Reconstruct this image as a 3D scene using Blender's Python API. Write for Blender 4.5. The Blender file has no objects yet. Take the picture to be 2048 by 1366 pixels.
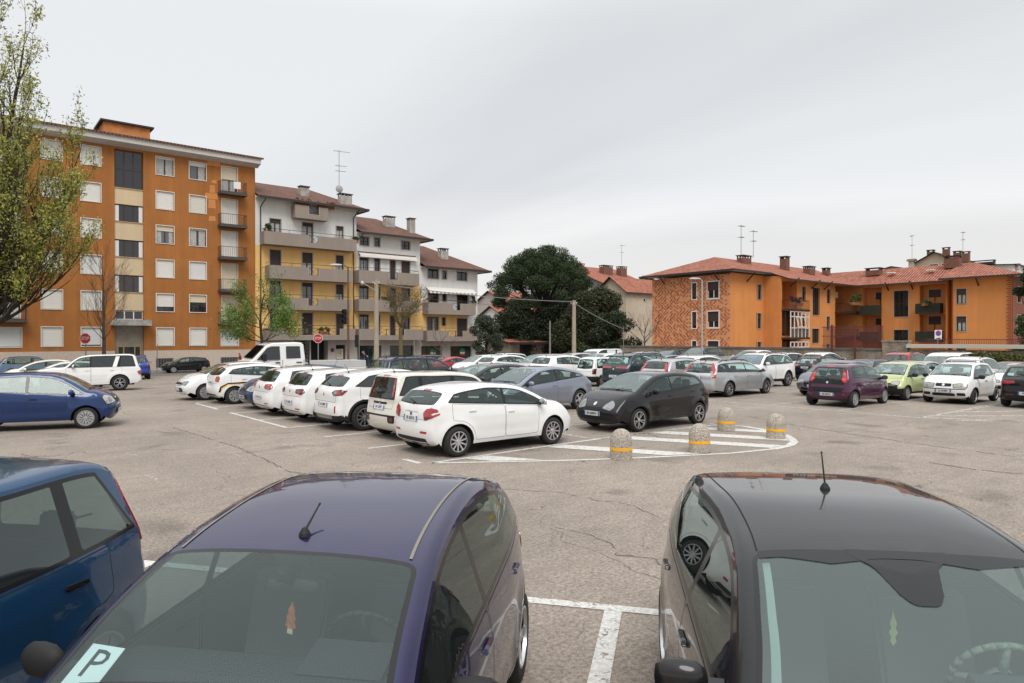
import bpy, bmesh, math, random
import numpy as np
from mathutils import Vector, Matrix, Euler
from mathutils.geometry import delaunay_2d_cdt
from mathutils.bvhtree import BVHTree
R = math.radians
rnd = random.Random(7)
C = bpy.context.scene.collection
sc = bpy.context.scene

# ---------------------------------------------------------------- camera
cam = bpy.data.cameras.new('camera'); cam.sensor_width = 36.0
cam.lens = 36.0 * 1365 / 2048; cam.clip_start = 0.05; cam.clip_end = 6000
camo = bpy.data.objects.new('camera', cam); C.objects.link(camo)
camo.location = (0, 0, 2.36)
YAW = R(50.6)
camo.rotation_euler = (R(90 - 0.29), 0, YAW - R(90))
sc.camera = camo
FW = Vector((math.cos(YAW), math.sin(YAW), 0)); RT = Vector((math.sin(YAW), -math.cos(YAW), 0))

# ---------------------------------------------------------------- world / sun / exposure
SUN_EL, SUN_AZ = R(50), R(210)
world = bpy.data.worlds.new("World"); sc.world = world; world.use_nodes = True
nt = world.node_tree; N = nt.nodes; Lk = nt.links
for n in list(N): N.remove(n)
wo = N.new('ShaderNodeOutputWorld'); bg = N.new('ShaderNodeBackground')
sky = N.new('ShaderNodeTexSky'); sky.sky_type = 'NISHITA'; sky.sun_disc = False
sky.sun_elevation = SUN_EL; sky.sun_rotation = SUN_AZ
tc = N.new('ShaderNodeTexCoord'); sep = N.new('ShaderNodeSeparateXYZ')
Lk.new(tc.outputs['Generated'], sep.inputs[0])
# cloud layer: direction projected on a high flat sheet so that the streaks flatten towards the horizon
den = N.new('ShaderNodeMath'); den.operation = 'MAXIMUM'; den.inputs[1].default_value = 0.0
Lk.new(sep.outputs['Z'], den.inputs[0])
den2 = N.new('ShaderNodeMath'); den2.operation = 'ADD'; den2.inputs[1].default_value = 0.09
Lk.new(den.outputs[0], den2.inputs[0])
dv = N.new('ShaderNodeVectorMath'); dv.operation = 'DIVIDE'
cmb = N.new('ShaderNodeCombineXYZ')
for i in range(3): Lk.new(den2.outputs[0], cmb.inputs[i])
Lk.new(tc.outputs['Generated'], dv.inputs[0]); Lk.new(cmb.outputs[0], dv.inputs[1])
noi = N.new('ShaderNodeTexNoise'); noi.inputs['Scale'].default_value = 0.42; noi.inputs['Detail'].default_value = 5
noi.inputs['Roughness'].default_value = 0.45; noi.inputs['Distortion'].default_value = 0.3
mpw = N.new('ShaderNodeMapping'); mpw.inputs['Location'].default_value = (2.3, 5.1, 0.0); mpw.inputs['Rotation'].default_value = (0, 0, R(-30)); mpw.inputs['Scale'].default_value = (1.0, 0.45, 1.0)
Lk.new(dv.outputs[0], mpw.inputs['Vector']); Lk.new(mpw.outputs[0], noi.inputs['Vector'])
cr = N.new('ShaderNodeValToRGB')     # cloud tone from the noise
cr.color_ramp.elements[0].position = 0.40; cr.color_ramp.elements[0].color = (0.69, 0.705, 0.725, 1)
cr.color_ramp.elements[1].position = 0.57; cr.color_ramp.elements[1].color = (0.815, 0.832, 0.85, 1)
Lk.new(noi.outputs['Fac'], cr.inputs[0])
hz = N.new('ShaderNodeValToRGB')     # warm bright band near the horizon
e = hz.color_ramp.elements
e[0].position = 0.0; e[0].color = (1.20, 1.15, 1.08, 1)
e[1].position = 0.13; e[1].color = (1.14, 1.11, 1.07, 1)
for p_, c_ in ((0.22, (1.0, 1.0, 1.0, 1)), (0.42, (1.0, 1.0, 1.0, 1)), (0.65, (1.45, 1.45, 1.44, 1)), (1.0, (2.1, 2.1, 2.06, 1))):
    k = e.new(p_); k.color = c_
Lk.new(sep.outputs['Z'], hz.inputs[0])
mul = N.new('ShaderNodeVectorMath'); mul.operation = 'MULTIPLY'
Lk.new(cr.outputs['Color'], mul.inputs[0]); Lk.new(hz.outputs['Color'], mul.inputs[1])
skm = N.new('ShaderNodeVectorMath'); skm.operation = 'SCALE'; skm.inputs['Scale'].default_value = 0.006
Lk.new(sky.outputs[0], skm.inputs[0])
add = N.new('ShaderNodeVectorMath'); add.operation = 'ADD'
Lk.new(mul.outputs[0], add.inputs[0]); Lk.new(skm.outputs[0], add.inputs[1])
Lk.new(add.outputs[0], bg.inputs['Color']); bg.inputs['Strength'].default_value = 1.0
Lk.new(bg.outputs[0], wo.inputs['Surface'])
sl = bpy.data.lights.new('sun', 'SUN'); sl.energy = 2.0; sl.angle = R(30); sl.color = (1.0, 0.965, 0.92)
so = bpy.data.objects.new('sun', sl); C.objects.link(so)
so.rotation_euler = Vector((-math.sin(SUN_AZ) * math.cos(SUN_EL), -math.cos(SUN_AZ) * math.cos(SUN_EL), -math.sin(SUN_EL))).to_track_quat('-Z', 'Y').to_euler()
so.location = (0, 0, 80)
sc.view_settings.view_transform = 'Standard'; sc.view_settings.look = 'None'
sc.view_settings.exposure = 0.0; sc.view_settings.gamma = 1.0; sc.view_settings.use_curve_mapping = False
try:
    sc.cycles.max_bounces = 6; sc.cycles.transparent_max_bounces = 12; sc.cycles.caustics_reflective = False; sc.cycles.caustics_refractive = False
    sc.cycles.diffuse_bounces = 3; sc.cycles.glossy_bounces = 3
except Exception: pass

# ---------------------------------------------------------------- materials
_m = {}
def mat(name, col, rough=0.6, metal=0.0, coat=0.0, noise=None, bump=None, spec=0.5, noise2=None, coatr=0.03):
    """noise=(scale, amount): multiplies the colour by 1 +- amount; bump=(scale, distance)"""
    if name in _m: return _m[name]
    m = bpy.data.materials.new(name); m.use_nodes = True; t = m.node_tree
    b = t.nodes['Principled BSDF']
    b.inputs['Base Color'].default_value = (*col, 1); b.inputs['Roughness'].default_value = rough
    b.inputs['Metallic'].default_value = metal; b.inputs['Coat Weight'].default_value = coat; b.inputs['Coat Roughness'].default_value = coatr
    b.inputs['Specular IOR Level'].default_value = spec
    if noise or bump:
        tcn = t.nodes.new('ShaderNodeTexCoord')
    if noise:
        prev = None
        for sc_, am in ([noise] + ([noise2] if noise2 else [])):
            n = t.nodes.new('ShaderNodeTexNoise'); n.inputs['Scale'].default_value = sc_; n.inputs['Detail'].default_value = 6; n.inputs['Roughness'].default_value = 0.65
            t.links.new(tcn.outputs['Object'], n.inputs['Vector'])
            r = t.nodes.new('ShaderNodeMapRange'); r.inputs['From Min'].default_value = 0.3; r.inputs['From Max'].default_value = 0.7
            r.inputs['To Min'].default_value = 1 - am; r.inputs['To Max'].default_value = 1 + am
            t.links.new(n.outputs['Fac'], r.inputs['Value'])
            if prev is not None:
                mm = t.nodes.new('ShaderNodeMath'); mm.operation = 'MULTIPLY'
                t.links.new(prev, mm.inputs[0]); t.links.new(r.outputs[0], mm.inputs[1]); prev = mm.outputs[0]
            else: prev = r.outputs[0]
        v = t.nodes.new('ShaderNodeVectorMath'); v.operation = 'SCALE'; v.inputs[0].default_value = col
        t.links.new(prev, v.inputs['Scale']); t.links.new(v.outputs[0], b.inputs['Base Color'])
    if bump:
        n = t.nodes.new('ShaderNodeTexNoise'); n.inputs['Scale'].default_value = bump[0]; n.inputs['Detail'].default_value = 4
        t.links.new(tcn.outputs['Object'], n.inputs['Vector'])
        bp = t.nodes.new('ShaderNodeBump'); bp.inputs['Distance'].default_value = bump[1]; bp.inputs['Strength'].default_value = 0.8
        t.links.new(n.outputs['Fac'], bp.inputs['Height']); t.links.new(bp.outputs[0], b.inputs['Normal'])
    _m[name] = m; return m

def paint(name, col, metallic=0.0, rough=0.35):
    """car paint with clear coat, a film of dust; the inside of the shell is dark lining"""
    key = 'paint_' + name
    if key in _m: return _m[key]
    m = bpy.data.materials.new(key); m.use_nodes = True; t = m.node_tree; b = t.nodes['Principled BSDF']
    tcn = t.nodes.new('ShaderNodeTexCoord')
    n = t.nodes.new('ShaderNodeTexNoise'); n.inputs['Scale'].default_value = 2.2; n.inputs['Detail'].default_value = 8; n.inputs['Roughness'].default_value = 0.7
    t.links.new(tcn.outputs['Object'], n.inputs['Vector'])
    r = t.nodes.new('ShaderNodeMapRange'); r.inputs['From Min'].default_value = 0.45; r.inputs['From Max'].default_value = 0.8
    r.inputs['To Min'].default_value = 0.0; r.inputs['To Max'].default_value = 0.10
    t.links.new(n.outputs['Fac'], r.inputs['Value'])
    sepz = t.nodes.new('ShaderNodeSeparateXYZ'); t.links.new(tcn.outputs['Object'], sepz.inputs[0])
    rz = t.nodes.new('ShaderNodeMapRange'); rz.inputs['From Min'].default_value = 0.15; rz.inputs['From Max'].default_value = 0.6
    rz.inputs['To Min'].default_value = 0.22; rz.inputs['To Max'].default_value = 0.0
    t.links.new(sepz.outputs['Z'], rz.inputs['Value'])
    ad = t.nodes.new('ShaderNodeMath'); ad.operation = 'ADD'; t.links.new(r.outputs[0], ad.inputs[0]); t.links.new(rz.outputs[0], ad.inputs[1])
    mx = t.nodes.new('ShaderNodeMix'); mx.data_type = 'RGBA'
    mx.inputs['A'].default_value = (*col, 1); mx.inputs['B'].default_value = (0.11, 0.10, 0.09, 1)
    b.inputs['Specular IOR Level'].default_value = 0.15
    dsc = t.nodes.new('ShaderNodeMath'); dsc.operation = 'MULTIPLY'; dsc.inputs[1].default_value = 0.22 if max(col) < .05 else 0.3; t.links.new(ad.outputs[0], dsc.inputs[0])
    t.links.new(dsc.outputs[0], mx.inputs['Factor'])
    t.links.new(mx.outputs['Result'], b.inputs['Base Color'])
    b.inputs['Metallic'].default_value = metallic; b.inputs['Roughness'].default_value = rough
    b.inputs['Coat Weight'].default_value = 1.0; b.inputs['Coat IOR'].default_value = 1.38 if max(col) < .03 else 1.5
    cra = t.nodes.new('ShaderNodeMath'); cra.operation = 'MULTIPLY_ADD'; cra.inputs[1].default_value = 0.12; cra.inputs[2].default_value = 0.02
    t.links.new(ad.outputs[0], cra.inputs[0]); t.links.new(cra.outputs[0], b.inputs['Coat Roughness'])
    d = t.nodes.new('ShaderNodeBsdfDiffuse'); d.inputs['Color'].default_value = (0.14, 0.14, 0.137, 1)
    g = t.nodes.new('ShaderNodeNewGeometry'); ms = t.nodes.new('ShaderNodeMixShader')
    t.links.new(g.outputs['Backfacing'], ms.inputs[0]); t.links.new(b.outputs[0], ms.inputs[1]); t.links.new(d.outputs[0], ms.inputs[2])
    t.links.new(ms.outputs[0], t.nodes['Material Output'].inputs['Surface'])
    _m[key] = m; return m

def glass(name, tint, ior=1.6, rough=0.0, base=0.03, film=None):
    if name in _m: return _m[name]
    m = bpy.data.materials.new(name); m.use_nodes = True; t = m.node_tree
    t.nodes.remove(t.nodes['Principled BSDF'])
    tr = t.nodes.new('ShaderNodeBsdfTransparent'); tr.inputs['Color'].default_value = (*tint, 1)
    gl = t.nodes.new('ShaderNodeBsdfGlossy'); gl.inputs['Roughness'].default_value = rough; gl.inputs['Color'].default_value = (0.86, 0.97, 0.95, 1)
    lw = t.nodes.new('ShaderNodeFresnel'); lw.inputs['IOR'].default_value = ior
    g = t.nodes.new('ShaderNodeNewGeometry')
    # thin sheet: flip the backface so that both sides reflect alike
    nb = t.nodes.new('ShaderNodeVectorMath'); nb.operation = 'SCALE'
    fl = t.nodes.new('ShaderNodeMath'); fl.operation = 'MULTIPLY_ADD'; fl.inputs[1].default_value = -2; fl.inputs[2].default_value = 1
    ad = t.nodes.new('ShaderNodeMath'); ad.operation = 'ADD'; ad.inputs[1].default_value = base; ad.use_clamp = True
    bfm = t.nodes.new('ShaderNodeMath'); bfm.operation = 'MULTIPLY'
    inv = t.nodes.new('ShaderNodeMath'); inv.operation = 'SUBTRACT'; inv.inputs[0].default_value = 1.0
    t.links.new(g.outputs['Backfacing'], inv.inputs[1]); t.links.new(lw.outputs[0], ad.inputs[0])
    t.links.new(ad.outputs[0], bfm.inputs[0]); t.links.new(inv.outputs[0], bfm.inputs[1])
    ms = t.nodes.new('ShaderNodeMixShader'); t.links.new(bfm.outputs[0], ms.inputs[0]); t.links.new(tr.outputs[0], ms.inputs[1]); t.links.new(gl.outputs[0], ms.inputs[2])
    last = ms
    if film:       # pale aqua film mixed in to brighten the pane like a soft reflection
        df = t.nodes.new('ShaderNodeBsdfDiffuse'); df.inputs['Color'].default_value = (0.36, 0.44, 0.43, 1)
        ms2 = t.nodes.new('ShaderNodeMixShader'); ms2.inputs[0].default_value = film
        t.links.new(ms.outputs[0], ms2.inputs[1]); t.links.new(df.outputs[0], ms2.inputs[2]); last = ms2
    t.nodes.remove(nb); t.nodes.remove(fl)
    t.links.new(last.outputs[0], t.nodes['Material Output'].inputs['Surface'])
    _m[name] = m; return m

M_trim = mat('black_trim', (0.008, 0.008, 0.009), 0.15, spec=.4)
M_plast = mat('black_plastic', (0.016, 0.016, 0.017), 0.6, spec=.3)
M_gap = mat('panel_gap', (0.006, 0.006, 0.006), 0.9)
M_liner = mat('wheel_liner', (0.008, 0.008, 0.008), 0.95)
M_tyre = mat('tyre_rubber', (0.014, 0.014, 0.014), 0.8, bump=(60, 0.002))
M_alloy = mat('alloy', (0.55, 0.55, 0.56), 0.3, metal=0.9)
M_alloyd = mat('dark_alloy', (0.03, 0.03, 0.032), 0.4, metal=0.3)
M_capg = mat('hubcap_grey', (0.36, 0.36, 0.37), 0.45, metal=0.4)
M_chrome = mat('chrome', (0.7, 0.7, 0.7), 0.12, metal=1.0)
M_red = mat('red_lamp', (0.34, 0.007, 0.010), 0.15, coat=1.0)
M_redd = mat('dark_red_lamp', (0.10, 0.008, 0.012), 0.12, coat=1.0)
M_lampw = mat('clear_lamp', (0.26, 0.265, 0.27), 0.18, metal=0.5, coat=1.0, noise=(10, 0.35))
M_lampy = mat('hazed_lamp', (0.34, 0.33, 0.29), 0.25, coat=1.0, noise=(12, 0.25))
M_seat = mat('seat_cloth', (0.09, 0.092, 0.097), 0.9)
M_seatl = mat('seat_cloth_grey', (0.10, 0.10, 0.105), 0.9)
M_dash = mat('dashboard_plastic', (0.032, 0.034, 0.036), 0.8, spec=.2)
M_plate = mat('plate_white', (0.62, 0.63, 0.63), 0.4)
M_platb = mat('plate_blue', (0.02, 0.10, 0.42), 0.4)
M_ink = mat('plate_ink', (0.012, 0.012, 0.015), 0.5)
G_car = glass('car_glass', (0.62, 0.73, 0.70), 1.5, base=0.02, film=0.02)
G_ws = glass('windscreen_glass', (0.68, 0.79, 0.76), 1.6, base=0.10, film=0.06)
G_dark = glass('tinted_glass', (0.10, 0.10, 0.10), 1.55, base=0.03)

# ---------------------------------------------------------------- object helpers
def link(name, me, parent=None, loc=None, rot=None):
    o = bpy.data.objects.new(name, me); C.objects.link(o)
    if parent is not None: o.parent = parent
    if loc is not None: o.location = loc
    if rot is not None: o.rotation_euler = rot
    return o
def tag(o, label=None, cat=None, group=None, kind=None):
    if label: o['label'] = label
    if cat: o['category'] = cat
    if group: o['group'] = group
    if kind: o['kind'] = kind
    return o
def empty(name, loc=(0, 0, 0), rz=0.0, label=None, cat=None, group=None):
    o = bpy.data.objects.new(name, None); C.objects.link(o); o.empty_display_size = 0.2
    o.location = loc; o.rotation_euler = (0, 0, rz); return tag(o, label, cat, group)
def mesh_from(name, V, F, mats=(), mi=None, smooth=False):
    me = bpy.data.meshes.new(name); me.from_pydata([tuple(v) for v in V], [], [tuple(f) for f in F])
    for m in mats: me.materials.append(m)
    if mi is not None and len(mi): me.polygons.foreach_set('material_index', np.array(mi, dtype=np.int32))
    if smooth: me.polygons.foreach_set('use_smooth', np.ones(len(me.polygons), dtype=bool))
    me.update(); return me

class MB:
    """mesh collector: boxes, bars, tubes, polygons with a material index"""
    def __init__(s): s.V = []; s.F = []; s.I = []; s.S = []
    def face(s, pts, mi=0):
        b = len(s.V); s.V += [tuple(p) for p in pts]; s.F.append(tuple(range(b, b + len(pts)))); s.I.append(mi)
    def box(s, x0, x1, y0, y1, z0, z1, mi=0, M=None):
        P = [(x0, y0, z0), (x1, y0, z0), (x1, y1, z0), (x0, y1, z0), (x0, y0, z1), (x1, y0, z1), (x1, y1, z1), (x0, y1, z1)]
        if M is not None: P = [tuple(M @ Vector(p)) for p in P]
        b = len(s.V); s.V += P
        for f in ((0, 3, 2, 1), (4, 5, 6, 7), (0, 1, 5, 4), (1, 2, 6, 5), (2, 3, 7, 6), (3, 0, 4, 7)):
            s.F.append(tuple(b + i for i in f)); s.I.append(mi)
    def tube(s, p, q, r0, r1=None, n=6, mi=0, cap=True):
        r1 = r0 if r1 is None else r1
        p = Vector(p); q = Vector(q); d = (q - p)
        if d.length < 1e-6: return
        d.normalize(); a = d.orthogonal().normalized(); c = d.cross(a); b = len(s.V)
        for k in range(n):
            t = 2 * math.pi * k / n; v = a * math.cos(t) + c * math.sin(t)
            s.V.append(tuple(p + v * r0)); s.V.append(tuple(q + v * r1))
        for k in range(n):
            k2 = (k + 1) % n
            s.F.append((b + 2 * k, b + 2 * k2, b + 2 * k2 + 1, b + 2 * k + 1)); s.I.append(mi)
        if cap:
            s.F.append(tuple(b + 2 * k for k in reversed(range(n)))); s.I.append(mi)
            s.F.append(tuple(b + 2 * k + 1 for k in range(n))); s.I.append(mi)
    def path(s, pts, r, n=6, mi=0):
        for a, b in zip(pts[:-1], pts[1:]): s.tube(a, b, r, r, n, mi)
    def lathe(s, prof, n=24, mi=0, axis='z', M=None, close=False):
        b = len(s.V)
        for (r, z) in prof:
            for k in range(n):
                t = 2 * math.pi * k / n
                p = (r * math.cos(t), r * math.sin(t), z) if axis == 'z' else (r * math.cos(t), z, r * math.sin(t))
                if M is not None: p = tuple(M @ Vector(p))
                s.V.append(p)
        m = len(prof); flip = axis == 'y'
        for i in range(m if close else m - 1):
            j = (i + 1) % m
            for k in range(n):
                k2 = (k + 1) % n; f = (b + i * n + k, b + i * n + k2, b + j * n + k2, b + j * n + k)
                s.F.append(tuple(reversed(f)) if flip else f); s.I.append(mi)
    def prism(s, poly, d0, d1, plane='xz', mi=0, M=None):
        """poly extruded: plane 'xz' along y, 'yz' along x, 'xy' along z"""
        def P(a, b, d): return {'xz': (a, d, b), 'yz': (d, a, b), 'xy': (a, b, d)}[plane]
        b = len(s.V); n = len(poly); L = [P(a, c, d0) for a, c in poly] + [P(a, c, d1) for a, c in poly]
        if M is not None: L = [tuple(M @ Vector(p)) for p in L]
        s.V += L
        s.F.append(tuple(b + k for k in range(n))); s.I.append(mi)
        s.F.append(tuple(b + n + k for k in reversed(range(n)))); s.I.append(mi)
        for k in range(n):
            k2 = (k + 1) % n; s.F.append((b + k, b + n + k, b + n + k2, b + k2)); s.I.append(mi)
    def mesh(s, name, mats, smooth=False, recalc=True):
        me = mesh_from(name, s.V, s.F, mats if isinstance(mats, (list, tuple)) else [mats], s.I, smooth)
        if recalc:
            bm = bmesh.new(); bm.from_mesh(me); bmesh.ops.recalc_face_normals(bm, faces=bm.faces); bm.to_mesh(me); bm.free()
        return me
    def build(s, name, mats, parent=None, loc=None, rot=None, smooth=False, recalc=True):
        return link(name, s.mesh(name, mats, smooth, recalc), parent, loc, rot)

def shade_auto(me, ang=35):
    try:
        me.polygons.foreach_set('use_smooth', np.ones(len(me.polygons), dtype=bool)); me.set_sharp_from_angle(angle=R(ang))
    except Exception: pass

_fontc = {}
def text_mesh(s, size, depth=0.002, bold=False):
    k = (s, size, depth, bold)
    if k in _fontc: return _fontc[k]
    cu = bpy.data.curves.new('txt', 'FONT'); cu.body = s; cu.size = size; cu.extrude = depth; cu.align_x = 'CENTER'; cu.align_y = 'CENTER'; cu.resolution_u = 2
    if bold: cu.offset = size * 0.02
    o = bpy.data.objects.new('txt', cu); C.objects.link(o)
    dg = bpy.context.evaluated_depsgraph_get(); me = bpy.data.meshes.new_from_object(o.evaluated_get(dg))
    bpy.data.objects.remove(o); bpy.data.curves.remove(cu); _fontc[k] = me; return me
def text(name, s, size, m, parent, M, depth=0.002, bold=False):
    me = text_mesh(s, size, depth, bold).copy(); me.materials.clear(); me.materials.append(m)
    o = link(name, me, parent); o.matrix_local = M; return o

def ground_z(x, y):
    a = min(max(y - 27.0, 0.0), 44.0); a = a * a / 12.0 if a < 6 else a - 3.0
    b = min(max((x - 28.0) / 15.0, 0.0), 1.0)
    return -0.021 * a - 0.25 * b * b * (3 - 2 * b)
# ================================================================ cars
def cr_spline(P, per=8):
    """centripetal Catmull-Rom through P; returns dense points and the index of each control point"""
    P = [np.array(p, float) for p in P]
    Q = [2 * P[0] - P[1]] + P + [2 * P[-1] - P[-2]]
    out = []; idx = []
    for i in range(1, len(Q) - 2):
        p0, p1, p2, p3 = Q[i - 1], Q[i], Q[i + 1], Q[i + 2]
        t0 = 0; t1 = t0 + max(np.linalg.norm(p1 - p0), 1e-5) ** .5; t2 = t1 + max(np.linalg.norm(p2 - p1), 1e-5) ** .5; t3 = t2 + max(np.linalg.norm(p3 - p2), 1e-5) ** .5
        idx.append(len(out))
        for k in range(per):
            t = t1 + (t2 - t1) * k / per
            A1 = (t1 - t) / (t1 - t0) * p0 + (t - t0) / (t1 - t0) * p1; A2 = (t2 - t) / (t2 - t1) * p1 + (t - t1) / (t2 - t1) * p2; A3 = (t3 - t) / (t3 - t2) * p2 + (t - t2) / (t3 - t2) * p3
            B1 = (t2 - t) / (t2 - t0) * A1 + (t - t0) / (t2 - t0) * A2; B2 = (t3 - t) / (t3 - t1) * A2 + (t - t1) / (t3 - t1) * A3
            out.append((t2 - t) / (t2 - t1) * B1 + (t - t1) / (t2 - t1) * B2)
    idx.append(len(out)); out.append(P[-1])
    return np.array(out), idx
def in_poly(pts, poly):
    x, y = pts[:, 0], pts[:, 1]; c = np.zeros(len(pts), bool); n = len(poly); j = n - 1
    for i in range(n):
        xi, yi = poly[i]; xj, yj = poly[j]
        if yi != yj:
            m = ((yi > y) != (yj > y)) & (x < (xj - xi) * (y - yi) / (yj - yi) + xi); c ^= m
        j = i
    return c
def clip_half(poly, a, b, c):
    """keep the part where a*x+b*y<=c"""
    out = []; n = len(poly)
    for i in range(n):
        p, q = poly[i], poly[(i + 1) % n]; dp = a * p[0] + b * p[1] - c; dq = a * q[0] + b * q[1] - c
        if dp <= 0: out.append(p)
        if (dp < 0) != (dq < 0) and dp != dq:
            t = dp / (dp - dq)
            if 0 < t < 1: out.append((p[0] + t * (q[0] - p[0]), p[1] + t * (q[1] - p[1])))
    return out
def area2(p): return sum(p[i][0] * p[(i + 1) % len(p)][1] - p[(i + 1) % len(p)][0] * p[i][1] for i in range(len(p)))
def clean(poly, eps=0.004):
    out = []
    for p in poly:
        if not out or math.hypot(p[0] - out[-1][0], p[1] - out[-1][1]) > eps: out.append((float(p[0]), float(p[1])))
    while len(out) > 2 and math.hypot(out[0][0] - out[-1][0], out[0][1] - out[-1][1]) <= eps: out.pop()
    if area2(out) < 0: out.reverse()
    return out
def round_poly(poly, r, seg=3):
    poly = clean(poly); out = []; n = len(poly)
    for i in range(n):
        p0 = np.array(poly[i - 1]); p = np.array(poly[i]); p1 = np.array(poly[(i + 1) % n])
        a = p0 - p; b = p1 - p; la = np.linalg.norm(a); lb = np.linalg.norm(b)
        ca = np.dot(a, b) / (la * lb)
        if ca < -0.93: out.append(tuple(p)); continue
        rr = min(r, la * .45, lb * .45); q0 = p + a / la * rr; q1 = p + b / lb * rr
        for k in range(seg + 1):
            t = k / seg; out.append(tuple((1 - t) ** 2 * q0 + 2 * t * (1 - t) * p + t * t * q1))
    return clean(out, .003)
def inset_poly(poly, d):
    poly = clean(poly); n = len(poly); out = []
    for i in range(n):
        p0 = np.array(poly[i - 1]); p = np.array(poly[i]); p1 = np.array(poly[(i + 1) % n])
        e0 = p - p0; e1 = p1 - p; e0 /= np.linalg.norm(e0); e1 /= np.linalg.norm(e1)
        n0 = np.array((-e0[1], e0[0])); n1 = np.array((-e1[1], e1[0])); m = n0 + n1; l = np.linalg.norm(m)
        m = n0 if l < 1e-3 else m / l
        out.append(tuple(p + m * d / max(.45, np.dot(m, n0))))
    return out
def resample(poly, h, closed=True):
    out = []; n = len(poly)
    for i in range(n if closed else n - 1):
        p = np.array(poly[i]); q = np.array(poly[(i + 1) % n]); k = max(1, int(math.ceil(np.linalg.norm(q - p) / h)))
        for j in range(k): out.append(tuple(p + (q - p) * j / k))
    if not closed: out.append(tuple(poly[-1]))
    return out
def tri_patch(outline, feats, grid, h, cuts=()):
    """constrained triangulation of outline with feature polygons; returns verts, tris and the index of the last feature holding each tri (-1 none)"""
    V = []; E = []
    def ring(poly, closed=True):
        b = len(V); V.extend(poly); n = len(poly)
        for i in range(n if closed else n - 1): E.append((b + i, b + (i + 1) % n))
    ring(outline)
    for nm, f in feats: ring(resample(f, h))
    for c_ in cuts: ring(resample(c_, h, False), False)
    A = np.array(V)
    G = np.array(grid) if len(grid) else np.zeros((0, 2))
    if len(G):
        G = G[in_poly(G, outline)]
        keep = np.ones(len(G), bool)
        for s in range(0, len(G), 2000):
            d = ((G[s:s + 2000, None, :] - A[None]) ** 2).sum(2).min(1); keep[s:s + 2000] = d > (h * .42) ** 2
        G = G[keep]
    allv = [Vector(v) for v in V] + [Vector(g) for g in G]
    rv, re_, rf, *_ = delaunay_2d_cdt(allv, E, [], 0, 1e-5)
    P = np.array([tuple(v) for v in rv]); T = np.array([f for f in rf if len(f) == 3])
    cen = P[T].mean(1); ok = in_poly(cen, outline); T = T[ok]; cen = cen[ok]
    cls = np.full(len(T), -1)
    for i, (nm, f) in enumerate(feats): cls[in_poly(cen, f)] = i
    a = P[T]; ar = (a[:, 1, 0] - a[:, 0, 0]) * (a[:, 2, 1] - a[:, 0, 1]) - (a[:, 2, 0] - a[:, 0, 0]) * (a[:, 1, 1] - a[:, 0, 1])
    T[ar < 0] = T[ar < 0][:, ::-1]; good = np.abs(ar) > 1e-9
    return P, T[good], cls[good]

def profile(xf, xr, hz, cowl, wtop, roof, rtop, rwb, tz=.95, nose=.55, rake=.06, hoodb=.035, bot=.2, rear_in=.05, wsb=.02, rb=.72):
    """side silhouette front bottom -> over the roof -> rear bottom"""
    P = [(xf - .16, bot), (xf - .06, bot + .10), (xf - .008, nose - .1), (xf - .012, nose + .04), (xf - rake - .02, hz - .12), (xf - rake - .15, hz - .02)]
    T = {'hoodf': 5}
    c = np.array(cowl); f = np.array(P[-1])
    m = (f + c) / 2; P.append((m[0], m[1] + hoodb)); P.append(tuple(cowl)); T['cowl'] = len(P) - 1
    w = np.array(wtop); m = (c + w) / 2; P.append((m[0] + wsb * .5, m[1] + wsb)); P.append(tuple(wtop)); T['wtop'] = len(P) - 1
    for r in roof: P.append(tuple(r))
    P.append(tuple(rtop)); T['rtop'] = len(P) - 1
    a = np.array(rtop); b = np.array(rwb); m = (a + b) / 2; P.append((m[0] - .012, m[1] + .008)); P.append(tuple(rwb)); T['rwb'] = len(P) - 1
    P += [(xr + rear_in, tz - .04), (xr + .03, rb), (xr + .0, rb - .16), (xr + .01, .42), (xr + .06, bot + .08), (xr + .15, bot + .02)]
    T['tail'] = T['rwb'] + 1; T['bump'] = T['rwb'] + 2
    return P, T

TYPES = {}
def T(name, **k): TYPES[name] = k
#  name, wheelbase, overhangs, width, wheel radius, belt (z at x=0, slope), profile args, rear pillar cut, pillars
T('city', wb=2.34, fo=.68, ro=.42, W=1.63, rw=.28, belt=(.93, -.06), doors=3, cpl=(-1.22, .95, -.98, 1.42), b=-.12,
  prof=dict(hz=.90, cowl=(1.22, 1.02), wtop=(.52, 1.40), roof=[(.1, 1.46), (-.5, 1.465)], rtop=(-1.22, 1.38), rwb=(-1.50, .93), tz=.82, rake=.10))
T('hatch', wb=2.54, fo=.80, ro=.62, W=1.74, rw=.305, belt=(.96, -.07), doors=5, cpl=(-1.55, 1.02, -1.12, 1.40), b=-.08,
  prof=dict(hz=.86, cowl=(1.22, 1.02), wtop=(.40, 1.35), roof=[(-.05, 1.405), (-.6, 1.415)], rtop=(-1.42, 1.31), rwb=(-1.78, 1.03), tz=.94, rake=.12))
T('punto', wb=2.51, fo=.86, ro=.69, W=1.69, rw=.30, belt=(.97, -.08), doors=5, cpl=(-1.52, .98, -1.20, 1.40), b=-.10,
  prof=dict(hz=.84, cowl=(1.30, 1.02), wtop=(.38, 1.39), roof=[(-.1, 1.44), (-.6, 1.445)], rtop=(-1.40, 1.34), rwb=(-1.74, 1.0), tz=.92, rake=.13, nose=.52))
T('golf', wb=2.58, fo=.88, ro=.74, W=1.79, rw=.32, belt=(.97, -.05), doors=5, cpl=(-1.42, .98, -1.22, 1.40), b=-.10,
  prof=dict(hz=.85, cowl=(1.18, 1.02), wtop=(.35, 1.40), roof=[(-.1, 1.465), (-.6, 1.475)], rtop=(-1.50, 1.39), rwb=(-1.84, 1.04), tz=.98, rake=.10))
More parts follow.
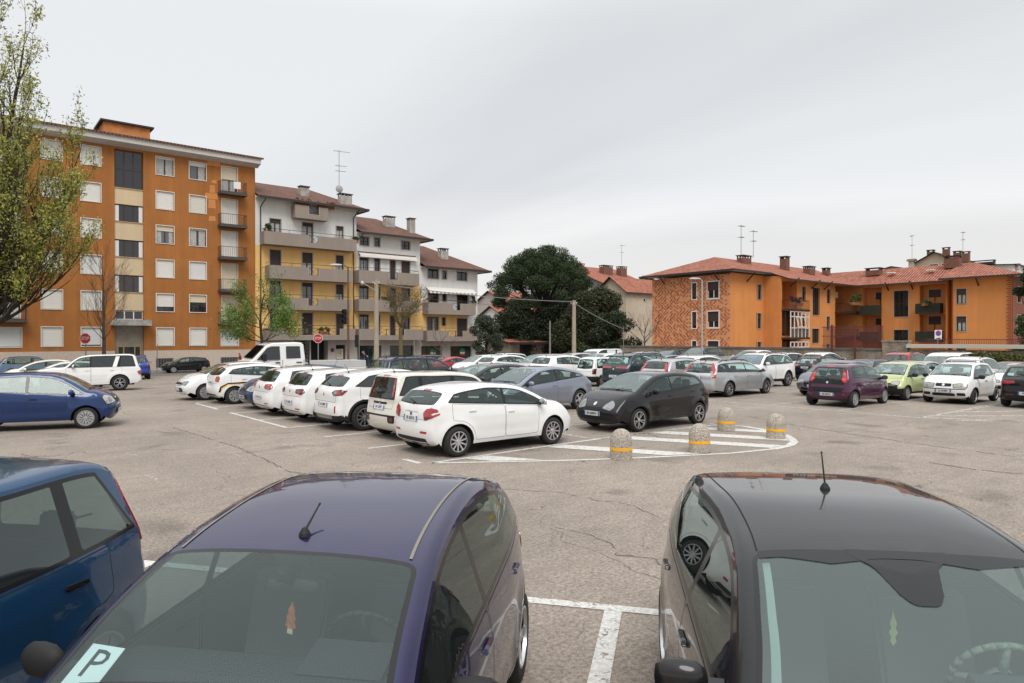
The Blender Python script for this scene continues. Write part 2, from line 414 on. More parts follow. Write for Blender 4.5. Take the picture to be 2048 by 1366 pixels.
T('golf3', wb=2.58, fo=.88, ro=.74, W=1.79, rw=.32, belt=(.97, -.05), doors=3, cpl=(-1.35, .98, -1.22, 1.40), b=-.25,
  prof=dict(hz=.85, cowl=(1.18, 1.02), wtop=(.35, 1.40), roof=[(-.1, 1.465), (-.6, 1.475)], rtop=(-1.50, 1.39), rwb=(-1.84, 1.04), tz=.98, rake=.10))
T('coupesuv', wb=2.59, fo=.85, ro=.75, W=1.80, rw=.345, belt=(1.02, -.06), doors=5, cpl=(-1.60, 1.10, -1.15, 1.36), b=-.05, clad=.40,
  prof=dict(hz=.98, cowl=(1.20, 1.10), wtop=(.42, 1.45), roof=[(.0, 1.525), (-.5, 1.535)], rtop=(-1.50, 1.40), rwb=(-1.86, 1.12), tz=1.02, rake=.10))
T('tallcity', wb=2.30, fo=.74, ro=.61, W=1.64, rw=.29, belt=(.95, -.05), doors=5, cpl=(-1.62, .98, -1.36, 1.44), b=-.10, clad=.34,
  prof=dict(hz=.92, cowl=(1.12, 1.06), wtop=(.62, 1.46), roof=[(.2, 1.535), (-.5, 1.55)], rtop=(-1.50, 1.495), rwb=(-1.69, .97), tz=.92, rake=.08, rear_in=.07))
T('oldbox', wb=2.16, fo=.60, ro=.62, W=1.49, rw=.27, belt=(.88, 0.0), doors=3, cpl=(-1.38, .90, -1.26, 1.36), b=-.30, clad=.50,
  prof=dict(hz=.80, cowl=(.98, .90), wtop=(.50, 1.33), roof=[(.2, 1.41), (-.5, 1.42)], rtop=(-1.38, 1.37), rwb=(-1.62, .86), tz=.82, rake=.02, rear_in=.03, wsb=.0))
T('wagon', wb=2.75, fo=.95, ro=1.05, W=1.81, rw=.315, belt=(.95, -.02), doors=5, cpl=(-2.12, .96, -1.92, 1.38), b=-.12, rails=True,
  prof=dict(hz=.80, cowl=(1.28, .98), wtop=(.45, 1.36), roof=[(.0, 1.435), (-.8, 1.445)], rtop=(-1.92, 1.37), rwb=(-2.26, .97), tz=.92, rake=.14))
T('gtc', wb=2.61, fo=.90, ro=.77, W=1.75, rw=.325, belt=(.94, -.09), doors=3, cpl=(-1.68, 1.06, -1.60, 1.20), b=-.30,
  prof=dict(hz=.80, cowl=(1.30, .97), wtop=(.38, 1.36), roof=[(-.1, 1.425), (-.5, 1.425)], rtop=(-1.45, 1.25), rwb=(-1.88, .99), tz=.95, rake=.15))
T('suv', wb=2.66, fo=.88, ro=.96, W=1.90, rw=.37, belt=(1.12, 0.0), doors=5, cpl=(-2.02, 1.12, -1.88, 1.68), b=-.15, quarter=-1.30,
  prof=dict(hz=1.06, cowl=(.90, 1.19), wtop=(.34, 1.63), roof=[(.0, 1.71), (-.9, 1.74)], rtop=(-1.98, 1.69), rwb=(-2.18, 1.14), tz=1.05, rake=.05, bot=.30, nose=.66, rear_in=.03))
T('duster', wb=2.67, fo=.84, ro=.81, W=1.80, rw=.35, belt=(1.08, -.03), doors=5, cpl=(-1.98, 1.12, -1.62, 1.58), b=-.12, rails=True, clad=.42,
  prof=dict(hz=1.00, cowl=(1.16, 1.14), wtop=(.48, 1.54), roof=[(.1, 1.61), (-.6, 1.63)], rtop=(-1.72, 1.55), rwb=(-1.98, 1.14), tz=1.04, rake=.07, bot=.26, nose=.62))
T('midsuv', wb=2.70, fo=.92, ro=.98, W=1.86, rw=.36, belt=(1.08, -.03), doors=5, cpl=(-2.02, 1.14, -1.66, 1.56), b=-.12, rails=True, clad=.42,
  prof=dict(hz=1.00, cowl=(1.16, 1.13), wtop=(.42, 1.56), roof=[(.0, 1.64), (-.7, 1.655)], rtop=(-1.80, 1.55), rwb=(-2.14, 1.16), tz=1.05, rake=.10, bot=.26, nose=.62))
T('twingo', wb=2.35, fo=.54, ro=.54, W=1.63, rw=.27, belt=(.90, -.04), doors=3, cpl=(-1.50, .94, -1.12, 1.34), b=-.30, clad=.44,
  prof=dict(hz=.84, cowl=(1.20, .98), wtop=(.45, 1.34), roof=[(.0, 1.41), (-.5, 1.42)], rtop=(-1.25, 1.32), rwb=(-1.58, .93), tz=.84, rake=.12))
T('dome', wb=2.46, fo=.74, ro=.65, W=1.67, rw=.30, belt=(.96, -.06), doors=5, cpl=(-1.55, 1.02, -1.25, 1.36), b=-.05,
  prof=dict(hz=.92, cowl=(1.20, 1.07), wtop=(.52, 1.385), roof=[(.22, 1.455), (-.25, 1.505), (-.8, 1.49)], rtop=(-1.35, 1.34), rwb=(-1.68, 1.02), tz=.92, rake=.10))
T('van', wb=2.70, fo=.88, ro=.82, W=1.82, rw=.31, belt=(1.10, 0.0), doors=5, cpl=(-2.05, 1.10, -2.0, 1.6), b=-.15, quarter=-1.15,
  prof=dict(hz=1.02, cowl=(1.22, 1.14), wtop=(.72, 1.62), roof=[(.3, 1.78), (-.6, 1.82)], rtop=(-2.0, 1.76), rwb=(-2.12, 1.1), tz=1.0, rake=.07, rear_in=.02))
T('coupe', wb=2.60, fo=.87, ro=.80, W=1.74, rw=.315, belt=(.90, -.05), doors=3, cpl=(-1.75, .96, -1.30, 1.14), b=-.40, spoiler=True,
  prof=dict(hz=.74, cowl=(1.24, .92), wtop=(.25, 1.22), roof=[(-.1, 1.29), (-.5, 1.29)], rtop=(-1.0, 1.20), rwb=(-1.78, .98), tz=.97, rake=.16, nose=.48))
T('fastwagon', wb=2.78, fo=.80, ro=.98, W=1.80, rw=.33, belt=(.99, -.03), doors=5, cpl=(-2.05, 1.04, -1.72, 1.38), b=-.12, rails=True,
  prof=dict(hz=.90, cowl=(1.25, 1.04), wtop=(.40, 1.42), roof=[(-.1, 1.50), (-.8, 1.50)], rtop=(-1.78, 1.42), rwb=(-2.18, 1.03), tz=.98, rake=.07))
T('mini', wb=2.50, fo=.72, ro=.64, W=1.73, rw=.31, belt=(.98, 0.0), doors=3, cpl=(-1.45, 1.0, -1.34, 1.32), b=-.30,
  prof=dict(hz=.92, cowl=(1.0, 1.04), wtop=(.48, 1.34), roof=[(.1, 1.40), (-.6, 1.41)], rtop=(-1.38, 1.35), rwb=(-1.66, 1.0), tz=.95, rake=.05))
T('sedan', wb=2.65, fo=.88, ro=1.0, W=1.78, rw=.315, belt=(.94, -.05), doors=5, cpl=(-1.55, 1.0, -1.05, 1.34), b=-.12,
  prof=dict(hz=.80, cowl=(1.25, .98), wtop=(.40, 1.34), roof=[(-.1, 1.42), (-.6, 1.42)], rtop=(-1.05, 1.36), rwb=(-1.70, 1.06), tz=1.02, rake=.14))

_shell = {}
def car_shell(kind, lod):
    key = (kind, lod)
    if key in _shell: return _shell[key]
    t = TYPES[kind]; wb = t['wb']; xf = wb / 2 + t['fo']; xr = -(wb / 2 + t['ro']); hw = t['W'] / 2; rw = t['rw']; Ra = rw + .055
    h = .055 if lod == 0 else .11
    P, tags = profile(xf, xr, **t['prof']); D, idx = cr_spline(P, 10)
    seg = np.linalg.norm(np.diff(D, axis=0), axis=1); S = np.concatenate([[0], np.cumsum(seg)]); Lt = S[-1]
    st = {k: S[idx[v]] for k, v in tags.items()}
    tan = np.gradient(D, axis=0); tan /= np.linalg.norm(tan, axis=1)[:, None]
    k = 9; ker = np.hanning(2 * k + 1); ker /= ker.sum()
    sm = np.stack([np.convolve(np.pad(tan[:, i], k, mode='edge'), ker, 'valid') for i in (0, 1)], 1); sm /= np.linalg.norm(sm, axis=1)[:, None]
    # travelling rearwards (-x) over the top: inward normal points down
    nin = np.stack([sm[:, 1] * 1.0, -sm[:, 0] * 1.0], 1); nin = -nin
    mid = D.mean(0)
    if np.dot(nin[len(nin) // 2], mid - D[len(nin) // 2]) < 0: nin = -nin
    bump_s = st['bump']
    ks = [0, .18, .45, st['hoodf'], (st['hoodf'] + st['cowl']) / 2, st['cowl'], st['wtop'], (st['wtop'] + st['rtop']) / 2, st['rtop'], st['rwb'], st['tail'], bump_s + .15, Lt - .2, Lt]
    kr = [.16, .24, .27, .20, .12, .105, .075, .062, .08, .10, .13, .17, .15, .10]
    kn = [2.6, 2.5, 2.4, 2.6, 3.4, 3.0, 2.9, 3.2, 3.0, 2.8, 2.8, 2.8, 2.8, 2.6]
    if kind in ('oldbox', 'van', 'suv'): kr = [v * .75 for v in kr]
    if kind == 'tallcity': kr = kr[:8] + [v * .7 for v in kr[8:]]
    rr = lambda s: np.interp(s, ks, kr); nn = lambda s: np.interp(s, ks, kn)
    Cx = lambda s: np.stack([np.interp(s, S, D[:, 0]), np.interp(s, S, D[:, 1])], -1)
    def Nn(s):
        v = np.stack([np.interp(s, S, nin[:, 0]), np.interp(s, S, nin[:, 1])], -1); return v / np.linalg.norm(v, axis=-1, keepdims=True)
    bz, bs = t['belt']; xc = (xf + xr) / 2; hl = (xf - xr) / 2
    tum = {'van': .2, 'oldbox': .30, 'suv': .30, 'dome': .34, 'tallcity': .36}.get(kind, .46)
    cabf, cabr = t['prof']['cowl'][0], t['prof']['rwb'][0]
    def Yf(x, z):
        x = np.asarray(x, float); z = np.asarray(z, float); zb = bz + bs * x
        y = hw - .075 * np.clip((.52 - z) / .35, 0, 1.2) ** 2 - .035 * np.clip((z - .58) / (zb - .58), 0, 1) ** 2
        e = z - zb + .01; w = .018; y = y - tum * (w * np.log1p(np.exp(np.clip(e / w, -30, 30))))
        u = np.clip((np.abs(x - xc) - hl * .42) / (hl * .58), 0, 1); y = y - .115 * u ** 2.2 - .03 * u
        uc = np.clip((x - cabf + .5) / .9, 0, 1) * np.clip(e / .2, 0, 1); y = y - .03 * uc
        for wx in (wb / 2, -wb / 2):
            d = np.hypot(x - wx, z - rw); y = y + .024 * np.exp(-((d - Ra - .02) / .085) ** 2) * (z < zb)
        dm = np.exp(-((x) / (wb * .38)) ** 4)
        y = y - .014 * np.exp(-((z - .47) / .085) ** 2) * dm + .006 * np.exp(-((z - .33) / .05) ** 2) * dm
        sl = .76 + .05 * (xf - x) / 4; y = y + .008 * np.exp(-((z - sl) / .045) ** 2) * np.exp(-(x / (hl * .9)) ** 6)
        return y
    nseg = int(Lt / h); sv = np.linspace(0, Lt, nseg + 1)
    # put samples on the marked stations
    extra = [st['wtop'] , st['rtop'], st['cowl']]
    clad = t.get('clad', 0)
    zc = lambda zz, front: float(np.interp(zz, *((D[:40, 1], S[:40]) if front else (D[::-1][:40, 1], S[::-1][:40]))))
    sb = []
    if clad: sb = [zc(clad, True), zc(clad, False)]
    for e_ in extra + sb:
        i = int(np.argmin(abs(sv - e_))); sv[i] = e_
    Ipt = Cx(sv) + Nn(sv) * rr(sv)[:, None]
    for _ in range(3):      # keep the inset line from folding where the profile turns tightly
        d = np.diff(Ipt, axis=0); tt = np.gradient(Cx(sv), axis=0)
        bad = (d * tt[:-1]).sum(1) < .15 * h * .2
        if not bad.any(): break
        Ip2 = Ipt.copy(); Ip2[1:-1] = (Ipt[:-2] + Ipt[1:-1] * 2 + Ipt[2:]) / 4
        m = np.zeros(len(Ipt), bool); m[:-1] |= bad; m[1:] |= bad; m[1:] |= m[:-1].copy(); m[:-1] |= m[1:].copy(); Ipt[m] = Ip2[m]
    IX = lambda s: np.interp(s, sv, Ipt[:, 0]); IZ = lambda s: np.interp(s, sv, Ipt[:, 1])
    def crown(s, tt):
        s = np.asarray(s, float); tt = np.asarray(tt, float); c = Cx(s); I = np.stack([IX(s), IZ(s)], -1)
        n = nn(s); a = np.clip(np.abs(tt), 0, 1); k_ = 1 - (1 - a ** n) ** (1 / n)
        p = c + (I - c) * k_[..., None]; yi = Yf(I[..., 0], I[..., 1])
        return np.stack([p[..., 0], yi * tt, p[..., 1]], -1)
    # ---- side patch domain
    sill = .24 if kind not in ('suv', 'duster', 'midsuv') else .32
    def arch(cx):
        z0 = sill; a0 = math.asin(max(-1, min(1, (z0 - rw) / Ra))); n = 14 if lod == 0 else 9
        return [(cx + Ra * math.cos(a0 + (math.pi - 2 * a0) * (1 - i / n)), rw + Ra * math.sin(a0 + (math.pi - 2 * a0) * (1 - i / n))) for i in range(n + 1)]
    out = [tuple(p) for p in Ipt]      # front bottom ... rear bottom
    bottom = [(xr + .30, sill)] if Ipt[-1][0] < -wb / 2 - Ra - .05 else []
    ar_r = arch(-wb / 2); ar_f = arch(wb / 2)     # each from rear side to front side
    line = resample([ar_r[-1], ar_f[0]], h, False)[1:-1]
    out = out + ar_r + line + ar_f
    outline = out
    if area2(outline) < 0: outline = outline[::-1]
    # ---- windows in the side
    so_ = np.linspace(st['hoodf'], st['rwb'] + .25, 120); off = Cx(so_) + Nn(so_) * (rr(so_)[:, None] + .024)
    px_, pz_, qx_, qz_ = t['cpl']
    belt_line = lambda x: bz + bs * x + .012
    poly = [tuple(p) for p in off]
    poly = poly + [(off[-1][0], .2), (off[0][0], .2)]
    poly = clip_half(poly, bs, -1, -(bz + .012))                      # above the belt
    nx_, nz_ = (qz_ - pz_), -(qx_ - px_)                              # behind the rear pillar line
    if nx_ * (0 - px_) + nz_ * (1.0 - pz_) > 0: nx_, nz_ = -nx_, -nz_
    poly = clip_half(poly, nx_, nz_, nx_ * px_ + nz_ * pz_)
    poly = clip_half(poly, 1, 0, cabf - .10)
    dlo = round_poly(poly, .05)
    feats = []      # (name, polygon)
    b = t['b']; ins = inset_poly(dlo, .026)
    gp = .055 if kind == 'tallcity' else .035; fr = clip_half(ins, -1, 0, -(b + gp)); rear = clip_half(ins, 1, 0, b - gp)
    panes = [('side_window', round_poly(fr, .025))]
    q = t.get('quarter')
    if q is not None:
        rf = clip_half(rear, -1, 0, -(q + .06)); panes.append(('rear_side_window', round_poly(rf, .025)))
        qq = clip_half(rear, 1, 0.15, q - .06 + .15 * 1.3); panes.append(('quarter_window', round_poly(qq, .025)))
    else:
        if t['doors'] == 5 and kind != 'coupesuv':
            xq = -wb / 2 + .10 + (.05 if kind == 'tallcity' else 0); qg = .05 if kind == 'tallcity' else .02
            qa = clip_half(rear, 1, 0.0, xq - qg)
            if len(qa) > 2 and abs(area2(qa)) > .05:
                rf = clip_half(rear, -1, 0, -(xq + qg)); panes.append(('rear_side_window', round_poly(rf, .025))); panes.append(('quarter_window', round_poly(qa, .02)))
            else: panes.append(('rear_side_window', round_poly(rear, .025)))
        else: panes.append(('rear_side_window', round_poly(rear, .025)))
    xfr = wb / 2 - Ra - .10; dz = sill + .07
    xw = min(xfr, cabf - .02)
    fd = [(b, dz), (xfr, dz), (xfr + .02, .55), (min(cabf + .02, wb / 2 + .05), belt_line(cabf) - .03), (cabf - .12, belt_line(cabf - .1) + .0)]
    fd = [(b, dz), (xfr, dz), (xfr + .03, .62), (xfr + .03, belt_line(xfr) - .012), (b, belt_line(b) - .012)]
    doors = [('front_door', round_poly(fd, .05))]
    if t['doors'] == 5:
        xe = max(px_ + .12, -wb / 2 - .12) if kind not in ('wagon', 'fastwagon', 'suv', 'van') else -wb / 2 - .10
        a1 = [( -wb / 2 + (Ra + .05) * math.cos(a), rw + (Ra + .05) * math.sin(a)) for a in np.linspace(R(92), math.asin((dz - rw) / (Ra + .05)), 8)]
        rd = [(b - .012, belt_line(b) - .012)] + [(xe, belt_line(xe) - .012)] + [(xe, max(rw + Ra + .07, .72))] + a1 + [(b - .012, dz)]
        doors.append(('rear_door', round_poly(rd, .03)))
    if kind == 'van': doors = doors
    if lod == 0:
        for nm, d in doors: feats += [('gap', d), (nm, inset_poly(d, .007))]
    else:
        for nm, d in doors: feats += [('gap', d), ('paint', inset_poly(d, .010))]
    arch_z = []
    if clad:
        for cx in (wb / 2, -wb / 2):
            for_ = [(cx + (Ra + .06) * math.cos(a), rw + (Ra + .06) * math.sin(a)) for a in np.linspace(-.3, math.pi + .3, 20)]
            arch_z.append(('clad', for_))
        feats += [(n_, f) for n_, f in arch_z] if kind not in ('twingo', 'tallcity', 'oldbox') else []
    feats += [('trim', dlo)] + [(n_, f) for n_, f in panes]
    # clip clad rings that leave the outline is harmless: outline rules
    gx = np.arange(xr, xf, h); gz = np.arange(.15, 2.1, h)
    grid = np.array([(x + (h / 2 if j % 2 else 0), z) for j, z in enumerate(gz) for x in gx])
    cuts = []
    Ps, Ts, Cs = tri_patch(outline, feats, grid, h, cuts)
    Ys = Yf(Ps[:, 0], Ps[:, 1]); side = np.stack([Ps[:, 0], Ys, Ps[:, 1]], 1)
    names_s = [feats[c][0] if c >= 0 else 'paint' for c in Cs]
    cenS = Ps[Ts].mean(1)
    if clad:
        lowz = clad - .06
        for i, c in enumerate(cenS):
            if names_s[i] in ('paint',) and ((c[0] > wb / 2 + Ra * .8 or c[0] < -wb / 2 - Ra * .8) and c[1] < clad or c[1] < sill + .09): names_s[i] = 'clad'
    # ---- crown patch, domain (s, u) with u = t*K
    K = hw
    na = 9 if lod == 0 else 6
    tv = np.array([math.sin(math.pi / 2 * i / na) ** (2 / 2.9) for i in range(na + 1)]); tv = np.concatenate([-tv[::-1], tv[1:]])
    grid = np.array([(s, K * v) for s in sv[1:-1] for v in tv[1:-1]])
    outl = [(s, -K) for s in sv] + [(sv[-1], K * v) for v in tv[1:-1]] + [(s, K) for s in sv[::-1]] + [(sv[0], K * v) for v in tv[::-1][1:-1]]
    cf = []
    def rect(s0, s1, t0, t1, r=.05, curve0=0.0, curve1=0.0, n=10):
        """rectangle in the domain with bowed ends"""
        pts = [(s0 + curve0 * (v / max(abs(t0), .01)) ** 2, K * v) for v in np.linspace(-t0, t0, n)] + [(s1 + curve1 * (v / max(abs(t1), .01)) ** 2, K * v) for v in np.linspace(t1, -t1, n)]
        return round_poly(pts, r)
    hood_a = rect(st['hoodf'] - .04, st['cowl'] - .03, .80, .92, .06, .10, -.02)
    cf += [('gap', hood_a), ('hood' if lod == 0 else 'paint', inset_poly(hood_a, .007))]
    cf.append(('trim', rect(st['cowl'] - .028, st['cowl'] + .03, .90, .90, .01)))
    wt = .915 if kind not in ('van', 'oldbox') else .93
    ws = rect(st['cowl'] + .005, st['wtop'] + .015, wt, wt - .01, .07, -.015, -.02)
    cf.append(('trim', ws)); cf.append(('windscreen', round_poly(inset_poly(ws, .028), .06)))
    tg = rect(st['rtop'] + .015, st['bump'] - .02, .93, .78, .06, 0, 0)
    cf += [('gap', tg), ('tailgate' if lod == 0 else 'paint', inset_poly(tg, .008))]
    if kind == 'city':
        rwp = rect(st['rtop'] + .06, st['rwb'] + .16, .84, .80, .06)
        cf.append(('trim', rwp)); cf.append(('rear_window', rect(st['rtop'] + .10, st['rwb'] - .03, .78, .76, .05)))
    elif kind == 'tallcity':
        rwp = rect(st['rtop'] + .06, st['rwb'] + .02, .90, .90, .04)
        cf.append(('trim', rwp)); cf.append(('rear_window', rect(st['rtop'] + .085, st['rwb'] - .01, .80, .80, .04)))
    else:
        rwp = rect(st['rtop'] + .06, st['rwb'] + .01, .85, .86, .08, .02, -.05)
        cf.append(('trim', rwp)); cf.append(('rear_window', round_poly(inset_poly(rwp, .035), .05)))
    Pc, Tc, Cc = tri_patch(outl, cf, grid, h)
    crownv = crown(Pc[:, 0], Pc[:, 1] / K)
    names_c = [cf[c][0] if c >= 0 else 'paint' for c in Cc]
    cenC = Pc[Tc].mean(1)
    if sb:
        for i, c in enumerate(cenC):
            if names_c[i] in ('paint',) and (c[0] < sb[0] or c[0] > sb[1]): names_c[i] = 'clad'
    # ---- weld
    nS = len(side); V = np.concatenate([side, side * [1, -1, 1], crownv])
    TS = Ts.copy(); v = side[TS]; nrm = np.cross(v[:, 1] - v[:, 0], v[:, 2] - v[:, 0]); fl = nrm[:, 1] < 0; TS[fl] = TS[fl][:, ::-1]
    TM = TS[:, ::-1] + nS
    TC = Tc.copy(); v = crownv[TC]; nrm = np.cross(v[:, 1] - v[:, 0], v[:, 2] - v[:, 0]); cc = Nn(cenC[:, 0]); tt = cenC[:, 1] / K
    ref = np.stack([-cc[:, 0], tt * 1.0, -cc[:, 1]], 1); fl = (nrm * ref).sum(1) < 0; TC[fl] = TC[fl][:, ::-1]
    TRI = np.concatenate([TS, TM, TC + 2 * nS]); NM = [n_ + '|L' for n_ in names_s] + [n_ + '|R' for n_ in names_s] + [n_ + '|C' for n_ in names_c]
    key2 = np.round(V / 2e-4).astype(np.int64); _, first, inv = np.unique(key2, axis=0, return_index=True, return_inverse=True); inv = inv.ravel()
    V = V[first]; TRI = inv[TRI]; ok = (TRI[:, 0] != TRI[:, 1]) & (TRI[:, 1] != TRI[:, 2]) & (TRI[:, 0] != TRI[:, 2])
    TRI = TRI[ok]; NM = [n_ for n_, o_ in zip(NM, ok) if o_]
    v = V[TRI]; fn = np.cross(v[:, 1] - v[:, 0], v[:, 2] - v[:, 0]); VN = np.zeros_like(V)
    for i in range(3): np.add.at(VN, TRI[:, i], fn)
    VN /= np.maximum(np.linalg.norm(VN, axis=1), 1e-12)[:, None]
    groups = {}
    for i, n_ in enumerate(NM):
        b_, s_ = n_.split('|')
        if b_ in ('paint', 'gap', 'trim', 'clad'): groups.setdefault(('body', ''), []).append((i, {'paint': 0, 'gap': 1, 'trim': 2, 'clad': 3}[b_]))
        else: groups.setdefault((b_, s_), []).append((i, 0))
    meshes = {}
    for gk, L in groups.items():
        ti = np.array([a[0] for a in L]); mi = [a[1] for a in L]; tr = TRI[ti]; u, iv = np.unique(tr, return_inverse=True); iv = iv.reshape(tr.shape)
        me = mesh_from(gk[0], V[u], iv, (), mi, True); nv = VN[u]
        me['_n'] = 0
        meshes[gk] = (me, nv)
    bvh = BVHTree.FromPolygons([Vector(a) for a in V], [tuple(int(x) for x in a) for a in TRI])
    sh = dict(t=t, xf=xf, xr=xr, hw=hw, rw=rw, Ra=Ra, wb=wb, meshes=meshes, bvh=bvh, Yf=Yf, sill=sill, st=st, crown=crown, cabf=cabf, D=D, S=S, Cx=Cx)
    _shell[key] = sh; return sh

def decal_mesh(bvh, origin, direction, up, poly, off=.006, h=.05, skirt=.012, name='decal', mats=()):
    """a thin shell that follows the body: polygon in the plane (u right, v up) through origin seen along direction, cast onto bvh"""
    d = Vector(direction).normalized(); up = Vector(up); u = d.cross(up).normalized(); v = u.cross(d).normalized(); o = Vector(origin)
    poly = clean(poly, .002); ring = resample(poly, h)
    xs = [p[0] for p in ring]; ys = [p[1] for p in ring]
    grid = [(x, y) for x in np.arange(min(xs), max(xs), h) for y in np.arange(min(ys), max(ys), h)]
    P, Tt, _ = tri_patch(ring, [], grid, h)
    vs = []; ns = []; last = None
    for p in P:
        st_ = o - d * 1.5 + u * p[0] + v * p[1]; hit, n, i, dist = bvh.ray_cast(st_, d, 3.5)
        if hit is None: hit, n = (last if last else (o + u * p[0] + v * p[1], -d)); hit = Vector(hit)
        else: last = (hit, n)
        if n.dot(d) > 0: n = -n
        vs.append(hit + n * off); ns.append(n)
    F = [tuple(int(a) for a in t) for t in Tt]
    # orientation: outward (-d)
    a, b, c = F[0]
    if (vs[b] - vs[a]).cross(vs[c] - vs[a]).dot(d) > 0: F = [f[::-1] for f in F]
    n0 = len(ring); idx = {}
    Pk = {(round(float(p[0]), 4), round(float(p[1]), 4)): i for i, p in enumerate(P)}
    rid = [Pk.get((round(p[0], 4), round(p[1], 4))) for p in ring]
    if skirt and all(r is not None for r in rid):
        b0 = len(vs)
        for r in rid: vs.append(vs[r] - ns[r] * (off + skirt))
        for i in range(n0):
            j = (i + 1) % n0; F.append((rid[i], rid[j], b0 + j, b0 + i))
    me = mesh_from(name, vs, F, mats, None, True)
    try: me.set_sharp_from_angle(angle=R(40))
    except Exception: pass
    return me

# ---- wheels
_wh = {}
def wheel_meshes(style, r, w=.19):
    key = (style, round(r, 3))
    if key in _wh: return _wh[key]
    n, kindw, rr = style      # spokes, look, rim share
    ri = r * rr
    m = MB(); hw_ = w / 2
    m.lathe([(ri - .004, -hw_ + .01), (ri + .012, -hw_), (r * .93, -hw_ - .004), (r - .008, -hw_ + .03), (r, -hw_ + .05), (r, hw_ - .05), (r - .008, hw_ - .03), (r * .93, hw_ + .004), (ri + .012, hw_), (ri - .004, hw_ - .01)], 32, 0, 'y')
    tyre = m.mesh('tyre', M_tyre, smooth=True)
    q = MB()
    q.lathe([(ri + .004, hw_ - .012), (ri + .004, hw_ + .002), (ri - .010, hw_ + .004), (ri - .016, hw_ - .02)], 32, 0, 'y'); q.lathe([(ri - .016, hw_ - .02), (ri - .03, -hw_ + .03), (0.0, -hw_ + .03)], 24, 1, 'y')
    # barrel and backing disc coloured dark for the shade behind the spokes
    q.lathe([(ri - .02, hw_ - .075), (0.001, hw_ - .075)], 24, 1, 'y')
    yo = hw_ - .012
    dark = kindw == 'dark'
    if kindw == 'cap':
        # plastic wheel cover: a dished disc with slots
        for k in range(n):
            a = 2 * math.pi * k / n; da = math.pi / n * .72
            pts = []
            for (rad, yy) in ((ri * .22, yo - .004), (ri * .62, yo + .004), (ri * .98, yo - .006)):
                dd = da * (1.0 if rad > ri * .5 else .9)
                if rad > ri * .9: dd = math.pi / n
                pts.append(((rad * math.cos(a - dd), yy, rad * math.sin(a - dd)), (rad * math.cos(a + dd), yy, rad * math.sin(a + dd))))
            for i in range(2): q.face([pts[i][0], pts[i + 1][0], pts[i + 1][1], pts[i][1]], 2)
            q.face([pts[0][0], pts[1][0], (pts[1][0][0], yo - .05, pts[1][0][2]), (pts[0][0][0], yo - .05, pts[0][0][2])], 2)
        q.lathe([(ri * .26, yo - .02), (ri * .25, yo + .006), (0.001, yo + .010)], 16, 2, 'y')
        q.lathe([(ri * 1.0, yo - .02), (ri * .99, yo + .003), (ri * .90, yo + .004), (ri * .89, yo - .02)], 32, 2, 'y')
    else:
        for k in range(n):
            a = 2 * math.pi * k / n
            def spoke(a, w0, w1, twist=0.0):
                ca, sa = math.cos(a), math.sin(a); c2, s2 = math.cos(a + twist), math.sin(a + twist)
                r0, r1 = ri * .16, ri * .985
                def P(rad, off, y, c_, s_): return (rad * c_ - off * s_, y, rad * s_ + off * c_)
                A = [P(r0, -w0, yo - .010, ca, sa), P(r0, w0, yo - .010, ca, sa), P(r1, w1, yo, c2, s2), P(r1, -w1, yo, c2, s2)]
                B = [P(r0, -w0 * 1.1, yo - .05, ca, sa), P(r0, w0 * 1.1, yo - .05, ca, sa), P(r1, w1 * 1.2, yo - .035, c2, s2), P(r1, -w1 * 1.2, yo - .035, c2, s2)]
                q.face(A, 2); q.face([A[0], A[3], B[3], B[0]], 2 if not dark else 1); q.face([A[1], B[1], B[2], A[2]], 2 if not dark else 1)
            if kindw == 'twin':
                spoke(a - .03, .010, .012, -.16); spoke(a + .03, .010, .012, .16)
            elif kindw == 'five': spoke(a, .034, .030)
            else: spoke(a, .017, .015)
        q.lathe([(ri * .20, yo - .04), (ri * .19, yo + .0), (ri * .10, yo + .006), (0.001, yo + .006)], 16, 2, 'y')
    rim = q.mesh('rim', [M_alloy if kindw != 'cap' else M_capg, M_liner, {'cap': M_capg, 'dark': M_alloyd}.get(kindw, M_alloy)], smooth=False)
    shade_auto(rim, 30)
    _wh[key] = (tyre, rim); return _wh[key]

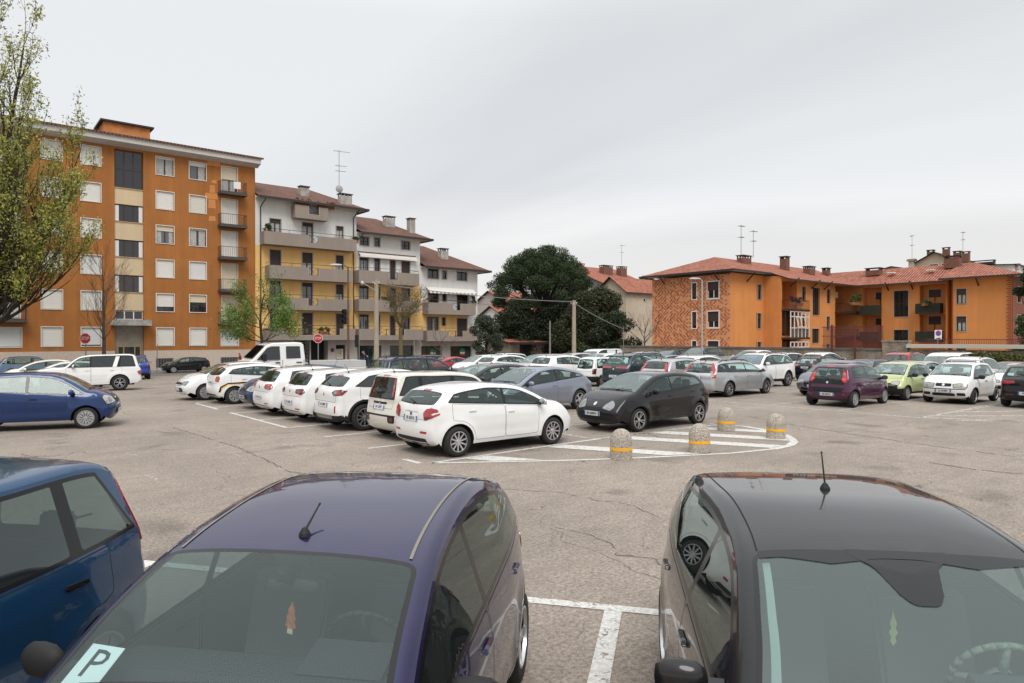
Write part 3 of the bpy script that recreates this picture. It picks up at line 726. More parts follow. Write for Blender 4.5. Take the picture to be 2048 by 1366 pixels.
_int = {}
def interior_parts(kind, lod):
    if (kind, lod) in _int: return _int[(kind, lod)]
    sh = _shell[(kind, lod)]; t = sh['t']; cf = sh['cabf']; H = max(p[1] for p in sh['D']); hw = sh['hw'] - .16
    xb = t['b']; res = {}
    fl = MB(); fl.box(sh['xr'] + .35, sh['wb'] / 2 - sh['Ra'] - .06, -hw, hw, .26, .33)
    fl.box(sh['xr'] + .30, sh['xr'] + .8, -hw + .08, hw - .08, .33, .70)
    res['floor_pan'] = (fl.mesh('floor_pan', M_plast), (0, 0, 0))
    def seat(w, z0=.34, zt=None, hr=(0,)):
        s = MB(); zt = zt or min(1.02, H - .44)
        s.prism([(-.28, z0), (.26, z0 + .02), (.30, z0 + .13), (.22, z0 + .19), (-.22, z0 + .15)], -w / 2, w / 2, 'xz')
        s.prism([(-.20, z0 + .10), (-.08, z0 + .12), (-.28, zt), (-.36, zt + .01), (-.40, zt - .04)], -w / 2 + .02, w / 2 - .02, 'xz')
        for y in hr:
            s.prism([(-.37, zt + .03), (-.28, zt + .03), (-.30, zt + .19), (-.345, zt + .21), (-.385, zt + .19)], y - .12, y + .12, 'xz')
            s.box(-.335, -.325, y - .04, y - .03, zt, zt + .05); s.box(-.335, -.325, y + .03, y + .04, zt, zt + .05)
        me = s.mesh('seat', M_seat)
        bm = bmesh.new(); bm.from_mesh(me); bmesh.ops.bevel(bm, geom=bm.edges[:], offset=.022, segments=2 if lod == 0 else 1, affect='EDGES'); bm.to_mesh(me); bm.free(); shade_auto(me, 60)
        return me
    fs = seat(.50)
    res['front_seat'] = (fs, (xb + .12, .36, 0)); res['front_seat.b'] = (fs, (xb + .12, -.36, 0))
    rs = seat(min(1.25, 2 * hw - .1), hr=(-.38, .38))
    res['rear_seat'] = (rs, (max(xb - .80, sh['xr'] + .85), 0, 0))
    d = MB(); cz = t['prof']['cowl'][1] - .07
    d.prism([(cf - .05, cz - .06), (cf - .30, cz), (cf - .56, cz - .03), (cf - .62, cz - .14), (cf - .50, .45), (cf - .2, .35)], -hw, hw, 'xz')
    d.prism([(cf - .36, cz + .0), (cf - .58, cz + .05), (cf - .62, cz - .02)], .18, .54, 'xz')
    res['dashboard'] = (d.mesh('dashboard', M_dash), (0, 0, 0))
    s = MB(); rr_ = .185; n = 24; Mx = Matrix.Translation((cf - .72, .36, cz - .02)) @ Matrix.Rotation(R(-64), 4, 'Y')
    pts = [Mx @ Vector((rr_ * math.cos(2 * math.pi * i / n), rr_ * math.sin(2 * math.pi * i / n), 0)) for i in range(n + 1)]
    s.path(pts, .014, 6)
    for a in (0, math.pi, -math.pi / 2): s.tube(Mx @ Vector((0, 0, -.03)), Mx @ Vector((rr_ * math.cos(a + math.pi / 2), rr_ * math.sin(a + math.pi / 2), 0)), .022, .012)
    s.lathe([(.07, -.03), (.06, .0), (.001, .01)], 12, M=Mx)
    res['steering_wheel'] = (s.mesh('steering_wheel', M_plast, smooth=True), (0, 0, 0))
    _int[(kind, lod)] = res; return res

def ell(a, b, n=14, cx=0, cy=0, rot=0):
    return [(cx + a * math.cos(t) * math.cos(rot) - b * math.sin(t) * math.sin(rot), cy + a * math.cos(t) * math.sin(rot) + b * math.sin(t) * math.cos(rot)) for t in [2 * math.pi * i / n for i in range(n)]]
def rbox(w, h, r=.02, cx=0, cy=0, sk=0):
    return round_poly([(cx - w / 2 - sk, cy - h / 2), (cx + w / 2 - sk, cy - h / 2), (cx + w / 2 + sk, cy + h / 2), (cx - w / 2 + sk, cy + h / 2)], r)

_dec = {}
CARS = {}
def make_car(kind, col, x, y, heading, label, group='cars parked in the car park', lod=0, wheel=(5, 'five', .66), opt=None, z=None, name='parked_car'):
    """origin on the ground between the axles; +x of the car is its front"""
    opt = opt or {}
    sh = car_shell(kind, lod); t = sh['t']; wb, hw, rw, xf, xr = sh['wb'], sh['hw'], sh['rw'], sh['xf'], sh['xr']
    zz = ground_z(x, y) if z is None else z
    root = empty(name, (x, y, zz), R(heading), label, 'car', group)
    # lie on the slope
    e_ = .5; gx_ = (ground_z(x + e_, y) - ground_z(x - e_, y)) / (2 * e_); gy_ = (ground_z(x, y + e_) - ground_z(x, y - e_)) / (2 * e_)
    if abs(gx_) + abs(gy_) > 1e-5:
        up = Vector((-gx_, -gy_, 1)).normalized(); f = Vector((math.cos(R(heading)), math.sin(R(heading)), 0)); l = up.cross(f).normalized(); f = l.cross(up)
        root.rotation_euler = Matrix((f, l, up)).transposed().to_euler()
    G = {'windscreen': opt.get('ws', G_ws), 'rear_window': opt.get('rg', G_car), 'side_window': opt.get('sg', G_car), 'rear_side_window': opt.get('rsg', opt.get('sg', G_car)), 'quarter_window': opt.get('rsg', opt.get('sg', G_car))}
    cladm = opt.get('clad', M_plast if t.get('clad') else col)
    def place(me0, nm, parent, mats, nv=None):
        me = me0
        if not me.materials:
            for m_ in mats: me.materials.append(m_)
            if nv is not None:
                me.normals_split_custom_set_from_vertices([tuple(a) for a in nv])
        o = link(nm, me, parent)
        for i, m_ in enumerate(mats):
            if me.materials[i] is not m_ and i < len(o.material_slots):
                o.material_slots[i].link = 'OBJECT'; o.material_slots[i].material = m_
        return o
    door = {}
    for (nm, sd), (me, nv) in sorted(sh['meshes'].items()):
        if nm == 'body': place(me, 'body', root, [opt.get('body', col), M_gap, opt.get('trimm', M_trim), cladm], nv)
        elif nm in ('front_door', 'rear_door', 'hood', 'tailgate'):
            o = place(me, nm, root, [opt.get('body', col)], nv); door[(nm, sd)] = o
        elif nm in G:
            place(me, 'tinted_' + nm if G[nm] is G_dark else nm, root, [G[nm]], nv)
    roofm = opt.get('roof')
    # underside and wheel housings
    k = ('under', kind, lod)
    if k not in _dec:
        m = MB(); Ra = sh['Ra']; s0 = sh['sill']
        m.box(xr + .42, xf - .50, -hw + .18, hw - .18, s0 - .02, s0 + .04)
        for cx in (wb / 2, -wb / 2):
            for sg in (1, -1):
                y1 = sg * (float(sh['Yf'](cx, rw + Ra)) - .005); y0 = sg * (hw - .36); n = 12
                a = [math.pi * i / n for i in range(n + 1)]; P = [(cx + Ra * math.cos(q), rw + Ra * math.sin(q)) for q in a]
                P = [(P[0][0], s0 - .03)] + P + [(P[-1][0], s0 - .03)]
                for p, q in zip(P[:-1], P[1:]): 
                    yo0 = sg * (float(sh['Yf'](p[0], p[1])) - .004); yo1 = sg * (float(sh['Yf'](q[0], q[1])) - .004)
                    m.face([(p[0], yo0, p[1]), (q[0], yo1, q[1]), (q[0], y0, q[1]), (p[0], y0, p[1])])
                m.face([(p[0], y0, p[1]) for p in P])
        _dec[k] = m.mesh('underbody', M_liner, recalc=False)
    link('underbody', _dec[k], root)
    # wheels
    ty, rim = wheel_meshes(wheel, rw)
    steer = opt.get('steer', 0)
    for cx in (wb / 2, -wb / 2):
        for sg in (1, -1):
            w = bpy.data.objects.new('wheel', None); C.objects.link(w); w.parent = root; w.empty_display_size = .1
            w.location = (cx, sg * (hw - .115), rw); w.rotation_euler = (0, rnd.uniform(0, 6), (0 if sg > 0 else math.pi) + (R(steer) if cx > 0 else 0))
            link('tyre', ty, w); link('rim', rim, w)
    # interior
    for nm, (me, loc) in interior_parts(kind, lod).items():
        if lod > 0 and nm == 'steering_wheel': continue
        link(nm.split('.')[0], me, root, loc)
    bvh = sh['bvh']
    def dec(nm, view, a, b, poly, mats, off=.006, phi=0, parent=None, skirt=.012, both=False, hh=.05, label=None):
        """view front/rear: a=y b=z; side: a=x b=z; top: a=x b=y.  phi turns the cast direction outwards"""
        res = []
        for sg in ((1, -1) if both else (1,)):
            kk = (kind, lod, view, a, b, sg, phi, tuple((round(p[0], 3), round(p[1], 3)) for p in poly), off)
            if kk not in _dec:
                if view == 'front': o0 = Vector((3, sg * a, b)); d0 = Vector((-1, 0, 0))
                elif view == 'rear': o0 = Vector((-3, sg * a, b)); d0 = Vector((1, 0, 0))
                elif view == 'side': o0 = Vector((a, sg * 3, b)); d0 = Vector((0, -sg, 0))
                else: o0 = Vector((a, sg * b, 4)); d0 = Vector((0, 0, -1))
                hit = bvh.ray_cast(o0, d0, 6)[0]
                if hit is None: hit = o0 + d0 * 2
                if phi and view in ('front', 'rear'):
                    fx = -1 if view == 'front' else 1; d0 = Vector((fx * math.cos(R(phi)), -sg * math.sin(R(phi)), 0))
                up = (0, 0, 1) if view != 'top' else (1, 0, 0)
                # u axis must run outwards for +u in the polygon
                u = d0.cross(Vector(up)); mir = 1
                if view in ('front', 'rear'): mir = 1 if u.y * sg > 0 else -1
                elif view == 'side': mir = 1 if u.x > 0 else -1
                else: mir = 1 if u.y * sg > 0 else -1
                _dec[kk] = decal_mesh(bvh, hit, d0, up, [(p[0] * mir, p[1]) for p in poly], off, hh, skirt, nm, ())
            me = _dec[kk]
            if not me.materials: me.materials.append(mats)
            o = link(nm, me, parent or root)
            if me.materials[0] is not mats: o.material_slots[0].link = 'OBJECT'; o.material_slots[0].material = mats
            if label: o['label'] = label
            res.append(o)
        return res
    def hitp(view, a, b):
        o0, d0 = {'front': (Vector((3, a, b)), Vector((-1, 0, 0))), 'rear': (Vector((-3, a, b)), Vector((1, 0, 0))), 'side': (Vector((a, 3 * (1 if opt.get('_s', 1) > 0 else -1), b)), Vector((0, -1, 0))), 'top': (Vector((a, b, 4)), Vector((0, 0, -1)))}[view]
        h_ = bvh.ray_cast(o0, d0, 6); return h_[0], h_[1]
    # lamps
    hl_ = opt.get('head', dict(a=hw - .34, b=t['prof']['hz'] - .20, w=.40, h=.16, sk=.03, phi=32))
    P = hl_.get('poly') or [(-hl_['w'] / 2, -hl_['h'] * .30), (hl_['w'] * .30, -hl_['h'] * .5), (hl_['w'] / 2, hl_['h'] * .25), (hl_['w'] * .35, hl_['h'] * .5), (-hl_['w'] * .25, hl_['h'] * .28)]
    hm = hl_.get('m', M_lampw)
    dec('lamp_surround', 'front', hl_['a'], hl_['b'], round_poly([(p[0] * 1.10, p[1] * 1.16) for p in P], .03), M_trim, .003, hl_['phi'], both=True)
    for o in dec('headlight', 'front', hl_['a'], hl_['b'], round_poly(P, .03), hm, .006, hl_['phi'], both=True): pass
    if lod == 0 and hl_.get('lens', True):
        dec('lamp_lens', 'front', hl_['a'] + .02, hl_['b'] - .01, ell(hl_['h'] * .28, hl_['h'] * .28), mat('lamp_bowl', (.30, .30, .31), .2, metal=.7), .010, hl_['phi'], both=True, skirt=.004)
    tl = opt.get('tail', dict(a=hw - .20, b=.84, w=.34, h=.20, phi=38))
    P = tl.get('poly') or [(-tl['w'] / 2, -tl['h'] * .35), (tl['w'] * .35, -tl['h'] * .5), (tl['w'] / 2, tl['h'] * .2), (tl['w'] * .30, tl['h'] * .5), (-tl['w'] * .4, tl['h'] * .4)]
    dec('taillight', 'rear', tl['a'], tl['b'], round_poly(P, .025), tl.get('m', M_red), .008, tl['phi'], both=True)
    for ex in tl.get('extra', ()):     # white / dark insets
        dec('lamp_lens', 'rear', tl['a'] + ex[0], tl['b'] + ex[1], ex[2], ex[3], .012, tl['phi'], both=True, skirt=.004)
    # grille, intake, bumper strip
    gr = opt.get('grille', [(0, t['prof']['nose'] - .10, rbox(.9, .16, .05)), (0, t['prof']['hz'] - .17, rbox(.62, .07, .03))] if 'nose' in t['prof'] else [(0, .42, rbox(.9, .15, .05)), (0, t['prof']['hz'] - .20, rbox(.60, .08, .03))])
    for g in gr: dec('grille', 'front', g[0], g[1], g[2], g[3] if len(g) > 3 else M_plast, .004)
    for g in opt.get('rear', ()): dec(g[4] if len(g) > 4 else 'bumper_trim', 'rear', g[0], g[1], g[2], g[3], .004, both=g[0] > .01, phi=g[5] if len(g) > 5 else 0)
    # badge
    if opt.get('badge', True):
        dec('badge', 'front', 0, opt.get('badge_z', t['prof']['hz'] - .16), ell(.045, .045), M_chrome, .012, skirt=.006)
        dec('badge', 'rear', 0, opt.get('rbadge_z', t['prof'].get('tz', .95) - .10), ell(.04, .04), M_chrome, .008, skirt=.006)
    # plates
    def plate(view, a, b, txt, blue=True, w=.52):
        p, n = hitp(view, a, b); sx = 1 if view == 'front' else -1
        n2, n3 = hitp(view, a, b + .06)[0], hitp(view, a, b - .06)[0]
        tilt = math.atan2((n3.x - n2.x) * sx, .12) if n2 and n3 else 0
        tilt = max(-.5, min(.5, tilt))
        key = ('plate', w)
        if key not in _dec:
            m = MB(); m.box(-w / 2, w / 2, -.055, .055, 0, .012, 0); m.box(-w / 2 + .002, -w / 2 + .042, -.053, .053, .012, .0135, 1); m.box(w / 2 - .042, w / 2 - .002, -.053, .053, .012, .0135, 1); _dec[key] = m.mesh('number_plate', [M_plate, M_platb])
        X = Vector((0, 1 * sx, 0)); Z = Vector((sx * math.cos(tilt), 0, math.sin(tilt))); Y = Z.cross(X)
        M = Matrix((X, Y, Z)).transposed().to_4x4(); M.translation = p + Z * .006
        o = link('number_plate', _dec[key], root); o.matrix_local = M
        if txt: 
            tx = text('plate_lettering', txt, .085, M_ink, o, Matrix.Translation((0, -.002, .0135)) @ Matrix.Diagonal((.86, 1.0, 1.0, 1.0)), .0008, True)
    pf = opt.get('pf'); prr = opt.get('pr')
    plate('front', opt.get('pfy', 0), opt.get('pfz', .42), pf); plate('rear', 0, opt.get('prz', .62), prr)
    # third brake lamp
    if opt.get('brake3', lod == 0):
        dec('brake_lamp', 'rear', 0, t['prof']['rtop'][1] - .015 + opt.get('b3z', 0), rbox(.26, .028, .01), M_red, .008)
    # mirrors
    mk = ('mirror', lod)
    if mk not in _dec:
        m = MB(); m.lathe([(.001, -.10), (.05, -.095), (.078, -.06), (.085, 0), (.078, .06), (.05, .10), (.001, .11)], 14, 0, 'y')
        me = m.mesh('side_mirror', M_trim, smooth=True)
        for v in me.vertices: v.co.x = v.co.x * (.62 if v.co.x > 0 else .30); v.co.z *= .92
        _dec[mk] = me
        m = MB(); m.prism([(-.05, -.02), (.06, -.02), (.04, .05), (-.03, .05)], 0, .12, 'xz'); _dec['arm'] = m.mesh('mirror_arm', M_trim)
        m = MB(); m.lathe([(.078, 0), (.001, 0.0005)], 14, 0, 'y'); 
        gm = m.mesh('mirror_glass', M_chrome); _dec['mg'] = gm
        for v in gm.vertices: v.co.x, v.co.y = -.026 - v.co.y, v.co.x * 1.12; v.co.z *= .85
    mm = opt.get('mirror', col); mx_ = opt.get('mx', sh['cabf'] - .38); bz, bs = t['belt']; mz = bz + bs * mx_ + .075
    for sg in (1, -1):
        yy = float(sh['Yf'](mx_, mz - .03))
        o = link('side_mirror', _dec[mk], root, (mx_ + .02, sg * (yy + .155), mz + .01)); 
        if not o.data.materials or o.data.materials[0] is not mm: o.material_slots[0].link = 'OBJECT'; o.material_slots[0].material = mm
        if sg < 0: o.rotation_euler = (0, 0, R(-6))
        else: o.rotation_euler = (0, 0, R(6))
        g_ = link('mirror_glass', _dec['mg'], o)
        a_ = link('mirror_arm', _dec['arm'], o, (0, -.17 if sg > 0 else .17, -.05)); a_.scale = (1, 1 if sg > 0 else -1, 1)
    # handles
    if lod == 0:
        hk = ('handle', kind)
        if 'handle' not in _dec:
            m = MB(); m.prism([(-.085, -.012), (.075, -.016), (.09, 0), (.08, .018), (-.08, .014), (-.09, 0)], 0, .028, 'xz'); me = m.mesh('door_handle', M_trim)
            bm = bmesh.new(); bm.from_mesh(me); bmesh.ops.bevel(bm, geom=bm.edges[:], offset=.006, segments=2, affect='EDGES'); bm.to_mesh(me); bm.free(); shade_auto(me, 60); _dec['handle'] = me
        hs = [('front_door', t['b'] + .14)] + ([('rear_door', max(-wb / 2 + .05, t['b'] - .85))] if t['doors'] == 5 else [])
        for dn, hx in hs:
            for sg, sd in ((1, 'L'), (-1, 'R')):
                if (dn, sd) not in door: continue
                hz_ = t['belt'][0] + t['belt'][1] * hx - .13; yy = float(sh['Yf'](hx, hz_))
                o = link('door_handle', _dec['handle'], door[(dn, sd)], (hx, sg * (yy - .004), hz_)); o.scale = (1, sg, 1)
                hm_ = opt.get('handle', col)
                if o.data.materials[0] is not hm_: o.material_slots[0].link = 'OBJECT'; o.material_slots[0].material = hm_
    if t.get('rails') and opt.get('rails', True):
        kk = ('rail', kind, lod)
        if kk not in _dec:
            x0, x1 = t['prof']['rtop'][0] + .15, t['prof']['wtop'][0] - .05; pts = []
            for i in range(9):
                xx = x0 + (x1 - x0) * i / 8; yy = hw - .29; hp = bvh.ray_cast(Vector((xx, yy, 4)), Vector((0, 0, -1)))[0]; up_ = .05 if 0 < i < 8 else .005
                pts.append(Vector((xx, yy, (hp.z if hp else 1.4) + up_)))
            m = MB(); m.path(pts, .016, 6); m.tube(pts[2], pts[2] - Vector((0, 0, .05)), .018); m.tube(pts[6], pts[6] - Vector((0, 0, .05)), .018); _dec[kk] = m.mesh('roof_rail', M_plast, smooth=True)
        for sg in (1, -1): o = link('roof_rail', _dec[kk], root); o.scale = (1, sg, 1)
    if opt.get('spoiler'):
        x0 = t['prof']['rtop'][0]; zt = t['prof']['rtop'][1]; kk = ('spoil', kind)
        if kk not in _dec:
            m = MB(); m.prism([(x0 + .10, zt + .012), (x0 - .14, zt - .015), (x0 - .15, zt - .04), (x0 + .0, zt - .035)], -hw + .30, hw - .30, 'xz'); _dec[kk] = m.mesh('roof_spoiler', M_trim)
        o = link('roof_spoiler', _dec[kk], root); m_ = opt['spoiler']
        if m_ is not True: o.material_slots[0].link = 'OBJECT'; o.material_slots[0].material = m_
    # antenna
    if opt.get('ant', True) is not False:
        ax = opt.get('ant') if isinstance(opt.get('ant'), (int, float)) and not isinstance(opt.get('ant'), bool) else t['prof']['rtop'][0] + .18
        p, n = hitp('top', ax, 0); tiltb = R(opt.get('anta', 62)); L_ = opt.get('antl', .26)
        m = MB(); m.lathe([(.030, -.004), (.026, .012), (.012, .035), (.001, .04)], 10, 0); d_ = Vector((-math.cos(tiltb), 0, math.sin(tiltb))); m.tube(Vector((0, 0, .02)), d_ * L_, .0065, .004, 6); m.tube(d_ * (L_ - .01), d_ * L_, .006, .006, 6)
        m.build('antenna', M_plast, root, tuple(p), smooth=False)
    # wiper
    if lod == 0:
        kk = ('wip', kind)
        if kk not in _dec:
            m = MB(); st = sh['st']
            for (y0, y1) in ((.05, .62), (-.55, .02)):
                pts = []
                for i in range(7):
                    tt = i / 6; s_ = st['cowl'] + .012 + .06 * tt * (1 if y0 > 0 else .6); p = sh['crown'](s_, (y0 + (y1 - y0) * tt) / hw); pts.append(Vector(p) + Vector((.012, 0, .016)))
                m.path(pts, .008, 5)
            p0 = Vector(sh['crown'](st['cowl'] - .01, .1)); m.tube(p0, Vector(sh['crown'](st['cowl'] + .05, .38)) + Vector((.02, 0, .025)), .010)
            _dec[kk] = m.mesh('wiper', M_plast)
        link('wiper', _dec[kk], root)
        kk = ('rwip', kind)
        if kk not in _dec:
            m = MB(); st = sh['st']; pts = [Vector(sh['crown'](st['rwb'] - .03 - .02 * i, -.05 + .10 * i)) + Vector((-.012, 0, .012)) for i in range(5)]
            m.path(pts, .008, 5); m.tube(Vector(sh['crown'](st['rwb'] + .02, 0)), pts[1], .011); _dec[kk] = m.mesh('rear_wiper', M_plast)
        link('rear_wiper', _dec[kk], root)
    return root, dec, sh
# ================================================================ setting: ground, road, markings
def asphalt(name, col, big=0.25, crack=True):
    m = bpy.data.materials.new(name); m.use_nodes = True; t = m.node_tree; b = t.nodes['Principled BSDF']; L = t.links.new
    g = t.nodes.new('ShaderNodeNewGeometry'); b.inputs['Roughness'].default_value = 0.85; b.inputs['Specular IOR Level'].default_value = 0.35
    def noise(s, d=6, r=.6, dist=0, src=None):
        n = t.nodes.new('ShaderNodeTexNoise'); n.inputs['Scale'].default_value = s; n.inputs['Detail'].default_value = d; n.inputs['Roughness'].default_value = r; n.inputs['Distortion'].default_value = dist
        L(src or g.outputs['Position'], n.inputs['Vector']); return n.outputs['Fac']
    def mr(v, a, b_, c, d): 
        r = t.nodes.new('ShaderNodeMapRange'); r.inputs['From Min'].default_value = a; r.inputs['From Max'].default_value = b_; r.inputs['To Min'].default_value = c; r.inputs['To Max'].default_value = d; L(v, r.inputs['Value']); return r.outputs[0]
    def mul(a, b_): 
        n = t.nodes.new('ShaderNodeMath'); n.operation = 'MULTIPLY'; L(a, n.inputs[0]); L(b_, n.inputs[1]); return n.outputs[0]
    f = mr(noise(.22, 5, .55), .3, .7, 1 - big, 1 + big * .8)
    f = mul(f, mr(noise(1.7, 8, .7), .3, .7, .88, 1.12)); f = mul(f, mr(noise(8, 6, .75), .35, .65, .90, 1.10))
    f = mul(f, mr(noise(26, 5, .8), .38, .62, .62, 1.38))
    f = mul(f, mr(noise(120, 2, .6), .35, .65, .78, 1.22))
    if crack:      # tar-dark wandering cracks and worn streaks
        dn = t.nodes.new('ShaderNodeTexNoise'); dn.inputs['Scale'].default_value = .5; dn.inputs['Detail'].default_value = 5; L(g.outputs['Position'], dn.inputs['Vector'])
        sc_ = t.nodes.new('ShaderNodeVectorMath'); sc_.operation = 'SCALE'; sc_.inputs['Scale'].default_value = 2.6; L(dn.outputs['Color'], sc_.inputs[0])
        ad = t.nodes.new('ShaderNodeVectorMath'); ad.operation = 'ADD'; L(g.outputs['Position'], ad.inputs[0]); L(sc_.outputs[0], ad.inputs[1])
        for s_, w_, k_ in ((.16, .004, .35), (.45, .006, .55)):
            v = t.nodes.new('ShaderNodeTexVoronoi'); v.feature = 'DISTANCE_TO_EDGE'; v.inputs['Scale'].default_value = s_; L(ad.outputs[0], v.inputs['Vector'])
            c_ = mr(v.outputs['Distance'], 0, w_, k_, 1.0)
            # broken up by noise
            mk = mr(noise(.35 if s_ < .3 else .9, 3), .45, .58, 0, 1)
            mx = t.nodes.new('ShaderNodeMix'); mx.data_type = 'FLOAT'; L(mk, mx.inputs['Factor']); mx.inputs['A'].default_value = 1.0; L(c_, mx.inputs['B'])
            f = mul(f, mx.outputs['Result'])
        st = t.nodes.new('ShaderNodeMapping'); st.inputs['Scale'].default_value = (.35, 3.0, 1); st.inputs['Rotation'].default_value = (0, 0, R(35)); L(g.outputs['Position'], st.inputs['Vector'])
        f = mul(f, mr(noise(1.1, 6, .7, .4, st.outputs[0]), .35, .62, .93, 1.04))
        # oil spots
        f = mul(f, mr(noise(.8, 2, .4), .26, .38, .66, 1.0))
    v = t.nodes.new('ShaderNodeVectorMath'); v.operation = 'SCALE'; v.inputs[0].default_value = col; L(f, v.inputs['Scale']); L(v.outputs[0], b.inputs['Base Color'])
    bp = t.nodes.new('ShaderNodeBump'); bp.inputs['Distance'].default_value = .006; bp.inputs['Strength'].default_value = .7; L(noise(70, 4, .7), bp.inputs['Height']); L(bp.outputs[0], b.inputs['Normal'])
    return m
M_asph = asphalt('old_asphalt', (.276, .232, .194), .16)
M_tarc = mat('crack_tar', (.065, .056, .049), .9); M_road = asphalt('road_asphalt', (.185, .168, .158), .10, False)

def gmesh(name, xs, ys, m, dz=0.0, kind='structure', label=None, cat=None):
    V = [(x, y, ground_z(x, y) + dz) for y in ys for x in xs]; n = len(xs)
    F = [(j * n + i, j * n + i + 1, (j + 1) * n + i + 1, (j + 1) * n + i) for j in range(len(ys) - 1) for i in range(n - 1)]
    o = link(name, mesh_from(name, V, F, [m], None, True)); tag(o, label, cat, None, kind); return o
def span(a, b, s): return list(np.linspace(a, b, max(2, int((b - a) / s) + 1)))
gx = [-600, -200, -90] + span(-50, 130, 1.5) + [200, 500, 900]; gy = [-600, -200, -80] + span(-40, 125, 1.5) + [200, 500, 900]
gmesh('car_park_ground', gx, gy, M_asph, 0, label='worn grey-brown asphalt ground of the car park', cat='ground')
gmesh('road', [-120] + span(-60, 48, 1.5), span(58.5, 67.6, 1.3), M_road, .008, label='smooth dark road in front of the apartment blocks', cat='road')
M_kerb = mat('kerb_concrete', (.34, .32, .30), .85, noise=(6, .2)); M_pave = mat('pavement_asphalt', (.20, .185, .175), .9, noise=(4, .15), noise2=(40, .15))
def slab_follow(name, x0, x1, y0, y1, h, m, label, cat):
    mb = MB(); xs = span(x0, x1, 2.0)
    for a, b in zip(xs[:-1], xs[1:]):
        z0 = ground_z(a, y0) + h; z1 = ground_z(b, y0) + h
        mb.face([(a, y0, z0), (b, y0, z1), (b, y1, z1), (a, y1, z0)]); mb.face([(a, y0, z0 - .4), (b, y0, z1 - .4), (b, y0, z1), (a, y0, z0)])
    mb.face([(x1, y0, z1 - .4), (x1, y1, z1 - .4), (x1, y1, z1), (x1, y0, z1)])
    return tag(mb.build(name, m), label, cat, None, 'structure')
slab_follow('kerb', -60, 53, 67.6, 67.75, .13, M_kerb, 'grey concrete kerb along the apartment pavement', 'kerb')
slab_follow('pavement', -60, 53, 67.752, 70.6, .125, M_pave, 'narrow pavement at the foot of the apartment blocks', 'pavement')

def paint_mat(name, wear):
    m = bpy.data.materials.new(name); m.use_nodes = True; t = m.node_tree; b = t.nodes['Principled BSDF']; b.inputs['Base Color'].default_value = (.62, .61, .58, 1); b.inputs['Roughness'].default_value = .75
    g = t.nodes.new('ShaderNodeNewGeometry'); al = []
    for s_, a in ((9, .10), (45, .14)):
        n = t.nodes.new('ShaderNodeTexNoise'); n.inputs['Scale'].default_value = s_; n.inputs['Detail'].default_value = 5; n.inputs['Roughness'].default_value = .7; t.links.new(g.outputs['Position'], n.inputs['Vector'])
        al.append(n.outputs['Fac'])
    ad = t.nodes.new('ShaderNodeMath'); ad.operation = 'ADD'; t.links.new(al[0], ad.inputs[0]); t.links.new(al[1], ad.inputs[1])
    r = t.nodes.new('ShaderNodeMapRange'); r.inputs['From Min'].default_value = 2 * wear - .06; r.inputs['From Max'].default_value = 2 * wear + .06; t.links.new(ad.outputs[0], r.inputs['Value'])
    tr = t.nodes.new('ShaderNodeBsdfTransparent'); ms = t.nodes.new('ShaderNodeMixShader'); t.links.new(r.outputs[0], ms.inputs[0]); t.links.new(tr.outputs[0], ms.inputs[1]); t.links.new(b.outputs[0], ms.inputs[2])
    t.links.new(ms.outputs[0], t.nodes['Material Output'].inputs['Surface'])
    # thin film: some of the asphalt grain shows in the tone
    n2 = t.nodes.new('ShaderNodeTexNoise'); n2.inputs['Scale'].default_value = 30; n2.inputs['Detail'].default_value = 4; t.links.new(g.outputs['Position'], n2.inputs['Vector'])
    r2 = t.nodes.new('ShaderNodeMapRange'); r2.inputs['From Min'].default_value = .35; r2.inputs['From Max'].default_value = .65; r2.inputs['To Min'].default_value = .80; r2.inputs['To Max'].default_value = 1.1; t.links.new(n2.outputs['Fac'], r2.inputs['Value'])
    v = t.nodes.new('ShaderNodeVectorMath'); v.operation = 'SCALE'; v.inputs[0].default_value = (.60, .585, .55); t.links.new(r2.outputs[0], v.inputs['Scale']); t.links.new(v.outputs[0], b.inputs['Base Color'])
    return m
M_line = paint_mat('worn_line_paint', .435); M_lineg = paint_mat('good_line_paint', .425); M_lineo = paint_mat('faded_line_paint', .50)
def pline(mb, p, q, w, dz=.006):
    p = Vector((*p, 0)); q = Vector((*q, 0)); d = q - p; n = max(1, int(d.length / 1.0)); s = Vector((-d.y, d.x, 0)).normalized() * w / 2
    for i in range(n):
        a = p + d * i / n; b = p + d * (i + 1) / n; P = [a - s, b - s, b + s, a + s]; mb.face([(v.x, v.y, ground_z(v.x, v.y) + dz) for v in P])
# stall markings: the two long rows and the near row
mb = MB()
for y0, y1 in ((11.0, 11.6), (17.6, 22.1), (22.1, 22.3), (23.6, 26.2)): pline(mb, (6.8, y0), (6.8, y1), .12)
for y in (13.2, 15.4, 17.6, 19.8, 22.06, 24.3, 26.4): pline(mb, (6.86, y), (11.6, y), .11, .0065)
tag(mb.build('stall_markings', M_line), 'white stall lines under the row with the white hatchbacks', 'road markings', None, 'structure')
mb = MB()
for k in range(1, 14): pline(mb, (11.72, 11.0 + 2.2 * (k - 1)), (16.2, 11.0 + 2.2 * (k - 1)), .11)
pline(mb, (11.6, 11.0), (11.6, 38), .11, .0065)
tag(mb.build('stall_markings', M_lineo), 'faded stall lines between the facing rows of cars', 'road markings', None, 'structure')
mb = MB(); ox, oy = 4.40, 4.11; dx, dy = .593, -.805; px_, py_ = -.792, -.610
pline(mb, (ox - dx * 9, oy - dy * 9), (ox + dx * 9, oy + dy * 9), .13)
for k in (-2, -1, 0, 1, 2):
    s = .10 + 2.42 * k; a = (ox + dx * s + px_ * .07, oy + dy * s + py_ * .07); pline(mb, a, (a[0] + px_ * 4.7, a[1] + py_ * 4.7), .15, .0065)
tag(mb.build('stall_markings', M_lineg), 'thick white stall lines forming a T between the near cars', 'road markings', None, 'structure')
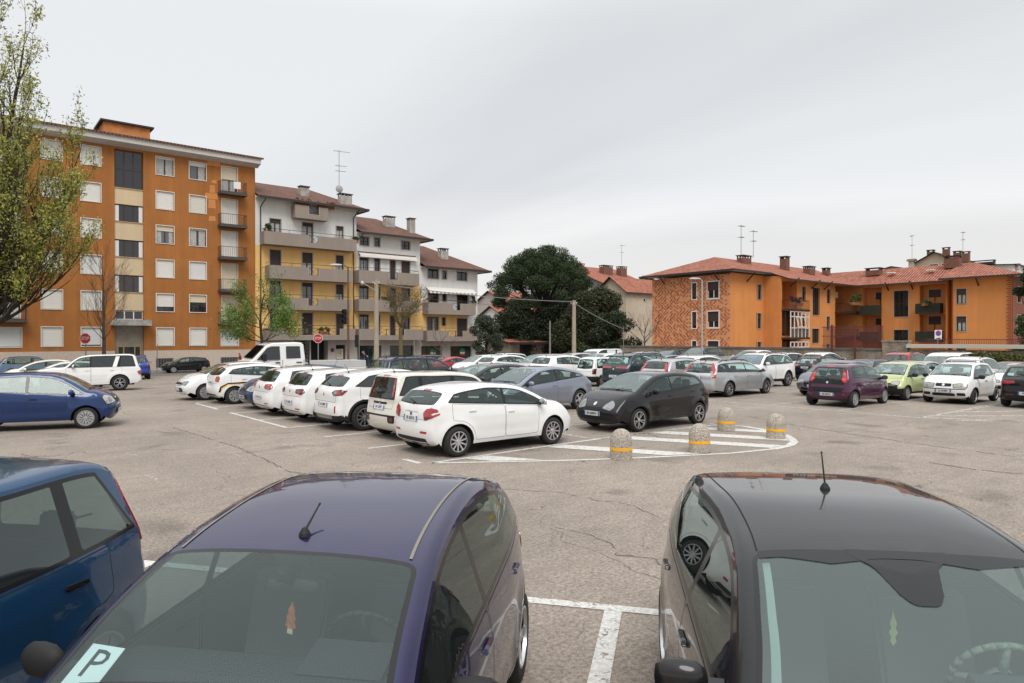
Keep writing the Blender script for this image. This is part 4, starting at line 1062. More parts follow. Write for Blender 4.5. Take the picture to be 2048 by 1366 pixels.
mb = MB()
pline(mb, (22.1, 7.9), (22.1, 42), .12)
for k in range(16): pline(mb, (22.17, 7.9 + 2.45 * k), (26.9, 7.9 + 2.45 * k), .10, .0065)
for k in range(16): pline(mb, (26.9, 7.9 + 2.45 * k), (31.6, 7.9 + 2.45 * k), .10, .007)
tag(mb.build('stall_markings', M_lineo), 'faded stall lines under the row with the purple hatchback', 'road markings', None, 'structure')
mb = MB()
for a, b in (((22.2, 7.9), (24.6, 3.6)), ((22.9, 7.9), (27.0, 4.6)), ((22.2, 7.0), (25.5, 4.0)), ((24.5, 7.9), (28.4, 5.6))): pline(mb, a, b, .20)
pline(mb, (22.2, 7.9), (28.4, 7.72), .12, .008)
tag(mb.build('hatched_marking', M_lineo), 'faded hatched end marking by the black hatchback', 'road markings', None, 'structure')
# hatched island
isl = [(6.98, 10.90), (9.03, 9.55), (10.32, 8.83), (12.31, 7.94), (13.48, 7.67), (14.23, 7.7), (14.79, 7.9), (15.24, 8.22), (15.66, 8.59), (16.1, 9.34), (16.34, 10.1), (16.30, 10.55), (16.03, 10.78), (15.34, 10.90), (14.16, 10.95), (12.88, 11.02), (10.37, 11.02)]
mb = MB(); n = len(isl)
for i in range(n): pline(mb, isl[i], isl[(i + 1) % n], .11 if not 4 <= i <= 9 else .18)
tag(mb.build('island_outline', M_lineg), 'white outline of the hatched island round the concrete bollards', 'road markings', None, 'structure')
mb = MB(); ins = inset_poly(isl, .10) if area2(isl) > 0 else inset_poly(isl[::-1], .10)
hd = Vector((.455, -.89)).normalized(); nn_ = Vector((-hd.y, hd.x))
for (ax, ay, w) in ((14.0, 10.2, .52), (12.6, 10.2, .50), (10.55, 10.2, .50), (8.35, 10.2, .50), (15.3, 10.3, .45)):
    c0 = nn_.x * ax + nn_.y * ay
    pl = clip_half(clip_half([tuple(p) for p in ins], nn_.x, nn_.y, c0 + w / 2), -nn_.x, -nn_.y, -(c0 - w / 2))
    if len(pl) > 2: mb.face([(p[0], p[1], .0075) for p in pl])
tag(mb.build('island_hatching', M_lineg), 'broad white hatching bars inside the bollard island', 'road markings', None, 'structure')

cr_ = random.Random(12)
def crack(pts, w, m_, label, kind_='structure', dz=.0045):
    mb_ = MB(); P = []
    for a, b in zip(pts[:-1], pts[1:]):
        n = max(3, int(math.hypot(b[0] - a[0], b[1] - a[1]) / .09))
        for i in range(n): t = i / n; P.append((a[0] + (b[0] - a[0]) * t + cr_.uniform(-.035, .035), a[1] + (b[1] - a[1]) * t + cr_.uniform(-.035, .035)))
    P.append(pts[-1])
    for i in range(len(P) - 1):
        a, b = P[i], P[i + 1]; d = Vector((b[0] - a[0], b[1] - a[1])); 
        if d.length < 1e-4 or cr_.random() < .12: continue
        s = Vector((-d.y, d.x)).normalized(); wa, wb_ = w * cr_.uniform(.2, 1), w * cr_.uniform(.2, 1); mb_.face([(a[0] - s.x * wa, a[1] - s.y * wa, dz), (b[0] - s.x * wb_, b[1] - s.y * wb_, dz), (b[0] + s.x * wb_, b[1] + s.y * wb_, dz), (a[0] + s.x * wa, a[1] + s.y * wa, dz)])
    tag(mb_.build('asphalt_crack', m_, recalc=False), label, 'crack', None, kind_)
for L_, w_, t_ in (([(4.51, 19.59), (4.63, 17.47), (4.77, 15.3), (4.71, 13.57), (4.61, 11.89), (4.9, 10.2)], .013, 'long dark crack running away left of the white cars'), ([(6.2, 8.9), (7.18, 7.59), (7.25, 6.92), (7.41, 6.39), (7.15, 5.58)], .008, 'jagged crack in the open asphalt before the near cars'), ([(18.6, 11.4), (17.78, 9.92), (17.07, 7.69), (16.59, 5.85), (16.31, 4.05)], .018, 'long dark seam crossing the right of the lot'), ([(5.81, 6.23), (5.91, 5.72), (5.78, 5.2), (5.56, 5.04), (5.76, 4.7)], .006, 'small curved crack near the T marking'), ([(14.33, 4.97), (14.14, 4.17), (14.38, 3.51)], .022, 'short wide dark crack at the right edge'), ([(2.79, 19.19), (3.8, 19.29), (4.2, 18.49)], .014, 'short dark crack in front of the blue hatchback'), ([(4.48, 11.0), (5.0, 10.99), (5.54, 10.23)], .010, 'faint crack behind the violet car roof')): crack(L_, w_, M_tarc, t_)
for L_ in ([(4.32, 27.1), (4.05, 23.74)], [(2.77, 15.93), (2.88, 15.3)], [(4.44, 14.56), (4.43, 13.45)], [(2.58, 13.1), (2.63, 12.62), (2.57, 12.26)], [(5.6, 15.2), (5.9, 13.9)], [(6.3, 12.7), (6.35, 12.1)]): crack(L_, .018, M_lineo, 'faint white scrape of old paint on the asphalt', dz=.005)

# ================================================================ buildings
def stucco(name, c, am=.06, wear=None, streak=True):
    m = mat(name, c, .85, noise=(.35, am), noise2=(9, am * .7), bump=(55, .004)); t = m.node_tree; b = t.nodes['Principled BSDF']; src = b.inputs['Base Color'].links[0].from_socket
    tc_ = t.nodes.new('ShaderNodeTexCoord'); mp = t.nodes.new('ShaderNodeMapping'); mp.inputs['Scale'].default_value = (1.6, 1.6, .10); t.links.new(tc_.outputs['Object'], mp.inputs['Vector'])      # rain streaks run down the render
    n = t.nodes.new('ShaderNodeTexNoise'); n.inputs['Scale'].default_value = 1.0; n.inputs['Detail'].default_value = 7; n.inputs['Roughness'].default_value = .7; t.links.new(mp.outputs[0], n.inputs['Vector'])
    r = t.nodes.new('ShaderNodeMapRange'); r.inputs['From Min'].default_value = .3; r.inputs['From Max'].default_value = .62; r.inputs['To Min'].default_value = 1 - am * 1.6; r.inputs['To Max'].default_value = 1.03; t.links.new(n.outputs['Fac'], r.inputs['Value'])
    v = t.nodes.new('ShaderNodeVectorMath'); v.operation = 'SCALE'; t.links.new(src, v.inputs[0]); t.links.new(r.outputs[0], v.inputs['Scale']); t.links.new(v.outputs[0], b.inputs['Base Color']); return m
M_or = stucco('orange_stucco', (.375, .142, .033), .12); M_or2 = stucco('orange_stucco_light', (.62, .245, .070), .07)
M_cream = stucco('cream_stucco', (.60, .47, .30)); M_white = stucco('white_stucco', (.68, .68, .66), .05); M_yel = stucco('yellow_stucco', (.80, .51, .19), .06)
M_par = stucco('taupe_render', (.27, .225, .19), .05); M_gf = stucco('ground_floor_render', (.44, .39, .36), .06)
M_base = mat('stone_chip_plinth', (.54, .45, .37), .9, noise=(5, .12), noise2=(22, .30), bump=(30, .02))
M_conc = mat('weathered_concrete', (.36, .34, .31), .9, noise=(1.5, .35), noise2=(12, .2), bump=(30, .01))
M_wf = mat('white_frame', (.72, .70, .66), .6); M_shut = mat('roller_shutter', (.68, .66, .60), .6); M_shuty = mat('yellowed_shutter', (.62, .54, .40), .6)
M_shut2 = mat('aged_shutter', (.60, .575, .50), .6); M_shut3 = mat('greyed_shutter', (.63, .63, .60), .6)
M_brf = mat('brown_frame', (.055, .022, .018), .5); M_dkf = mat('dark_frame', (.018, .014, .013), .5); M_brsh = mat('brown_shutter', (.040, .022, .020), .6)
M_pane = mat('window_pane', (.016, .018, .020), .06, coat=.6); M_panel = mat('lit_pane', (.11, .115, .12), .08, coat=.6); M_curt = mat('curtain', (.42, .42, .40), .9, noise=(9, .3))
M_iron = mat('dark_iron', (.02, .017, .016), .5); M_grey = mat('zinc_grey', (.20, .20, .20), .5); M_marb = mat('travertine', (.30, .255, .20), .7, noise=(3, .2))
M_redi = mat('red_oxide_iron', (.11, .022, .018), .6); M_tar = mat('dark_gutter', (.03, .022, .02), .5); M_soff = mat('soffit', (.57, .56, .53), .8, noise=(1.5, .08))
M_brass = mat('brass_frame', (.36, .28, .12), .4, metal=.4)
def tile_mat(name, c1, c2, axis='X', pitch=.30, lichen=.0):
    m = bpy.data.materials.new(name); m.use_nodes = True; t = m.node_tree; b = t.nodes['Principled BSDF']; L = t.links.new; b.inputs['Roughness'].default_value = .85
    g = t.nodes.new('ShaderNodeNewGeometry'); sp = t.nodes.new('ShaderNodeSeparateXYZ'); L(g.outputs['Position'], sp.inputs[0])
    a, o = ('X', 'Y') if axis == 'X' else ('Y', 'X')
    def math_(op, x, y=None, v=None):
        n = t.nodes.new('ShaderNodeMath'); n.operation = op
        if isinstance(x, (int, float)): n.inputs[0].default_value = x
        else: L(x, n.inputs[0])
        if y is not None:
            if isinstance(y, (int, float)): n.inputs[1].default_value = y
            else: L(y, n.inputs[1])
        return n.outputs[0]
    u = math_('DIVIDE', sp.outputs[a], pitch); w = math_('DIVIDE', sp.outputs[o], .36)
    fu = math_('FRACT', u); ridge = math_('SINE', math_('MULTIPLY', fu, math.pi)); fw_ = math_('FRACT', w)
    ci = t.nodes.new('ShaderNodeCombineXYZ'); L(math_('FLOOR', u), ci.inputs[0]); L(math_('FLOOR', w), ci.inputs[1])
    wn = t.nodes.new('ShaderNodeTexWhiteNoise'); wn.noise_dimensions = '3D'; L(ci.outputs[0], wn.inputs['Vector'])
    n1 = t.nodes.new('ShaderNodeTexNoise'); n1.inputs['Scale'].default_value = .7; n1.inputs['Detail'].default_value = 5; L(g.outputs['Position'], n1.inputs['Vector'])
    f = math_('ADD', math_('MULTIPLY', wn.outputs['Value'], .6), math_('MULTIPLY', n1.outputs['Fac'], .5))
    mx = t.nodes.new('ShaderNodeMix'); mx.data_type = 'RGBA'; L(f, mx.inputs['Factor']); mx.inputs['A'].default_value = (*c1, 1); mx.inputs['B'].default_value = (*c2, 1)
    n2_ = t.nodes.new('ShaderNodeTexNoise'); n2_.inputs['Scale'].default_value = 2.6; n2_.inputs['Detail'].default_value = 6; n2_.inputs['Roughness'].default_value = .8; L(g.outputs['Position'], n2_.inputs['Vector']); sh = math_('MULTIPLY', math_('ADD', .35, math_('MULTIPLY', ridge, .75)), math_('ADD', .62, math_('MULTIPLY', n2_.outputs['Fac'], .75))); v = t.nodes.new('ShaderNodeVectorMath'); v.operation = 'SCALE'; L(mx.outputs['Result'], v.inputs[0]); L(sh, v.inputs['Scale']); L(v.outputs[0], b.inputs['Base Color'])  # shade painted into the colour of the troughs between tile ridges
    bp = t.nodes.new('ShaderNodeBump'); bp.inputs['Distance'].default_value = .09; L(math_('ADD', ridge, math_('MULTIPLY', fw_, .3)), bp.inputs['Height']); L(bp.outputs[0], b.inputs['Normal'])
    return m
M_tX = tile_mat('brown_roof_tiles', (.13, .055, .038), (.20, .095, .065)); M_tY = tile_mat('brown_roof_tiles_gable', (.13, .055, .038), (.20, .095, .065), 'Y')
M_rX = tile_mat('terracotta_tiles', (.24, .068, .037), (.50, .19, .115)); M_rY = tile_mat('terracotta_tiles_wing', (.22, .064, .038), (.48, .185, .115), 'Y')

class Bld:
    def __init__(s, name, loc, label, cat='building', group=None):
        s.root = empty(name, loc, 0, label, cat, group); s.L = Vector(loc)
    def face(s, O, rot=0): return Face(s, Vector(O), rot)
    def add(s, name, me, label=None):          # mesh in world coordinates
        o = link(name, me, s.root, tuple(-s.L)); 
        if label: o['label'] = label
        return o
class Face:
    """a facade: local x along it, local y into the building, z up; O in world coordinates"""
    def __init__(s, b, O, rot):
        s.b = b; s.M = Matrix.Translation(O - b.L) @ Matrix.Rotation(R(rot), 4, 'Z')
    def put(s, name, me, x=0, y=0, z=0, parent=None, label=None, kind=None):
        o = link(name, me, parent or s.b.root)
        o.matrix_local = (s.M @ Matrix.Translation((x, y, z))) if parent is None else Matrix.Translation((x, y, z))
        if label: o['label'] = label
        if kind: o['kind'] = kind
        return o
def wall_mesh(x0, x1, z0, z1, ops, mats, band=None, rev=.22, name='wall'):
    """front sheet with openings, reveals behind them; band(x, z) -> material index"""
    xs = sorted(set([x0, x1] + [v for o in ops for v in (o[0], o[1]) if x0 < v < x1])); zs = sorted(set([z0, z1] + [v for o in ops for v in (o[2], o[3]) if z0 < v < z1]))
    if band: zs = sorted(set(zs + [b for b in band[0] if z0 < b < z1])); 
    m = MB()
    for i in range(len(xs) - 1):
        for j in range(len(zs) - 1):
            cx, cz = (xs[i] + xs[i + 1]) / 2, (zs[j] + zs[j + 1]) / 2
            if any(o[0] < cx < o[1] and o[2] < cz < o[3] for o in ops): continue
            m.face([(xs[i], 0, zs[j]), (xs[i + 1], 0, zs[j]), (xs[i + 1], 0, zs[j + 1]), (xs[i], 0, zs[j + 1])], band[1](cx, cz) if band else 0)
    for o in ops:
        a, b, c, d = o[:4]; k = band[1]((a + b) / 2, (c + d) / 2) if band else 0; r = o[4] if len(o) > 4 else rev
        m.face([(a, 0, c), (a, 0, d), (a, r, d), (a, r, c)], k); m.face([(b, 0, c), (b, r, c), (b, r, d), (b, 0, d)], k)
        m.face([(a, 0, c), (a, r, c), (b, r, c), (b, 0, c)], k); m.face([(a, 0, d), (b, 0, d), (b, r, d), (a, r, d)], k)
        m.face([(a, r, c), (b, r, c), (b, r, d), (a, r, d)], k)
    return m.mesh(name, mats, recalc=False)
_wc = {}
def window(face, x0, x1, z0, z1, frame=M_brf, sur=M_wf, surw=.07, shutter=0.0, shm=None, pane=M_pane, leaves=2, curtain=None, r=.22, bars=1, name='window'):
    w, h = round(x1 - x0, 2), round(z1 - z0, 2); shm = shm or M_shut
    key = (w, h, frame.name, sur.name if sur else '', surw, leaves, bars, r)
    if key not in _wc:
        m = MB()
        if sur:
            s = surw; m.box(-s, 0, -.035, .04, -s, h + s, 0); m.box(w, w + s, -.035, .04, -s, h + s, 0); m.box(0, w, -.035, .04, h, h + s, 0); m.box(-.0, w, -.06, .04, -s, -.002, 0)
        y0, y1 = r - .09, r - .03; f = .055
        m.box(0.002, f, y0, y1, .002, h - .002, 1); m.box(w - f, w - .002, y0, y1, .002, h - .002, 1); m.box(f, w - f, y0, y1, .002, f, 1); m.box(f, w - f, y0, y1, h - f, h - .002, 1)
        for i in range(1, leaves): cx = w * i / leaves; m.box(cx - .045, cx + .045, y0 - .01, y1, f, h - f, 1)
        for j in range(1, bars): cz = h * j / bars; m.box(f, w - f, y0 + .01, y1, cz - .03, cz + .03, 1)
        _wc[key] = m.mesh('window', [sur or frame, frame])
    o = face.put(name, _wc[key], x0, 0, z0)
    pk = ('pane', w, h, pane.name, r)
    if pk not in _wc: m = MB(); m.box(.03, w - .03, r - .05, r - .04, .03, h - .03); _wc[pk] = m.mesh('pane', pane)
    face.put('pane', _wc[pk], parent=o)
    if curtain:
        for (a, b) in curtain:
            ck = ('cur', w, h, a, b, r)
            if ck not in _wc: m = MB(); m.box(.05 + a * (w - .1), .05 + b * (w - .1), r - .058, r - .051, .06, h * .93); _wc[ck] = m.mesh('curtain', M_curt)
            face.put('curtain', _wc[ck], parent=o)
    if shutter > 0:
        sk = ('sh', w, h, shutter, shm.name, r)
        if sk not in _wc:
            m = MB(); n = max(3, int(h * shutter / .14)); zb = h * (1 - shutter)
            for i in range(n):
                za = zb + (h - zb) * i / n; zc = zb + (h - zb) * (i + 1) / n; m.face([(.012, r - .13, za), (w - .012, r - .13, za), (w - .012, r - .118, zc), (.012, r - .118, zc)]); m.face([(.012, r - .118, zc), (w - .012, r - .118, zc), (w - .012, r - .13, zc), (.012, r - .13, zc)])
            m.face([(.012, r - .13, zb), (w - .012, r - .13, zb), (w - .012, r - .10, zb), (.012, r - .10, zb)])
            _wc[sk] = m.mesh('roller_shutter', shm, recalc=False)
        face.put('roller_shutter', _wc[sk], parent=o)
    return o
def railing(x0, x1, y0, y1, z0, z1, pitch=.13, m=None, top=.022, bar=.009, sides=True):
    b = MB()
    b.box(x0, x1, y0 - top, y0 + top, z1 - top, z1 + top); b.box(x0, x1, y0 - .012, y0 + .012, z0 + .05, z0 + .08)
    n = int((x1 - x0) / pitch)
    for i in range(n + 1): x = x0 + (x1 - x0) * i / n; b.box(x - bar, x + bar, y0 - bar, y0 + bar, z0, z1)
    if sides:
        n = max(2, int((y1 - y0) / pitch))
        for x in (x0, x1):
            b.box(x - .015, x + .015, y0, y1, z1 - top, z1 + top)
            for i in range(1, n + 1): y = y0 + (y1 - y0) * i / n; b.box(x - bar, x + bar, y - bar, y + bar, z0, z1)
    return b.mesh('railing', m or M_iron)

# ---------------------------------------------------------------- orange apartment block
ob = Bld('apartment_block', (24.0, 70.5, -1.0), 'tall burnt-orange apartment block, six rows of windows with cream stairwell', 'building')
f = ob.face((0, 70.5, 0))
ops = []; WINS = []; P3 = 3.21
def H_(i): return rnd.random()
for u, cx in enumerate((12.6, -10.2)):
    for col, dx_ in (('A', 3.0), ('B', 5.9)):
        for sg in (1, -1):
            for k in range(6):
                x0 = cx + sg * dx_ - .75; WINS.append(('w', x0, x0 + 1.5, 1.66 + P3 * k, 3.30 + P3 * k, k, col, sg, u))
    for sg in (1, -1):
        for k in range(6):
            c_ = cx + sg * 8.87
            if k == 0: WINS.append(('w', c_ - .82, c_ + .82, 1.6, 3.22, 0, 'C', sg, u))
            else: WINS.append(('d', c_ - .75, c_ + .75, .86 + P3 * k, 3.33 + P3 * k, k, 'C', sg, u))
    for k in range(1, 6):
        z0, z1 = ((.0 + 9.77 + P3 * (k - 3), 11.30 + P3 * (k - 3)) if k < 5 else (16.04, 19.43))
        if k == 1: z0, z1 = 4.06, 4.85
        WINS.append(('s', cx - 1.12, cx + 1.12, z0, z1, k, 'S', 0, u))
stairw = []
for w in WINS:
    if w[0] != 's': ops.append((w[1], w[2], w[3], w[4]))
for u, cx in enumerate((12.6, -10.2)): ops.append((cx - 1.17, cx + 1.17, -.9, 19.5, .30))
gr = [(14.8, 16.3), (20.6, 22.25), (17.7, 19.2), (2.6, 3.8), (8.9, 10.4)]
for a, b in gr: ops.append((a, b, -.42, .45))
band = ([1.2, 1.55], lambda x, z: 1 if z < 1.2 else 0)
me = wall_mesh(-21.6, 24.0, -1.2, 19.75, ops, [M_or, M_base], band); f.put('wall', me)
m = MB(); m.face([(24.0, 70.5, -1.2), (24.0, 82, -1.2), (24.0, 82, 20.2), (24.0, 70.5, 20.2)]); m.face([(-21.6, 70.5, -1.2), (-21.6, 82, -1.2), (-21.6, 82, 20.2), (-21.6, 70.5, 20.2)])
m.face([(-21.6, 82, -1.2), (24, 82, -1.2), (24, 82, 20.2), (-21.6, 82, 20.2)]); ob.add('wall', m.mesh('wall', M_or))
open_w = {(5, 'A', 1, 0): dict(shutter=.10, shm=M_shut, frame=M_brf, pane=M_panel, curtain=((.0, .45), (.55, 1.))), (5, 'B', 1, 0): dict(shutter=.22, shm=M_shut, frame=M_brf, pane=M_panel, curtain=((.52, .98),)),
          (3, 'A', 1, 0): dict(shutter=.30, shm=M_shuty, frame=M_brf, pane=M_panel, curtain=((.0, .28), (.75, 1.))), (3, 'B', 1, 0): dict(shutter=.08, frame=M_brf, pane=M_panel, curtain=((.0, .42), (.58, 1.))),
          (1, 'A', 1, 0): dict(shutter=.72, frame=M_brf), (1, 'B', 1, 0): dict(shutter=.42, shm=M_shuty, frame=M_brf), (5, 'C', 1, 0): dict(shutter=.5, shm=M_shuty, frame=M_brf, curtain=((.0, .45), (.5, .9))), (1, 'C', 1, 0): dict(shutter=.96, shm=M_shuty), (2, 'C', 1, 0): dict(shutter=.98, shm=M_shuty)}
for kd, a, b, z0, z1, k, col, sg, u in WINS:
    if kd == 's':
        if k == 5: window(f, a, b, z0, z1, M_brf, None, leaves=3, bars=2, r=.28)
        elif k == 1: window(f, a, b, z0, z1, M_wf, None, leaves=3, r=.28)
        else: window(f, a, b, z0, z1, M_brf, None, leaves=3, r=.28)
        continue
    kw = open_w.get((k, col, sg, u), dict(shutter=rnd.choice((.985, .985, .985, .93, .975)), shm=rnd.choice((M_shut, M_shut, M_shut2, M_shut3))))
    window(f, a, b, z0, z1, **{**dict(frame=M_brf, surw=.06), **kw})
for cx in (12.6, -10.2):      # cream panels of the stair bay, side shutters
    zs = [(4.85, 6.56), (8.09, 9.77), (11.30, 12.98), (14.51, 16.04)]
    for a, b in zs: m = MB(); m.box(cx - 1.165, cx + 1.165, .10, .29, a + .04, b - .04); m.box(cx - 1.168, cx + 1.168, .02, .29, b - .04, b); f.put('stair_panel', m.mesh('stair_panel', M_cream))
    for k in (2, 3, 4):
        z0 = 9.77 + P3 * (k - 3); 
        for s in (-1, 1): m = MB(); m.box(cx + s * .97 - .16, cx + s * .97 + .16, .16, .20, z0 + .05, z0 + 1.45); f.put('side_blind', m.mesh('side_blind', M_wf))
    m = MB(); m.box(cx - 1.55, cx + 1.65, -1.05, .0, 3.5, 4.02); f.put('canopy', m.mesh('canopy', M_conc), label='stained concrete entrance canopy')
    m = MB(); m.box(cx - 1.16, cx + 1.16, .20, .29, -.9, 3.5); 
    f.put('entrance_surround', m.mesh('entrance_surround', M_marb))
    m = MB()
    for xx in (-.92, -.45, .45, .92): m.box(cx + xx - .05, cx + xx + .05, .12, .2, -.85, 1.55)
    m.box(cx - .97, cx + .97, .12, .2, 1.55, 1.65); f.put('door_frame', m.mesh('door_frame', M_brass))
    m = MB(); m.box(cx - .90, cx + .90, .16, .198, -.85, 1.55); f.put('entrance_door', m.mesh('entrance_door', M_pane))
for u, cx in enumerate((12.6, -10.2)):
    for sg in (1, -1):
        for k in range(1, 6):
            c_ = cx + sg * 8.87 + .13 * sg; z = .50 + P3 * k; m = MB(); m.box(c_ - 1.25, c_ + 1.25, -1.05, 0, z, z + .16); m.box(c_ - 1.28, c_ + 1.28, -1.08, -1.0, z - .05, z + .20); m.box(c_ - 1.28, c_ - 1.2, -1.0, 0, z - .05, z + .20); m.box(c_ + 1.2, c_ + 1.28, -1.0, 0, z - .05, z + .20)
            o = f.put('balcony', m.mesh('balcony', M_grey if False else mat('balcony_slab', (.07, .06, .055), .8)))
            link('railing', railing(c_ - 1.22, c_ + 1.22, -1.04, -.0, z + .16, z + 1.22, .17), o)
            if k == 5 and sg == 1 and u == 0: m = MB(); m.box(c_ - .05, c_ + .62, -1.09, -1.06, z + .55, z + 1.25); f.put('cloth', m.mesh('cloth', M_wf), label='white cloth hung over the top balcony rail')
for a, b in gr:
    m = MB(); n = 11
    for i in range(n): x = a + (b - a) * (i + .5) / n; m.box(x - .022, x + .022, -.02, .01, -.44, .47)
    f.put('basement_grille', m.mesh('basement_grille', M_grey)); m = MB(); m.box(a, b, .19, .215, -.42, .45); f.put('basement_window', m.mesh('basement_window', M_pane))
# paler repair patches beside the top balconies
pts = [(19.35, 20.6, 19.25, 19.72), (19.75, 20.25, 17.55, 17.9), (19.6, 20.1, 16.6, 17.4), (19.15, 20.35, 16.0, 16.58), (19.45, 20.15, 15.1, 15.97), (19.5, 20.15, 13.85, 14.35)]
M_patch = stucco('patched_stucco', (.62, .25, .07), .08)
for a, b, c, d in pts: m = MB(); m.face([(a, -.004, c), (b, -.004, c + .03), (b - .04, -.004, d), (a + .03, -.004, d - .03)]); f.put('plaster_patch', m.mesh('plaster_patch', M_patch, recalc=False))
# cornice and roof
m = MB(); x0, x1 = -22.2, 24.25
m.prism([(.0, 19.70), (-1.0, 19.95), (-1.04, 20.44), (0, 20.46)], x0, x1, 'yz'); f.put('cornice', m.mesh('cornice', M_soff), label='pale concrete cornice under the roof edge')
m = MB()
for i in range(38): x = x0 + .9 + i * 1.22; m.prism([(-.2, 19.82), (-.95, 19.97), (-.97, 20.06), (-.2, 20.0)], x, x + .10, 'yz')
f.put('cornice_brackets', m.mesh('cornice_brackets', M_soff), kind='stuff')
m = MB(); e, h0, h1 = 1.15, 20.50, 22.4
m.face([(x0, 70.5 - e, h0), (x1 + .2, 70.5 - e, h0), (x1 - 6.5, 76.3, h1), (x0, 76.3, h1)]); m.face([(x1 + .2, 70.5 - e, h0), (x1 + .2, 83.2, h0), (x1 - 6.5, 76.3, h1)]); m.face([(x1 + .2, 83.2, h0), (x0, 83.2, h0), (x0, 76.3, h1), (x1 - 6.5, 76.3, h1)])
m.face([(x0, 70.5 - e, h0 - .01), (x1 + .2, 70.5 - e, h0 - .01), (x1 + .2, 83.2, h0 - .01), (x0, 83.2, h0 - .01)])
m.box(x0, x1 + .22, 70.5 - e - .05, 70.5 - e, h0 - .10, h0 + .06)
ob.add('roof', m.mesh('roof', M_tX, recalc=False))
m = MB(); m.box(11.0, 14.9, 73.2, 76.6, 20.9, 22.55); q = m.mesh('stair_head', mat('old_orange', (.50, .20, .07), .9, noise=(1.2, .3))); ob.add('stair_head', q)
m = MB(); m.box(10.7, 15.2, 72.9, 76.9, 22.55, 22.70); ob.add('stair_head_roof', m.mesh('stair_head_roof', M_tar))

# ---------------------------------------------------------------- stepped terrace of three houses
def parapet(fc, x0, x1, z0, z1, xc=None, wide=None, ret=1.25, rail=True, y0=-1.35):
    """taupe balcony front with an X-braced iron panel let in; wide=(a,b) is a long braced stretch"""
    m = MB(); t = .12; cut = wide or ((xc - .55, xc + .55) if xc else None); zc = z0 + (z1 - z0) * (.38 if not wide else .42)
    if cut:
        m.box(x0, cut[0], y0, y0 + t, z0, z1); m.box(cut[1], x1, y0, y0 + t, z0, z1); m.box(cut[0], cut[1], y0, y0 + t, z0, zc)
        for a, b in ((cut[0] - .05, cut[0]), (cut[1], cut[1] + .05)): m.box(a, b, y0 - .015, y0 + t + .01, zc - .05, z1 + .004, 1)
        m.box(cut[0], cut[1], y0 - .015, y0 + t + .01, zc - .05, zc, 1)
    else: m.box(x0, x1, y0, y0 + t, z0, z1)
    m.box(x0, x0 + t, y0 + t, 0, z0, z1); m.box(x1 - t, x1, y0 + t, 0, z0, z1); m.box(x0 + t, x1 - t, y0 + t, 0, z0, z0 + .16)
    o = fc.put('balcony', m.mesh('balcony', [M_par, M_gf]))
    b = MB(); r = .018; Y = y0 + .05
    if cut:
        n = max(1, round((cut[1] - cut[0]) / 1.1))
        for i in range(n):
            a = cut[0] + .04 + (cut[1] - cut[0] - .08) * i / n; c = cut[0] + .04 + (cut[1] - cut[0] - .08) * (i + 1) / n - .06
            b.tube((a, Y, zc + .03), (c, Y, z1 - .03), r); b.tube((a, Y, z1 - .03), (c, Y, zc + .03), r)
            for x in (a, c): b.tube((x, Y, zc), (x, Y, z1), r * 1.3)
            b.tube((a, Y, zc + .03), (c, Y, zc + .03), r * 1.2); b.tube((a, Y, z1 - .02), (c, Y, z1 - .02), r * 1.2)
    if rail:
        zr = z1 + .32; b.tube((x0 + .1, Y, zr), (x1 - .1, Y, zr), .025); b.tube((x0 + .1, Y, zr), (x0 + .1, 0, zr), .02); b.tube((x1 - .1, Y, zr), (x1 - .1, 0, zr), .02)
        n = max(3, int((x1 - x0) / 2.2))
        for i in range(n + 1): x = x0 + .1 + (x1 - x0 - .2) * i / n; b.tube((x, Y, z1 - .02), (x, Y, zr), .018)
    link('railing', b.mesh('railing', M_tar), o); return o
def chimney(b, x, y, z, w, d, h, m1=M_conc, cap=True, holes=3, label=None):
    m = MB(); m.box(x - w / 2, x + w / 2, y - d / 2, y + d / 2, z, z + h)
    for i in range(holes + 1):
        xx = x - w / 2 + .06 + (w - .12) * i / holes; m.box(xx - .06, xx + .06, y - d / 2 + .002, y - d / 2 + .12, z + h, z + h + .25); m.box(xx - .06, xx + .06, y + d / 2 - .12, y + d / 2 - .002, z + h, z + h + .25)
    o = b.add('chimney', m.mesh('chimney', m1), label)
    m = MB(); m.box(x - w / 2 - .10, x + w / 2 + .10, y - d / 2 - .10, y + d / 2 + .10, z + h + .25, z + h + .33); c = link('chimney_cap', m.mesh('chimney_cap', M_tar), o); return o
def antenna(x, y, z, h, label, dish=False, arms=((.0, 1.0), (.35, .7))):
    a = empty('tv_antenna', (x, y, z), R(rnd.uniform(-40, 40)), label, 'antenna'); m = MB(); m.tube((0, 0, 0), (0, 0, h), .03); m.build('mast', M_grey, a)
    m = MB()
    for dz_, L_ in arms:
        m.tube((-L_ * .4, 0, h - .15 - dz_ * h), (L_ * .8, 0, h - .12 - dz_ * h), .02)
        for k in range(7): t = -L_ * .35 + L_ * k / 6; m.tube((t, -.35 + .03 * k, h - .14 - dz_ * h), (t, .35 - .03 * k, h - .14 - dz_ * h), .011)
    m.build('aerial', M_grey, a)
    if dish: m = MB(); m.lathe([(.42, .10), (.3, .04), (.15, .01), (.001, 0)], 16, 0, 'y', Matrix.Translation((0, -.15, .55))); m.build('satellite_dish', mat('dish_grey', (.34, .34, .35), .6), a, smooth=True)
    return a
hs = Bld('terraced_apartment_house', (29.6, 70.5, -1.0), 'tallest stepped house, white over yellow walls with taupe balconies, beside the orange block')
f = hs.face((0, 70.5, 0)); wk = dict(frame=M_dkf, sur=M_gf, surw=.09)
